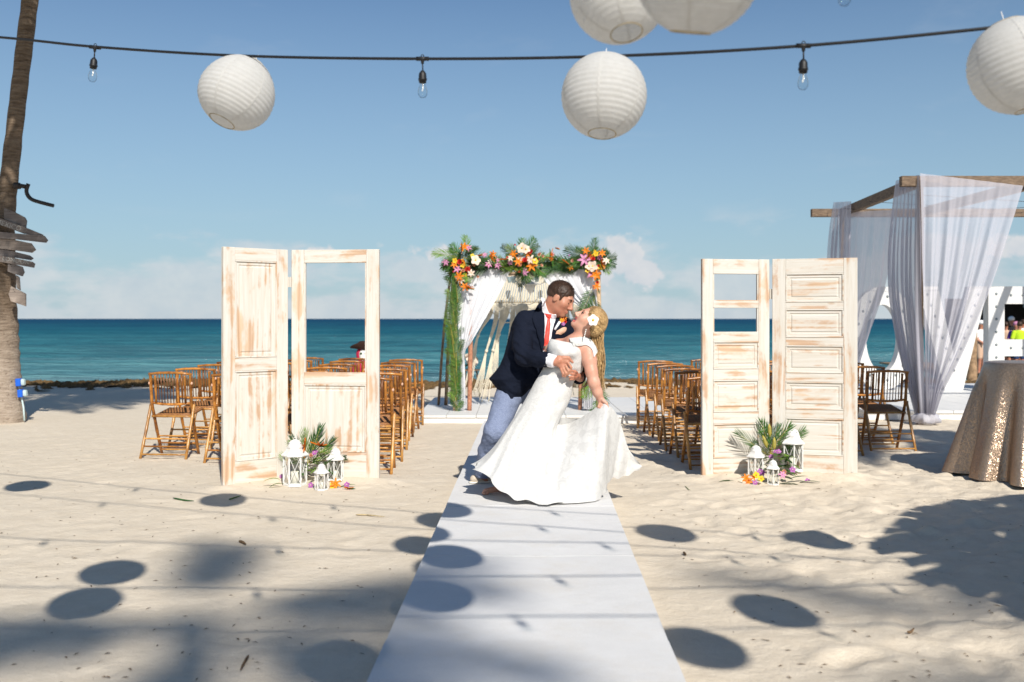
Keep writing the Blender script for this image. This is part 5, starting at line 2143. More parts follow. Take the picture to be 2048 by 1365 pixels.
def build_pipe():
    t = thing('pipe_bracket', 'black bent pipe bracket fixed to the palm above the boards', 'bracket')
    D = 13.4
    MB().tube([P(30, 370, D), P(52, 374, D)], .03, 10).build('collar', 'rusty_pipe', t, True)
    MB().tube(catmull([P(57, 368, D), P(53, 380, D), P(55, 390, D), P(63, 399, D), P(80, 405, D), P(107, 412, D)], 18), .026, 10).build('pipe', 'rusty_pipe', t, True)
    MB().lathe([(.05, 0), (.055, .05), (.04, .08)], 10, center=P(34, 372, D) - Vector((0, 0, .04)), cap0=True, cap1=True).build('clamp', 'rusty_pipe', t, True)


build_pipe()


def build_sockets():
    t = thing('power_outlets', 'two blue outdoor power outlets on a conduit at the foot of the palm', 'outlet')
    D = 13.42
    for (px, py, rx) in ((39, 765, 0), (43, 787, 0)):
        c = P(px, py, D)
        mb = MB().bbox(-.035, .03, -.05, .03, -.052, .052, .006)
        o = mb.build('box', 'blue_plastic', t)
        o.location = c
        o.rotation_euler = (0, R(-4), 0)
        mb = MB().bbox(0, .045, -.045, .03, -.045, .045, .014)
        o = mb.build('cover', 'clear_plastic', t)
        o.location = c + Vector((.03, 0, 0))
        o.rotation_euler = (0, R(-4), 0)
    MB().tube([P(38, 772, D + .02), P(43, 795, D + .02), P(47, 815, D), P(49, 842, D - .02)], .012, 8).build('conduit', 'clear_plastic', t, True)


build_sockets()


# ------------------------------------------------------------------ lantern strings overhead
def cable_D(px):
    return 4.276 / (1 + .325 * (px - 1024) / F)


S1 = [(-800, 8), (-420, 40), (0, 75), (190, 94), (480, 112), (845, 118), (1210, 113), (1607, 92), (2030, 51), (2400, 8), (2800, -50)]
LR = 0.175


def lantern_mesh(egg=0.0):
    prof = []
    nb = 19
    for b in range(nb):
        for s in (0.0, .25, .5, .75):
            q = (b + s) / nb
            ph = R(19) + (math.pi - R(38)) * q
            r = math.sin(ph)
            z = -math.cos(ph)
            bul = .020 * math.sin(math.pi * s) - .010
            if egg:
                r *= 1 - egg * z
            prof.append((LR * r * (1 + bul), LR * z * 1.02))
    prof.append((LR * math.sin(R(19)) * (1 - egg), LR * math.cos(R(19)) * 1.02))
    return MB().lathe(prof, 48).mesh('paper_shade', 'rice_paper', True)


def seam_mesh(egg=0.0):
    rows = []
    for i in range(30):
        ph = R(21) + (math.pi - R(42)) * i / 29
        r, z = math.sin(ph), -math.cos(ph)
        r *= 1 - egg * z
        w = .0045
        rows.append([(LR * r * 1.016, -w, LR * z * 1.02), (LR * r * 1.016, w, LR * z * 1.02)])
    return MB().grid(rows).mesh('seam', 'rice_paper', True)


SH = {0: (lantern_mesh(), seam_mesh()), 1: (lantern_mesh(.10), seam_mesh(.10))}
RIM = MB().tube([(LR * math.sin(R(19)) * math.cos(a), LR * math.sin(R(19)) * math.sin(a), 0) for a in [2 * math.pi * k / 28 for k in range(29)]], .0022, 5, cap=False).mesh('rim', 'dry_reed')
WIRE = MB().tube([(-.052, 0, .168), (0, 0, .178), (.052, 0, .168)], .0018, 5).tube([(0, 0, .178), (0, 0, .215)], .0018, 5).mesh('wire_frame', 'white_metal')


def paper_lantern(c, label, tilt=(0, 0, 0), kind=0, s=1.0, group='paper lanterns'):
    t = thing('paper_lantern', label, 'lantern', c, 0, group)
    t.rotation_euler = tilt
    t.scale = (s,) * 3
    put('shade', SH[kind][0], t)
    for k in range(6):
        put('seam', SH[kind][1], t, rot=(0, 0, 2 * math.pi * k / 6 + .3))
    e = .10 if kind else 0
    put('rim', RIM, t, loc=(0, 0, -LR * math.cos(R(19)) * 1.02), scale=(1 + e, 1 + e, 1))
    put('rim', RIM, t, loc=(0, 0, LR * math.cos(R(19)) * 1.02), scale=(1 - e, 1 - e, 1))
    put('wire_frame', WIRE, t)
    return t


paper_lantern(P(476, 184, 4.72), 'white paper lantern hanging left of centre, swung towards the left', (R(-16), R(23), 0), 1, 1.0)
paper_lantern(P(1208, 192, 4.12), 'round white paper lantern hanging straight down over the couple', (R(-13), R(4), 0), 0)
paper_lantern(P(2036, 132, 3.70), 'white paper lantern cut off by the right edge of the picture', (R(-6), R(-14), 0), 0)
paper_lantern(P(1237, -12, 3.22), 'white paper lantern at the top edge showing its round opening', (R(-20), R(-8), 0), 0, .9)
paper_lantern(P(1396, -62, 2.74), 'nearest paper lantern at the top edge, blurred and grey underneath', (R(14), R(5), 0), 0)
for i, (x, y, z, lab) in enumerate(((-3.12, 5.34, 2.5, 'paper lantern beyond the left edge, farthest from the camera'), (-1.27, 2.50, 2.5, 'paper lantern above the frame, left of the aisle'), (-1.17, 1.92, 2.5, 'paper lantern above the frame, nearer on the left'),
                                     (.54, 1.81, 2.5, 'paper lantern above the camera over the aisle'), (2.19, 1.77, 2.5, 'paper lantern above the frame, right of the aisle'), (1.74, 1.25, 2.5, 'paper lantern almost over the camera, on its right'),
                                     (.24, 1.06, 2.5, 'paper lantern straight over the camera'), (2.86, 3.28, 2.5, 'paper lantern beyond the right edge'))):
    paper_lantern((x, y, z), lab, (R(7 * math.sin(i * 2.2)), R(9 * math.cos(i * 1.7)), 0), 0)

BULB = MB().lathe([(.010, 0), (.011, -.008), (.018, -.024), (.0215, -.040), (.020, -.054), (.012, -.066), (.0, -.069)], 16).mesh('bulb', 'clear_glass', True)
FIL = MB().tube([(0, 0, .0), (.002, 0, -.025), (-.002, 0, -.030), (0, 0, -.036)], .0028, 6).mesh('filament', 'teeth')
SOCK = (MB().tube([(-.028, 0, 0), (.028, 0, 0)], .0095, 8).lathe([(.009, -.004), (.006, -.022)], 8).tube([(0, 0, -.02), (.001, 0, -.052)], .0032, 6)
        .lathe([(.004, -.050), (.0105, -.056), (.0165, -.066), (.0175, -.086), (.0195, -.088), (.0195, -.094), (.017, -.096), (.016, -.106), (.010, -.108)], 14, cap0=True, cap1=True)
        .tube([(.006 * math.cos(a), 0, .012 + .006 * math.sin(a)) for a in [2 * math.pi * k / 10 for k in range(11)]], .002, 5)).mesh('socket', 'black_rubber', True)


def light_string(pts, bulbs, label):
    t = thing('light_string', label, 'string lights', (0, 0, 0), 0, 'festoon strings')
    path = catmull(pts, 120)
    MB().tube(path, .0066, 8).build('cable', 'black_rubber', t, True)
    for (p, a) in bulbs:
        s = put('socket', SOCK, t, loc=p, rot=(R(3), a, 0))
        b = put('bulb', BULB, s, loc=(0, 0, -.104))
        put('filament', FIL, s, loc=(0, 0, -.106))
    return t


def bulb_at(px, py, rot):
    return (P(px, py, cable_D(px)), rot)


light_string([P(a, b, cable_D(a)) for a, b in S1], [bulb_at(190, 95, R(6)), bulb_at(845, 118, R(0)), bulb_at(1607, 92, R(0)), bulb_at(-520, 32, 0), bulb_at(2440, 3, 0)], 'black light string with clear bulbs crossing the sky in front of the lanterns')


def plan_string(f, z, bx, label):
    xs = [-4.5 + .6 * i for i in range(16)]
    pts = [(x, f(x), z(x) + .012 * (x - .5) ** 2) for x in xs]
    light_string(pts, [((x, f(x), z(x) + .012 * (x - .5) ** 2), 0) for x in bx], label)


plan_string(lambda x: 3.42 - .15 * x, lambda x: 2.80 - .19 * x, (-3.4, -1.9, -.6, 1.09, 2.4, 3.6), 'light string above the frame with one bulb tip showing at the top edge')
plan_string(lambda x: 2.75 - .10 * x, lambda x: 2.74, (-2.6, -1.9, -.4, 1.5, 2.3), 'light string above the frame between the camera and the visible one')
plan_string(lambda x: 1.86, lambda x: 2.74, (-2.4, -.3, 1.2, 3.0), 'light string almost over the camera')
plan_string(lambda x: 1.18, lambda x: 2.74, (-1.4, -.4, 1.0, 2.4), 'light string straight over the camera')


# ------------------------------------------------------------------ gazebo with sheers
def build_gazebo():
    t = thing('gazebo', 'square timber gazebo frame hung with pale sheers, on the right', 'gazebo')
    D0, D1 = 13.25, 17.2
    xl = P(1840, 0, D0).x
    xr = 9.3
    zt = P(0, 353, D0).z

    def bx(name, a, b, c, d, e, f_):
        MB().bbox(a, b, c, d, e, f_, .006).build(name, 'weathered_beam', t)
    x2 = P(1684, 0, D1).x
    bx('post', xl - .035, xl + .035, D0 - .035, D0 + .035, -.05, zt - .14)
    bx('post', x2 - .035, x2 + .035, D1 - .035, D1 + .035, .13, zt - .14)
    bx('post', xr - .055, xr + .055, D0 - .055, D0 + .055, -.05, zt - .14)
    bx('post', xr - .055, xr + .055, D1 - .055, D1 + .055, .13, zt - .14)
    bx('front_beam', xl - .26, xr + .25, D0 - .05, D0 + .05, zt - .138, zt)
    bx('rear_beam', xl - .26, xr + .25, D1 - .05, D1 + .05, zt - .138, zt)
    mb = MB()
    ya, yb_, za, zb_ = D0 + .052, D1 - .052, zt - .135, zt + .004
    vv = [(xx + s, yy, zz) for zz in (za, zb_) for (xx, yy) in ((xl, ya), (x2, yb_)) for s in (-.05, .05)]
    mb.add(vv, [(0, 2, 3, 1), (4, 5, 7, 6), (0, 1, 5, 4), (2, 6, 7, 3), (0, 4, 6, 2), (1, 3, 7, 5)])
    mb.build('side_beam', 'weathered_beam', t)
    bx('side_beam', xr - .05, xr + .05, D0 + .052, D1 - .052, zt - .135, zt + .004)
    bx('middle_beam', 7.0, 7.1, D0 + .052, D1 - .052, zt - .135, zt + .004)
    # stay wires across the top
    for k in range(3):
        y = D0 + 1.0 + k * 1.0
        MB().tube([(xl, y, zt - .10), ((xl + xr) / 2, y, zt - .22), (xr, y, zt - .10)], .004, 5).build('stay_wire', 'rusty_pipe', t)

    def pt(l):
        return [P(a, b, c) for a, b, c in l]
    # side curtain next to the front post: hangs from the side beam, tied at the post foot
    o = drape(pt([(1791, 362, 14.0), (1784, 430, 14.0), (1778, 520, 13.9), (1780, 600, 13.8), (1795, 690, 13.6), (1820, 780, 13.4), (1838, 828, 13.3)]),
              pt([(1838, 350, 13.15), (1838, 430, 13.15), (1838, 520, 13.15), (1838, 600, 13.15), (1842, 690, 13.15), (1848, 780, 13.15), (1852, 828, 13.15)]), 50, 50, 7, .05, 6).build('gazebo_curtain', 'sheer_lilac', None, True, False)
    tag(o, 'narrow pale sheer falling left of the front gazebo post', 'curtain', 'gazebo sheers')
    o = drape(pt([(1840, 347, 13.12), (1842, 430, 13.12), (1843, 520, 13.12), (1845, 600, 13.12), (1848, 690, 13.12), (1851, 780, 13.12), (1853, 828, 13.12)]),
              pt([(2046, 372, 13.05), (2022, 450, 13.05), (1993, 540, 13.05), (1962, 620, 13.05), (1922, 710, 13.08), (1883, 785, 13.1), (1868, 830, 13.1)]), 90, 60, 6, .045, 7).build('gazebo_curtain', 'sheer_lilac', None, True, False)
    tag(o, 'wide triangular sheer swept from the gazebo beam to the front post', 'curtain', 'gazebo sheers')
    o = drape(pt([(1668, 405, 17.0), (1660, 470, 17.0), (1655, 560, 17.0), (1654, 640, 17.0), (1655, 720, 17.0), (1660, 800, 17.0)]),
              pt([(1703, 403, 16.2), (1702, 470, 16.2), (1700, 560, 16.2), (1698, 640, 16.4), (1692, 720, 16.6), (1680, 800, 16.8)]), 40, 50, 5, .06, 8).build('gazebo_curtain', 'sheer_lilac', None, True, False)
    tag(o, 'gathered sheer at the far left corner of the gazebo', 'curtain', 'gazebo sheers')
    o = drape(pt([(1690, 425, 17.0), (1685, 520, 17.0), (1680, 600, 17.0), (1675, 680, 17.0), (1672, 760, 17.0), (1672, 800, 17.0)]),
              pt([(1790, 420, 14.6), (1783, 480, 14.7), (1772, 560, 15.0), (1750, 640, 15.6), (1722, 715, 16.2), (1695, 800, 16.8)]), 60, 50, 5, .04, 9).build('gazebo_curtain', 'sheer_lilac', None, True, False)
    tag(o, 'sheer spread along the left side of the gazebo, the sea showing through', 'curtain', 'gazebo sheers')
    rnd = random.Random(3)
    c = P(1852, 836, 13.2)
    mb = MB()

    def mod(r, z, th, s):
        return r * (1 + .12 * math.sin(5 * th + z * 40) + .07 * math.sin(9 * th + 1))
    mb.lathe([(.10, -.075), (.165, -.055), (.175, -.01), (.15, .035), (.10, .065)], 40, center=c, mod=mod)
    o = mb.build('curtain_knot', 'sheer_lilac', None, True)
    o['label'] = 'bundled end of the sheers tied round the foot of the gazebo post'
    o['category'] = 'curtain'


build_gazebo()


# ------------------------------------------------------------------ giant white letters
def letter(name, label, mb, dots):
    t = thing(name, label, 'letter', (0, 0, 0), 0, 'giant white marquee letters')
    mb.build('body', 'white_paint', t)
    for (x, y, z) in dots:
        MB().ball((x, y, z), .024, 8, 5).build('bulb', 'hut_grey', t, True)


LD = 17.7
ZB, ZT = .132, 1.975


def build_letters():
    # O
    cx, cz = P(1766, 0, LD).x, (ZB + ZT) / 2
    n = 48
    mb = MB()
    ro, ri, dots = [], [], []
    for k in range(n):
        a = 2 * math.pi * k / n
        ro.append((cx + .62 * math.cos(a), cz + (ZT - ZB) / 2 * math.sin(a)))
        ri.append((cx + .30 * math.cos(a), cz + .60 * math.sin(a)))
    for y in (LD, LD + .2):
        mb.grid([[(p[0], y, p[1]) for p in ro], [(p[0], y, p[1]) for p in ri]], wrap=True)
    mb.grid([[(p[0], LD, p[1]) for p in ro], [(p[0], LD + .2, p[1]) for p in ro]], wrap=True)
    mb.grid([[(p[0], LD, p[1]) for p in ri], [(p[0], LD + .2, p[1]) for p in ri]], wrap=True)
    for k in range(18):
        a = 2 * math.pi * k / 18
        dots.append((cx + .46 * math.cos(a), LD, cz + .755 * math.sin(a)))
    letter('letter_o', 'giant white letter O with small bulbs seen through the sheers', mb, dots)
    # V
    q = [P(a, 0, LD).x for a in (1836, 1876, 1908, 1940, 1976, 1924, 1892)]
    poly = [(q[0], ZT), (q[5 + 1] - .02, ZB), (q[5] + .02, ZB), (q[4], ZT), (q[3], ZT), (q[2] + .0, ZB + .62), (q[1], ZT)]
    dots = []
    for s in [k / 7 for k in range(8)]:
        dots.append((q[0] + .17 + (q[2] - q[0] - .17) * s, LD, ZT - .14 - 1.35 * s))
        dots.append((q[4] - .17 - (q[4] - q[2] - .17) * s, LD, ZT - .14 - 1.35 * s))
    letter('letter_v', 'giant white letter V with small bulbs behind the gazebo sheers', MB().prism(poly, LD, LD + .2), dots)
    # E
    x0 = P(1977, 0, LD).x
    w, b = 1.12, .285
    z1, z2, z3, z4 = .40, .735, 1.03, 1.665
    poly = [(x0, ZB), (x0 + w, ZB), (x0 + w, z1), (x0 + b, z1), (x0 + b, z2), (x0 + w * .92, z2), (x0 + w * .92, z3), (x0 + b, z3), (x0 + b, z4), (x0 + w, z4), (x0 + w, ZT), (x0, ZT)]
    dots = [(x0 + .14, LD, ZB + .13 + .226 * k) for k in range(8)]
    for zz in ((ZB + z1) / 2, (z2 + z3) / 2, (z4 + ZT) / 2):
        dots += [(x0 + .40 + .21 * k, LD, zz) for k in range(4 if zz != (z2 + z3) / 2 else 3)]
    letter('letter_e', 'giant white letter E with small bulbs at the right edge', MB().prism(poly, LD, LD + .2), dots)


build_letters()


# ------------------------------------------------------------------ pier hut and bystanders on the far right
def build_hut():
    t = thing('pier_hut', 'thatched open hut on a dark pier far away at the right edge', 'hut')
    PZ = -.28
    rnd = random.Random(5)
    for k in range(18):
        x = 14.2 + .8 * k
        MB().box(x, x + .78, 28.5, 38.5, PZ - .06, PZ).build('deck_board', 'pile_wood', t)
    for x in (14.6, 17.8, 21.0, 24.2, 27.4):
        for y in (28.9, 38.0):
            MB().tube([(x, y, -2.2), (x, y, PZ - .06)], .12, 8).build('pile', 'hut_dark', t, True)
    for x in (16.9, 20.0, 23.2, 26.4):
        for y in (31.5, 36.5):
            MB().tube([(x, y, PZ), (x, y, 2.3)], .09, 8).build('post', 'pile_wood', t, True)
    MB().box(16.3, 27.5, 37.3, 37.5, PZ, 2.15).build('rear_wall', 'hut_dark', t)
    MB().box(16.1, 27.6, 31.2, 31.35, 1.75, 2.15).build('fascia', 'hut_grey', t)
    mb = MB()
    a = [(17.6, 30.6, 2.2), (29.6, 30.6, 2.2), (29.6, 38.2, 2.2), (17.6, 38.2, 2.2)]
    r = [(22.6, 34.4, 3.5), (25.0, 34.4, 3.5)]
    mb.add(a + r, [(0, 1, 5, 4), (1, 2, 5), (2, 3, 4, 5), (3, 0, 4), (3, 2, 1, 0)])
    mb.build('roof', 'thatch', t)
    mb = MB()
    for k in range(150):
        x = 17.6 + 12.0 * k / 149
        mb.box(x, x + .07, 30.52, 30.60, 2.2 - rnd.uniform(.1, .3), 2.25)
    mb.build('eave_fringe', 'thatch', t)['kind'] = 'stuff'
    MB().box(16.4, 26.0, 33.0, 33.6, PZ, .75).build('counter', 'hut_dark', t)


build_hut()
for (px, py, D, h, lab) in ((1944, 645, 24.5, 2.6, 'weathered timber pile standing in the shallows left of the letter E'),):
    c = P(px, py, D)
    mb = MB()
    rnd = random.Random(2)
    mb.tube([(c.x, D, c.z - h + .25 * k) for k in range(int(h / .25) + 1)] + [(c.x, D, c.z)], [.115 * rnd.uniform(.9, 1.1) for _ in range(int(h / .25) + 2)], 12)
    tag(mb.build('timber_pile', 'pile_wood', None, True), lab, 'pile')


def bystander(px, D, h, top, legs, skin, label, face=0.0, hat=None, hair='hair_brown', arm=0.0, bag=None):
    x = P(px, 0, D).x
    s = Solid(.016)
    k = .03
    hh = h / 1.72
    s.ell((0, 0, 1.60), (.075, .09, .115), None, k)
    s.cap((0, 0, 1.50), (0, 0, 1.38), .05, .06, k)
    s.cap((0, 0, 1.30), (0, 0, .98), .135, .13, .05, False, ((0, 1, 0), .68))
    for q in (-1, 1):
        s.chain([(q * .17, 0, 1.38), (q * .22, .02 - .05 * arm, 1.12), (q * (.20 - .1 * arm), -.02 - .22 * arm, .90 + .2 * arm), (q * (.19 - .1 * arm), -.03 - .26 * arm, .82 + .22 * arm)], [.055, .045, .034, .03], k)
        s.chain([(q * .085, 0, .95), (q * .095, -.02, .50), (q * .10, .02, .06)], [.088, .06, .042], k)
        s.cap((q * .10, .02, .035), (q * .11, -.13, .025), .038, .03, k)
    o = s.build('person', skin, None)
    o.location = (x, D, -.28)
    o.rotation_euler = (0, 0, face)
    o.scale = (hh, hh, hh)
    tag(o, label, 'person', 'bystanders at the pier hut')
    c = Solid(.016)
    c.cap((0, 0, 1.31), (0, 0, .93), .150, .148, .05, False, ((0, 1, 0), .70))
    for q in (-1, 1):
        c.cap((q * .16, 0, 1.37), (q * .215, .01, 1.18), .066, .062, .03)
    c.build('shirt', top, o)
    c = Solid(.016)
    for q in (-1, 1):
        c.cap((q * .085, 0, .95), (q * .095, -.015, .55), .108, .085, .03)
    c.build('trousers', legs, o)
    c = Solid(.014)
    if hat:
        c.ell((0, .0, 1.66), (.095, .105, .085))
        c.ell((0, -.08, 1.64), (.075, .10, .014))
    else:
        c.ell((0, .02, 1.635), (.086, .095, .100))
        c.cut((0, -.05, 1.60), (0, -1, -.6))
    c.build('hat' if hat else 'hair', hat or hair, o)
    if bag:
        c = Solid(.014)
        c.ell((0, .16, 1.14), (.15, .10, .20))
        c.build('backpack', bag, o)
    return o


bystander(1962, 30.2, 1.62, 'cloth_white', 'cloth_tan', 'skin_man', 'bystander in white sitting out left of the letter E', .5, 'cloth_white', arm=.6)
bystander(1969, 31.0, 1.60, 'cloth_blue', 'cloth_tan', 'skin_man', 'bystander in bright blue just left of the letter E', -.4, arm=.4)
bystander(2012, 31.5, 1.58, 'cloth_tan', 'cloth_black', 'skin_man', 'bystander in a tan top at the left side of the E opening', 2.7, arm=.3)
bystander(2023, 32.0, 1.74, 'cloth_black', 'cloth_black', 'skin_man', 'bystander in black wearing a white cap, seen through the letter E', 3.0, 'cloth_white')
bystander(2032, 30.8, 1.58, 'cloth_violet', 'cloth_navy', 'skin_man', 'bystander in violet carrying a lime backpack, seen through the letter E', 3.3, 'petal_pink', bag=None).rotation_euler = (0, 0, 2.6)
bystander(2039, 30.0, 1.60, 'cloth_lime', 'cloth_navy', 'skin_man', 'bystander in a lime yellow vest, seen through the letter E', 2.9)
bystander(2046, 30.4, 1.66, 'cloth_white', 'cloth_white', 'skin_man', 'bystander dressed all in white at the right edge of the picture', 3.4, arm=.4)


# ------------------------------------------------------------------ costumed figure behind the chairs
def build_figure():
    D = 16.2
    x = P(726, 0, D).x
    t = thing('pirate_figure', 'small painted figure in a red coat and dark hat behind the left chairs', 'statue', (x, D, gz(x, D)), R(12))
    t.scale = (1.2,) * 3
    s = Solid(.008)
    s.cap((0, 0, .52), (0, 0, .40), .105, .115, .03, False, ((0, 1, 0), .75)).cap((0, 0, .40), (0, 0, .26), .115, .15, .03, False, ((0, 1, 0), .75))
    for q in (-1, 1):
        s.chain([(q * .10, 0, .52), (q * .155, -.02, .42), (q * .13, -.08, .36)], [.045, .040, .034], .02)
    s.build('coat', 'cloth_red', t)
    s = Solid(.008)
    for q in (-1, 1):
        s.cap((q * .055, 0, .28), (q * .065, 0, .06), .05, .042, .01)
    s.build('trousers', 'cloth_denim', t)
    for q in (-1, 1):
        s = Solid(.008)
        s.cap((q * .065, .01, .035), (q * .075, -.08, .028), .036, .030)
        s.build('boot', 'felt_brown', t)
    s = Solid(.007)
    s.ell((0, -.01, .68), (.058, .068, .085)).ell((0, -.045, .625), (.042, .04, .03))
    for q in (-1, 1):
        s.ell((q * .030, -.082, .695), (.016, .02, .020), None, .008, True)
    s.build('face', 'bone_white', t)
    for q in (-1, 1):
        MB().ball((q * .030, -.060, .695), .017, 8, 6).build('eye', 'leaf_dark', t, True)
    s = Solid(.008)
    s.ell((0, .02, .68), (.092, .088, .115))
    s.cut((0, -.035, .7), (0, -1, -.15))
    s.build('headscarf', 'cloth_red', t)
    mb = MB()
    rows = []
    for i in range(28):
        a = 2 * math.pi * i / 28
        r = .17 + .03 * math.sin(2 * a)
        up = .07 * abs(math.sin(a)) ** 2 + .012
        rows.append([(.085 * math.cos(a), .085 * math.sin(a), .755), (r * math.cos(a), r * .8 * math.sin(a), .755 + up), (r * .98 * math.cos(a), r * .78 * math.sin(a), .77 + up), (.08 * math.cos(a), .08 * math.sin(a), .775)])
    rows.append(rows[0])
    mb.grid(rows)
    mb.lathe([(.086, .755), (.082, .82), (.05, .86), (.0, .868)], 20)
    mb.build('hat', 'felt_brown', t, True)
    MB().lathe([(.122, .40), (.128, .425), (.124, .45)], 20, mod=lambda r, z, th, s_: r * (1 - .2 * abs(math.sin(th)))).build('sash', 'gold_sash', t, True)
    MB().tube([(.05, -.13, .03), (.10, -.12, .5), (.085, -.10, .90)], .013, 8).build('staff', 'red_pole', t, True)


build_figure()


def build_bouquet():
    D = 17.3
    x = P(938, 0, D).x
    t = thing('side_table', 'small dark stand with a bouquet of white flowers behind the arch', 'stand', (x, D, gz(x, D)))
    MB().lathe([(.0, .50), (.20, .50), (.20, .52), (.0, .52)], 24).build('top', 'weathered_beam', t)
    for k in range(3):
        a = 2 * math.pi * k / 3
        MB().tube([(.13 * math.cos(a), .13 * math.sin(a), .5), (.2 * math.cos(a), .2 * math.sin(a), 0)], .016, 7).build('leg', 'weathered_beam', t)
    rnd = random.Random(4)
    for i in range(16):
        a, e = rnd.uniform(0, 6.28), rnd.uniform(.1, 1.4)
        d = Vector((math.cos(a) * math.cos(e), math.sin(a) * math.cos(e), math.sin(e)))
        add_flower(t, ORCH_C, Vector((0, 0, .62)) + d * .15, d, 1.1)
    for i in range(14):
        a, e = rnd.uniform(0, 6.28), rnd.uniform(-.2, 1.2)
        d = Vector((math.cos(a) * math.cos(e), math.sin(a) * math.cos(e), math.sin(e)))
        o = put('broad_leaf', BROAD[i % 3], t, loc=(0, 0, .58), scale=.7)
        aim(o, d)


build_bouquet()


# ------------------------------------------------------------------ litter on the sand
def build_litter():
    rnd = random.Random(77)
    mb = MB()
    for i in range(900):
        y = 3.3 + 7.5 * rnd.random() ** 1.5
        x = rnd.uniform(-.56, .58) * y
        if -.62 < x < .95:
            continue
        z = gz(x, y) + .003
        L, w = rnd.uniform(.006, .022), rnd.uniform(.002, .005)
        a = rnd.uniform(0, 6.28)
        c, s = math.cos(a), math.sin(a)
        mb.add([(x - c * L, y - s * L, z), (x + s * w, y - c * w, z + .004), (x + c * L, y + s * L, z + .002), (x - s * w, y + c * w, z + .003)], [(0, 1, 2, 3)])
    o = mb.build('leaf_litter', 'dry_leaf', None, False, False)
    tag(o, 'tiny dry leaf and twig crumbs strewn over the sand', 'litter', kind='stuff')


build_litter()


def scrap(pts_px, r, mat, name, label, cat='twig'):
    pts = []
    for px, py in pts_px:
        D = GD(py)
        x = (px - 1024) / F * D
        pts.append((x, D, gz(x, D) + r * 1.1 + .003))
    o = MB().tube(catmull(pts, 8), [r * .5, r, r * 1.1, r, r, r * .8, r * .6, r * .3], 6).build(name, mat, None, True)
    tag(o, label, cat)


scrap([(497, 1318), (488, 1332), (481, 1346)], .006, 'dry_leaf', 'twig', 'dark bent twig on the shaded sand near the bottom left')
scrap([(346, 1001), (368, 1004), (388, 1005)], .006, 'leaf_dark', 'leaf_strip', 'green palm leaf strip on the sand left of a lantern shadow', 'leaf')
scrap([(458, 1003), (470, 999), (482, 996)], .006, 'leaf_green', 'leaf_strip', 'short green leaf tip at the edge of a lantern shadow', 'leaf')
scrap([(712, 1031), (735, 1033), (770, 1037)], .005, 'dry_reed', 'reed', 'thin dry reed lying on bright sand left of the aisle', 'reed')
scrap([(478, 1088), (486, 1090), (492, 1093)], .008, 'dry_leaf', 'dry_leaf', 'curled brown leaf in the middle of the left sand', 'leaf')
scrap([(1370, 975), (1376, 980), (1381, 984)], .003, 'leaf_light', 'leaf_strip', 'thin green blade on the sand left of the right screen', 'leaf')
scrap([(1367, 1110), (1370, 1114), (1372, 1117)], .007, 'dry_leaf', 'dry_leaf', 'small dark leaf right of the aisle between lantern shadows', 'leaf')
scrap([(1815, 1268), (1822, 1262), (1828, 1252)], .006, 'dry_leaf', 'twig', 'stubby twig on the right sand below the big shade', 'twig')
# ------------------------------------------------------------------ the couple
def frame(f, u):
    f = Vector(f).normalized()
    u = Vector(u)
    u = (u - f * u.dot(f)).normalized()
    r = f.cross(u).normalized()
    return r, f, u


class Head:
    """head-local coordinates: r = the person's right, f = forward, u = up; origin between the ears at eye height"""

    def __init__(self, c, f, u, s=1.0):
        self.c, self.s = Vector(c), s
        self.r, self.f, self.u = frame(f, u)
        self.m = np.array([[self.r[i], self.f[i], self.u[i]] for i in range(3)])

    def __call__(self, r, f, u):
        return self.c + (self.r * r + self.f * f + self.u * u) * self.s

    def loc(self, pts):
        return (pts - np.array(self.c)) @ self.m / self.s

    def ell(self, S, r, f, u, rad, k=.02, sub=False):
        S.ell(self(r, f, u), np.array(rad) * self.s, self.m, k * self.s, sub)

    def cap(self, S, a, b, ra, rb, k=.015, sub=False):
        S.cap(self(*a), self(*b), ra * self.s, rb * self.s, k * self.s, sub)


def face(S, H, female=False, smile=False):
    H.ell(S, 0, -.018, .030, (.076, .098, .090), .03)
    H.ell(S, 0, .026, -.030, (.061 if female else .064, .066, .082), .04)
    H.ell(S, 0, .040, -.080, (.043 if female else .050, .044, .036), .035)
    H.ell(S, 0, .074, -.102, (.020, .017, .016), .028)
    H.cap(S, (-.034, .080, .026), (.034, .080, .026), .010, .010, .022)
    for q in (-1, 1):
        H.ell(S, q * .040, .056, -.026, (.026, .026, .024), .03)
        H.ell(S, q * .031, .096, .006, (.017, .012, .012), .014, True)
        H.ell(S, q * .031, .076, .004, (.0145, .0135, .0125), .006)
        H.ell(S, q * .076, -.006, -.012, (.008, .019, .031), .008)
        H.ell(S, q * .013, .101, -.036, (.009, .011, .009), .008)
    H.cap(S, (0, .088, .016), (0, .112, -.026), .0075, .0115, .014)
    H.ell(S, 0, .114, -.030, (.012, .011, .011), .010)
    # mouth
    if smile:
        H.ell(S, 0, .095, -.066, (.025, .020, .014), .010, True)
        H.cap(S, (-.024, .078, -.058), (0, .095, -.053), .0050, .0062, .006)
        H.cap(S, (.024, .078, -.058), (0, .095, -.053), .0050, .0062, .006)
        H.cap(S, (-.022, .076, -.068), (0, .091, -.082), .0050, .0068, .006)
        H.cap(S, (.022, .076, -.068), (0, .091, -.082), .0050, .0068, .006)
    else:
        H.cap(S, (-.022, .082, -.064), (0, .095, -.061), .0055, .0066, .008)
        H.cap(S, (.022, .082, -.064), (0, .095, -.061), .0055, .0066, .008)
        H.cap(S, (-.018, .083, -.071), (0, .093, -.073), .0055, .0072, .008)
        H.cap(S, (.018, .083, -.071), (0, .093, -.073), .0055, .0072, .008)


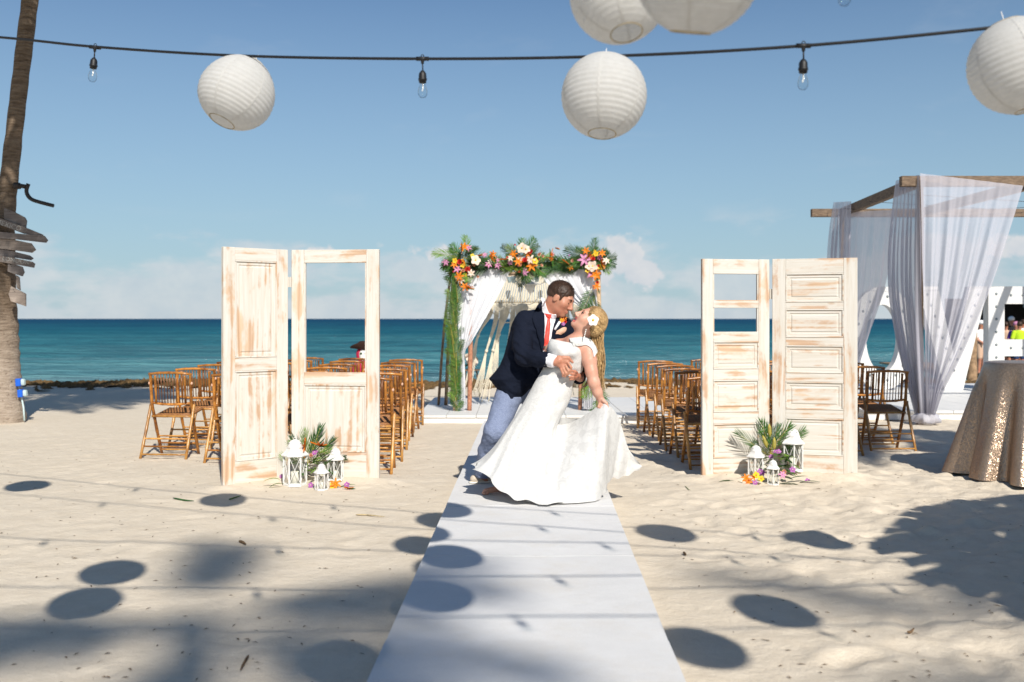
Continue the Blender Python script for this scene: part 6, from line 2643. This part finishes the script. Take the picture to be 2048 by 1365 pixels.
def lips_pick(H, smile):
    def pick(c):
        l = H.loc(c)
        m = (l[:, 1] > .070) & (np.abs(l[:, 0]) < .027)
        if smile:
            m &= (l[:, 2] < -.046) & (l[:, 2] > -.090)
        else:
            m &= (l[:, 2] < -.059) & (l[:, 2] > -.077) & (np.abs(l[:, 0]) < .021)
        return m
    return pick


# ---- groom -----------------------------------------------------------------
GH = Head(P(1121, 598, 7.70), (.80, -.40, -.46), (.45, .0, .88), 1.06)


def build_groom():
    S = Solid(.004)
    face(S, GH)
    nb = P(1090, 640, 7.77)
    S.cap(GH(0, -.035, -.055), nb, .060, .066, .03)
    S.cap(GH(0, .02, -.08), P(1094, 640, 7.73), .040, .05, .03)
    # trunk kept inside the jacket
    S.cap(nb, P(1072, 700, 7.80), .075, .105, .04)
    S.cap(P(1072, 700, 7.80), P(1036, 770, 7.84), .105, .105, .04)
    rs, re, rw = P(1046, 648, 7.72), P(1046, 716, 7.54), P(1111, 724, 7.335)
    S.chain([nb, rs, re, rw], [.06, .055, .044, .029], .03)
    ls, le, lw = P(1128, 660, 7.82), P(1168, 716, 7.80), P(1160, 757, 7.56)
    S.chain([nb, ls, le, lw], [.06, .055, .044, .028], .03)
    # legs
    rh, rk, ra = P(1018, 778, 7.80), P(991, 862, 7.58), P(966, 948, 7.86)
    S.chain([P(1036, 770, 7.84), rh, rk, ra], [.10, .085, .060, .042], .03)
    S.chain([ra, P(975, 962, 7.9)], [.042, .035], .02)
    lh, lk, la = P(1062, 785, 7.92), P(1102, 850, 8.02), P(1122, 935, 8.30)
    S.chain([P(1036, 770, 7.84), lh, lk, la], [.10, .085, .060, .042], .03)
    # right hand: back of the hand towards us, fingers curling over the bride's waist
    HD = 7.322
    flat = ((0, 1, 0), .55)
    S.cap(rw, P(1118, 722, 7.328), .029, .030, .012)
    S.cap(P(1118, 719, 7.326), P(1132, 723, HD), .030, .027, .012, False, flat)
    S.cap(P(1118, 726, 7.328), P(1127, 735, HD), .029, .026, .012, False, flat)
    fk = .005
    for pts, r0 in (([(1136, 726, HD - .012), (1142, 735, HD - .018), (1141, 744, HD - .008)], .0108), ([(1132, 733, HD - .012), (1137, 742, HD - .020), (1135, 750, HD - .008)], .0112),
                    ([(1127, 738, HD - .012), (1132, 747, HD - .018), (1130, 754, HD - .008)], .0105), ([(1122, 739, HD - .010), (1126, 748, HD - .014), (1125, 753, HD - .006)], .0092)):
        S.chain([P(*p) for p in pts], [r0, r0 * .95, r0 * .8], fk)
    S.chain([P(1126, 716, HD), P(1137, 716, HD - .004), P(1145, 725, HD - .002)], [.017, .0125, .0098], fk)
    # left hand reaching round from behind her back
    S.cap(lw, P(1154, 754, 7.46), .026, .028, .012)
    S.cap(P(1156, 751, 7.47), P(1151, 752, 7.40), .026, .022, .012)
    for a, b in (((1154, 746, 7.39), (1144, 742, 7.318)), ((1152, 750, 7.385), (1140, 748, 7.315)), ((1150, 755, 7.385), (1139, 754.5, 7.318)), ((1148, 759, 7.39), (1140, 759, 7.33))):
        m_ = ((a[0] + b[0]) / 2 + 1, (a[1] + b[1]) / 2 - .5, (a[2] + b[2]) / 2 - .018)
        S.chain([P(*a), P(*m_), P(*b)], [.0105, .0102, .0085], fk)
    lp = lips_pick(GH, False)

    body = S.build('person', ['skin_man', 'lips_man'], None, lambda c: lp(c).astype(int))
    tag(body, 'man in navy blazer and coral tie bending over the bride in his arms', 'person')

    # hair: close crop
    h = Solid(.004)
    GH.ell(h, 0, -.020, .036, (.083, .104, .094), .01)
    GH.ell(h, 0, .118, -.030, (.10, .062, .098), .012, True)
    GH.ell(h, 0, .150, .02, (.10, .085, .055), .02, True)
    for q in (-1, 1):
        GH.ell(h, q * .090, .005, -.035, (.030, .030, .040), .012, True)
        GH.cap(h, (q * .074, .030, .02), (q * .072, .030, -.016), .010, .007, .008)
    h.cut(GH(0, -.06, -.045), tuple(GH.u * -1 + GH.f * .35))

    def fuzz(v):
        rs_ = np.random.RandomState(1)
        l = GH.loc(v)
        n = fbm(l[:, 0] * 160 + l[:, 2] * 90, l[:, 1] * 160, 3) - .5
        d = v - np.array(GH(0, -.02, .03))
        d /= np.linalg.norm(d, axis=1)[:, None]
        return v + d * (n * .007)[:, None]
    ho = h.build('hair', ['hair_brown', 'hair_fade'], body, lambda c: (GH.loc(c)[:, 2] < .012 + .012 * np.sin(GH.loc(c)[:, 1] * 60)).astype(int), warp=fuzz)
    rnd = random.Random(3)
    hv = ho.data.vertices
    mb = MB()
    cen = GH(0, -.02, .02)
    for i in range(1700):
        v = hv[rnd.randrange(len(hv))]
        p = v.co.copy()
        l = GH.loc(np.array([p[:]]))[0]
        d = ((p - cen).normalized() * .8 + GH.f * (.5 if l[2] > .07 else -.35) + GH.u * (-.5 if l[2] < .07 else .1)).normalized()
        L = rnd.uniform(.006, .012) if l[2] > .06 else rnd.uniform(.003, .006)
        mb.tube([p - d * .002, p + d * L], [.0013, .0003], 3, cap=False)
    mb.build('short_hair', 'hair_brown', body, False, False)['kind'] = 'stuff'
    for q in (-1, 1):
        MB().tube(catmull([GH(q * .016, .0935, .0235), GH(q * .032, .092, .028), GH(q * .048, .078, .022)], 7), [.003, .0045, .0045, .0045, .004, .003, .0015], 6).build('eyebrow', 'hair_brown', body, True)
        MB().tube(catmull([GH(q * .019, .086, -.001), GH(q * .031, .0905, -.004), GH(q * .043, .083, -.002)], 7), .0016, 5).build('eyelashes', 'eye_dark', body, True)

    # trousers
    T = Solid(.005)
    T.cap(P(1040, 762, 7.84), P(1030, 775, 7.84), .135, .135, .04)
    T.chain([P(1022, 780, 7.80), rk, P(975, 905, 7.70), P(966, 945, 7.84)], [.112, .086, .072, .066], .03)
    T.chain([lh, lk, P(1118, 900, 8.18), P(1122, 940, 8.30)], [.115, .085, .070, .062], .03)
    T.cut(P(964, 956, 7.85), (0, 0, -1))

    def creases(v):
        n = fbm(v[:, 0] * 14 + v[:, 2] * 5, v[:, 2] * 17 + v[:, 1] * 6, 3) - .5
        v = v.copy()
        v[:, 1] += n * .022
        v[:, 0] += (fbm(v[:, 2] * 22, v[:, 1] * 9, 2) - .5) * .010
        return v
    T.build('trousers', 'chambray', body, warp=creases)

    # jacket
    J = Solid(.005)
    out = [(1087, 616), (1074, 619), (1060, 622), (1044, 627), (1032, 634), (1024, 646), (1019, 665), (1014, 690), (1008, 712), (1000, 730), (988, 746), (978, 758), (994, 778), (1004, 796), (1011, 810), (1018, 817), (1029, 810), (1044, 796), (1060, 778), (1080, 772), (1110, 765), (1138, 745), (1143, 700), (1141, 660), (1136, 645), (1126, 638), (1110, 634)]
    YC = 7.77
    J.pillow([(P(a, b, YC).x, P(a, b, YC).z) for a, b in out], YC, .145, .13, .02)
    J.cap(P(1050, 640, 7.72), P(1128, 652, 7.80), .075, .07, .04)
    J.chain([P(1046, 650, 7.71), P(1044, 690, 7.60), P(1049, 715, 7.53), P(1076, 718, 7.44), P(1095, 720.5, 7.375)], [.078, .073, .069, .062, .056], .025)
    J.cut_arm = None
    J.chain([P(1128, 662, 7.82), P(1167, 716, 7.80), P(1158, 756, 7.60)], [.074, .064, .052], .02)
    # neck opening
    J.cap(P(1092, 628, 7.74), P(1098, 596, 7.72), .066, .075, .012, True)

    def folds(v):
        v = v.copy()
        n = fbm(v[:, 0] * 9 + v[:, 2] * 12, v[:, 2] * 8 - v[:, 0] * 6, 3) - .5
        v[:, 1] += n * .042
        v[:, 0] += (fbm(v[:, 2] * 16 + 3, v[:, 0] * 7, 2) - .5) * .010
        # sleeve wrinkles round the elbow
        e = np.array(P(1050, 712, 7.53))
        d = np.linalg.norm(v - e, axis=1)
        w = np.exp(-(d / .13) ** 2)
        s = np.sin((v[:, 0] * .8 + v[:, 2] * 1.1) * 95)
        v[:, 1] += w * s * .0055
        v[:, 2] += w * s * .003
        return v
    jk = J.build('jacket', 'navy_wool', body, warp=folds)
    K = Solid(.004)
    K.cap(P(1096, 720.5, 7.370), P(1112, 724.5, 7.325), .053, .045, .004)
    K.cut(P(1110.5, 724.3, 7.328), tuple(P(1111, 725, 7.325) - P(1099, 719.5, 7.355)))
    K.build('shirt_cuff', 'shirt_cotton', body)
    # things lying on the chest
    bv = bvh_of(body, jk)
    fb = 7.63
    patch(bv, [(1087, 622), (1089, 650), (1088, 680), (1085, 704)], [(1113, 632), (1108, 655), (1100, 685), (1095, 702)], 16, 26, .004, .010, fb).build('shirt', 'shirt_cotton', body, True)
    patch(bv, [(1082, 595), (1084, 612), (1088, 634)], [(1089, 597), (1093, 614), (1099, 629)], 8, 14, .008, .010, fb).build('collar', 'shirt_cotton', body, True)
    patch(bv, [(1101, 630), (1103, 634), (1104, 637)], [(1112, 629), (1113, 634), (1110, 640)], 6, 8, .010, .010, fb).build('collar', 'shirt_cotton', body, True)
    patch(bv, [(1094.5, 636), (1091, 660), (1088, 685), (1085, 702)], [(1099.5, 636), (1100, 660), (1097, 685), (1094, 702)], 8, 26, .009, .008, fb, .006).build('tie', 'coral_satin', body, True)
    patch(bv, [(1090, 628), (1093, 637.5)], [(1104, 629), (1100, 638)], 8, 8, .014, .012, fb, .007).build('tie_knot', 'coral_satin', body, True)
    patch(bv, [(1086, 694), (1086, 697)], [(1095, 692.5), (1095, 695.5)], 5, 3, .020, .004, fb).build('tie_clip', 'rusty_pipe', body, True)
    patch(bv, [(1074, 612), (1065, 636), (1070, 652), (1076, 672), (1083, 704)], [(1084, 602), (1087, 630), (1089, 655), (1088, 685), (1086, 705)], 12, 26, .012, .010, fb, .004).build('lapel', 'navy_wool', body, True)
    patch(bv, [(1112, 634), (1107, 656), (1100, 685), (1095, 702)], [(1124, 641), (1127, 656), (1113, 686), (1099, 702)], 12, 26, .012, .010, fb, .004).build('lapel', 'navy_wool', body, True)
    patch(bv, [(1110, 668), (1113, 662), (1124, 657)], [(1122, 669), (1130, 663), (1131, 658)], 8, 8, .012, .008, fb, .01).build('pocket_square', 'petal_peach', body, True)
    # buttonhole flower
    p, n = on_surface(bv, 1122, 645, .025, fb)
    o = put('buttonhole_flower', LILY_O, body, loc=p, scale=.30)
    aim(o, (.1, -1, .3), axis='Z', upaxis='Y')
    for dx, dy, me, s in ((4, -5, LILY_O, .28), (-3, 1, BROAD[1], .13), (1, 6, ORCH_V, .55), (4, 2, ROSE, .40), (-2, -5, BROAD[0], .13), (-1, 1, ORCH_Y, .38)):
        q, n = on_surface(bv, 1122 + dx, 645 + dy, .022, fb)
        o = put('buttonhole_flower', me, body, loc=q, scale=s)
        aim(o, (.2, -1, .2), axis='Z', upaxis='Y')
    a, _ = on_surface(bv, 1118, 648, .022, fb)
    b, _ = on_surface(bv, 1110, 661, .018, fb)
    MB().tube([a, b], [.011, .009], 8).build('ribbon_stem', 'shirt_cotton', body, True)
    # sleeve buttons
    for k in range(3):
        p, n = on_surface(bv, 1089 + 2.2 * k, 731 - .6 * k, .002, 7.36)
        MB().ball(p, .005, 6, 4).build('button', 'black_rubber', body)
    # shoes
    for (a, b, zf) in ((P(980, 962, 7.90), P(949, 964, 7.86), 1), (P(1120, 952, 8.32), P(1140, 960, 8.18), 1)):
        a = Vector((a.x, a.y, RUN_Z + .048))
        b = Vector((b.x, b.y, RUN_Z + .036))
        s = Solid(.005)
        s.cap(a, b, .046, .036, .02, False, ((0, 0, 1), .9))
        s.cap(a + Vector((0, 0, .01)), a + Vector((0, 0, .06)), .045, .045, .02)
        s.cut((0, 0, RUN_Z + .016), (0, 0, -1))
        s.build('shoe', 'shoe_leather', body)
        s = Solid(.005)
        d = (b - a).normalized()
        s.cap(Vector((a.x, a.y, RUN_Z + .012)), Vector((b.x, b.y, RUN_Z + .012)) + d * .012, .047, .037, .01, False, ((0, 0, 1), .25))
        s.build('sole', 'candle_wax', body)
    return body


groom = build_groom()

# ---- bride -----------------------------------------------------------------
BH = Head(P(1178, 642, 7.44), (-.70, -.20, .66), (.68, .0, .73), .97)


def build_bride():
    S = Solid(.004)
    face(S, BH, True, True)
    nb = P(1160, 684, 7.47)
    S.cap(BH(0, -.03, -.06), nb, .047, .052, .03)
    S.cap(BH(0, .02, -.075), P(1156, 684, 7.45), .032, .045, .03)
    lsh, rsh = P(1176, 703, 7.43), P(1116, 692, 7.56)
    S.cap(nb, lsh, .050, .052, .035)
    S.cap(nb, rsh, .050, .050, .035)
    S.cap(P(1150, 692, 7.47), P(1128, 730, 7.48), .085, .085, .04)
    S.cap(P(1128, 730, 7.49), P(1104, 785, 7.49), .080, .090, .04)
    # left arm hanging down to the skirt
    S.chain([lsh, P(1179, 722, 7.40), P(1183, 744, 7.37), P(1188, 766, 7.36), P(1195, 785, 7.37), P(1201, 799, 7.38)], [.056, .053, .044, .042, .035, .025], .02)
    # hand closing on the cloth
    flat = ((0, 1, 0), .62)
    S.cap(P(1201, 799, 7.38), P(1206, 808, 7.375), .025, .028, .012, False, flat)
    fk = .005
    for pts in ([(1203, 810, 7.36), (1201, 817, 7.355), (1203, 823, 7.365)], [(1206, 811, 7.355), (1205, 819, 7.35), (1207, 825, 7.362)], [(1210, 810, 7.355), (1210, 818, 7.35), (1211, 823, 7.362)], [(1199, 808, 7.37), (1197, 814, 7.365), (1199, 819, 7.37)]):
        S.chain([P(*p) for p in pts], [.0092, .009, .0075], fk)
    S.chain([P(1206, 801, 7.355), P(1213, 807, 7.345), P(1216, 816, 7.345)], [.015, .0108, .0082], fk)
    # right arm tucked round his side
    S.chain([rsh, P(1101, 700, 7.60), P(1092, 716, 7.62), P(1076, 716, 7.60)], [.048, .043, .038, .026], .02)
    # legs and bare feet
    S.chain([P(1104, 785, 7.49), P(1094, 810, 7.48), P(1058, 872, 7.42), P(1006, 975, 7.42)], [.085, .070, .050, .034], .03)
    S.chain([P(1104, 785, 7.49), P(1098, 810, 7.50), P(1068, 872, 7.46), P(1078, 978, 7.50)], [.085, .070, .050, .034], .03)
    for hx, hy, tx, ty in ((P(1006, 0, 7.42).x, 7.42, P(972, 0, 7.36).x, 7.36), (P(1078, 0, 7.50).x, 7.50, P(1052, 0, 7.40).x, 7.38)):
        z = RUN_Z + .005
        S.cap((hx, hy, z + .06), (hx + .005, hy, z + .03), .033, .030, .02)
        S.cap((hx, hy, z + .035), (tx, ty, z + .022), .030, .024, .02, False, ((0, 0, 1), .8))
        d = Vector((tx - hx, ty - hy, 0)).normalized()
        n = Vector((-d.y, d.x, 0))
        for q, ln, r in ((-.026, .030, .0125), (-.011, .030, .0095), (.002, .026, .009), (.014, .020, .0085), (.025, .012, .008)):
            b = Vector((tx, ty, z + .010)) + n * q * -1
            S.cap(b, b + d * ln, r, r * .9, .004)
    lp = lips_pick(BH, True)
    body = S.build('person', ['skin_woman', 'lips'], None, lambda c: lp(c).astype(int))
    tag(body, 'laughing bride in white lace gown dipped back, flower in her hair', 'person')

    # teeth, eyes, brows
    t = Solid(.0025, .01)
    BH.ell(t, 0, .072, -.0625, (.021, .015, .0075), .004)
    t.build('teeth', 'teeth', body)
    for q in (-1, 1):
        MB().tube(catmull([BH(q * .016, .0905, .0255), BH(q * .032, .090, .031), BH(q * .049, .073, .024)], 7), [.002, .0032, .0036, .0034, .003, .002, .001], 6).build('eyebrow', 'hair_root', body, True)
        MB().ball(BH(q * .0315, .0880, .0045), .0072, 10, 8).build('eye', 'eye_dark', body, True)
        MB().tube(catmull([BH(q * .018, .0895, .008), BH(q * .031, .0945, .0125), BH(q * .047, .083, .009)], 7), .0023, 5).build('eyelashes', 'eye_dark', body, True)

    # hair: swept back from the forehead, long waves hanging
    h = Solid(.004)
    BH.ell(h, 0, -.026, .034, (.088, .104, .098), .01)
    BH.ell(h, 0, -.085, .00, (.075, .055, .080), .03)
    BH.ell(h, 0, .118, -.030, (.098, .074, .108), .012, True)
    BH.ell(h, 0, .145, .03, (.10, .085, .060), .02, True)
    for q in (-1, 1):
        BH.ell(h, q * .095, .022, -.055, (.040, .040, .055), .012, True)
    h.cut(BH(0, -.03, -.085), tuple(BH.u * -1 + BH.f * .5))

    def combed(v):
        l = BH.loc(v)
        ang = np.arctan2(l[:, 2] - .0, l[:, 0])
        n = fbm(ang * 14 + 40, l[:, 1] * 9 + 5, 3) - .5
        d = v - np.array(BH(0, -.02, .02))
        d /= np.linalg.norm(d, axis=1)[:, None]
        return v + d * (n * .012)[:, None]

    def roots(c):
        l = BH.loc(c)
        return ((l[:, 1] > .02) | (l[:, 2] > .10)).astype(int)
    h.build('hair', ['hair_blond', 'hair_root'], body, roots, warp=combed)
    rnd = random.Random(14)
    mb = MB()
    for i in range(330):
        s = rnd.random()
        a = BH(rnd.uniform(-.078, .05), rnd.uniform(-.12, -.02), rnd.uniform(-.05, .05))
        ex = rnd.uniform(1182, 1208)
        ey = rnd.uniform(740, 792)
        D = 7.46 + rnd.uniform(.0, .14)
        m1 = P(1190 + rnd.uniform(-8, 17), 676 + rnd.uniform(-6, 6), D - .02)
        m2 = P((ex + 1196) / 2 + rnd.uniform(-6, 8), 715 + rnd.uniform(-8, 8), D)
        pts = catmull([a, m1, m2, P(ex, ey, D)], 16)
        ph = rnd.uniform(0, 6.28)
        for k, p in enumerate(pts):
            p.x += .010 * math.sin(k * .85 + ph) * k / 15
            p.y += .010 * math.cos(k * .85 + ph) * k / 15
        r = rnd.uniform(.0022, .0042)
        mb.tube(pts, [r * (1 - .8 * (k / 15) ** 2) for k in range(16)], 5, mi=0 if rnd.random() < .8 else 1)
    # darker locks showing under her back
    for i in range(14):
        a = P(1176 + rnd.uniform(-8, 8), 700, 7.60)
        e = P(1158 + rnd.uniform(-6, 14), 768 + rnd.uniform(-14, 16), 7.62 + rnd.uniform(-.03, .05))
        pts = catmull([a, a.lerp(e, .5) + Vector((.03, 0, 0)), e], 12)
        ph = rnd.uniform(0, 6.28)
        for k, p in enumerate(pts):
            p.x += .012 * math.sin(k * .9 + ph) * k / 11
        mb.tube(pts, [.008 * (1 - .8 * k / 11) for k in range(12)], 5, mi=1)
    # combed strands over the crown
    for i in range(420):
        a = R(rnd.uniform(-100, 100))
        p0 = R(rnd.uniform(38, 60))
        q = []
        for k in range(9):
            ph = p0 + (R(178) - p0) * k / 8
            s = 1.015 + rnd.uniform(-.006, .012)
            q.append(BH(.090 * math.sin(ph) * math.sin(a) * s, .106 * math.cos(ph) * s - .026, .034 + .100 * math.sin(ph) * math.cos(a) * s))
        r = rnd.uniform(.0012, .0022)
        mb.tube(catmull(q, 12), [r] * 12, 4, mi=1 if rnd.random() < (.6 if abs(a) < .7 else .2) else 0)
    mb.build('long_hair', ['hair_blond', 'hair_root'], body, True, False)
    # frangipani over the ear
    FRG = petals_mesh('frangipani', 5, .046, .056, .42, .30, ['petal_white', 'petal_yellow'], 9, point=.8)
    o = put('hair_flower', FRG, body, loc=P(1186, 641, 7.30), scale=.86)
    aim(o, (.05, -1, .15), axis='Z', upaxis='Y', roll=.3)
    # earring
    mb = MB()
    for k in range(5):
        mb.ball(P(1172 - .8 * k, 660 + 3.4 * k, 7.335), .005, 6, 4)
    mb.build('earring', 'teeth', body)

    # ---- gown: fitted bodice and mermaid skirt
    rows = [((1101, 678), (1163, 690), 7.470, .080, 0), ((1096, 688), (1166, 700), 7.468, .118, 0), ((1094, 702), (1167, 714), 7.468, .128, 0), ((1093, 716), (1167, 728), 7.472, .118, 0),
            ((1089, 730), (1165, 742), 7.478, .108, 0), ((1081, 746), (1155, 754), 7.480, .108, 0), ((1070, 764), (1146, 768), 7.480, .118, 0), ((1058, 786), (1143, 790), 7.478, .132, 0),
            ((1040, 817), (1135, 812), 7.470, .140, 0), ((1021, 847), (1121, 838), 7.455, .142, .005), ((1003, 876), (1113, 862), 7.43, .165, .015), ((984, 905), (1128, 895), 7.40, .235, .03),
            ((962, 930), (1160, 935), 7.37, .330, .045), ((944, 944), (1190, 972), 7.33, .425, .050)]
    nv = 84
    Lp = catmull([P(l[0], l[1], d) for l, r, d, b, z in rows], nv)
    Rp = catmull([P(r[0], r[1], d) for l, r, d, b, z in rows], nv)
    bb = interp_list([q[3] for q in rows], nv)
    zz = interp_list([q[4] for q in rows], nv)
    n = 150
    rnd = random.Random(6)
    ph = [rnd.uniform(0, 6.28) for _ in range(6)]
    pts = []
    for i in range(nv):
        s = i / (nv - 1)
        c = (Lp[i] + Rp[i]) / 2
        a = (Rp[i] - Lp[i]) / 2
        k = max(0, (s - .55) / .45)
        r_ = []
        for j in range(n):
            th = 2 * math.pi * j / n
            ct, st = math.cos(th), math.sin(th)
            w = .55 * (1 - 2 * abs(math.sin(4.5 * th + ph[0] + 1.2 * s))) + math.sin(12 * th + ph[1] - s) * .25 + .28 * (1 - 2 * abs(math.sin(8.0 * th + ph[2] - .6 * s)))
            m_ = 1 + (.105 * k ** 1.1) * w
            # soft creases across the fitted part
            cr = .006 * math.sin(s * 70 + 3 * ct + 2 * st) * math.exp(-((s - .34) / .10) ** 2) + .004 * math.sin(s * 46 + 5 * ct) * (1 - k)
            # bust
            bu = .028 * math.exp(-((s - .12) / .065) ** 2) * (math.exp(-((ct + .42) / .34) ** 2) + math.exp(-((ct - .42) / .34) ** 2)) * max(0, -st)
            p = c + a * (ct * m_) + Vector((0, bb[i] * st * m_, bb[i] * 0))
            p.y += -bu * 1.0 + cr * st
            p.z += zz[i] * st * 2.0 * (1 if st < 0 else .4) + .022 * max(0, k - .6) * math.sin(15 * th + 2 * math.sin(3 * th))
            p.z += .085 * math.exp(-((ct + .82) / .30) ** 2) * k * k * (1 if st < .1 else .3)
            p.z = max(p.z, RUN_Z + .006 + .004 * (1 + w))
            r_.append(p)
        pts.append(r_)
    mb = MB().grid(pts, wrap=True)
    gown = mb.build('gown', 'lace', body, True)

    # ---- train: tulle lifted by her left hand
    top = [(1108, 846, 7.46), (1122, 850, 7.50), (1140, 846, 7.52), (1160, 836, 7.48), (1180, 824, 7.42), (1196, 813, 7.37), (1208, 808, 7.350), (1216, 812, 7.345), (1226, 818, 7.38), (1238, 838, 7.44), (1247, 866, 7.48), (1257, 898, 7.50), (1270, 922, 7.50), (1284, 932, 7.50)]
    bot = [(1052, 1004, 7.03), (1090, 1011, 6.98), (1125, 1014, 6.97), (1155, 1014, 6.98), (1180, 1012, 7.02), (1196, 1002, 7.10), (1204, 990, 7.16), (1212, 985, 7.20), (1216, 966, 7.30), (1226, 957, 7.40), (1240, 956, 7.46), (1256, 951, 7.50), (1272, 942, 7.51), (1284, 934, 7.50)]
    nu, nv = 150, 50
    Tp = catmull([P(*q) for q in top], nu)
    Bp = catmull([P(*q) for q in bot], nu)
    rows = []
    for i in range(nv):
        v = i / (nv - 1)
        r_ = []
        for j in range(nu):
            u = j / (nu - 1)
            a, b = Tp[j], Bp[j]
            p = a.lerp(b, v)
            # cloth bellies towards us and falls in folds from the hand
            p.y -= .10 * math.sin(math.pi * v) * math.exp(-((u - .25) / .30) ** 2)
            fold = (1 - 2 * abs(math.sin(u * 17 + .9 * v + .8 * math.sin(u * 9)))) * .6 + math.sin(u * 61 + 2 * v) * .16 + math.sin(u * 21 + 3 * v) * .5
            A = .020 * (v ** .7) * (1 - .65 * v ** 4) + .005
            p.y += fold * A
            p.z += .006 * math.sin(u * 60 + 4) * v * v
            p.z = max(p.z, RUN_Z + .008 if u < .55 else .02)
            r_.append(p)
        rows.append(r_)
    MB().grid(rows).build('train', 'tulle', body, True, False)
    # second layer behind, joining the lifted edge to the back of the skirt
    rows2 = []
    bk = [(1110, 850, 7.62), (1118, 880, 7.62), (1130, 930, 7.60), (1150, 975, 7.56)]
    B2 = catmull([P(*q) for q in ((1112, 840, 7.60), (1126, 836, 7.66), (1145, 838, 7.66), (1168, 836, 7.60), (1190, 822, 7.50), (1208, 810, 7.36), (1224, 822, 7.44), (1242, 856, 7.56), (1256, 896, 7.62), (1282, 931, 7.52))], 80)
    C2 = catmull([P(*q) for q in ((1090, 955, 7.75), (1115, 960, 7.80), (1140, 962, 7.80), (1165, 962, 7.78), (1190, 960, 7.75), (1212, 955, 7.70), (1230, 950, 7.66), (1245, 946, 7.62), (1260, 942, 7.58), (1284, 933, 7.51))], 80)
    for i in range(24):
        v = i / 23
        rows2.append([B2[j].lerp(C2[j], v) + Vector((0, .02 * math.sin(j * .5 + 2 * v) * v, -.06 * math.sin(math.pi * v) * math.exp(-((j / 79 - .2) / .25) ** 2))) for j in range(80)])
    MB().grid(rows2).build('train_lining', 'tulle', body, True, False)
    # scalloped lace strip along the hem
    mb = MB()
    hem = [pts[-1][j] for j in range(n)]
    bv = bvh_of(body, gown)
    # off-shoulder sleeves
    patch(bv, [(1140, 678), (1156, 676), (1172, 675), (1186, 684), (1193, 700)], [(1146, 694), (1160, 692), (1173, 692), (1183, 700), (1187, 716)], 12, 30, .010, .012, 7.40, .006).build('lace_sleeve', 'lace', body, True)
    return body


bride = build_bride()
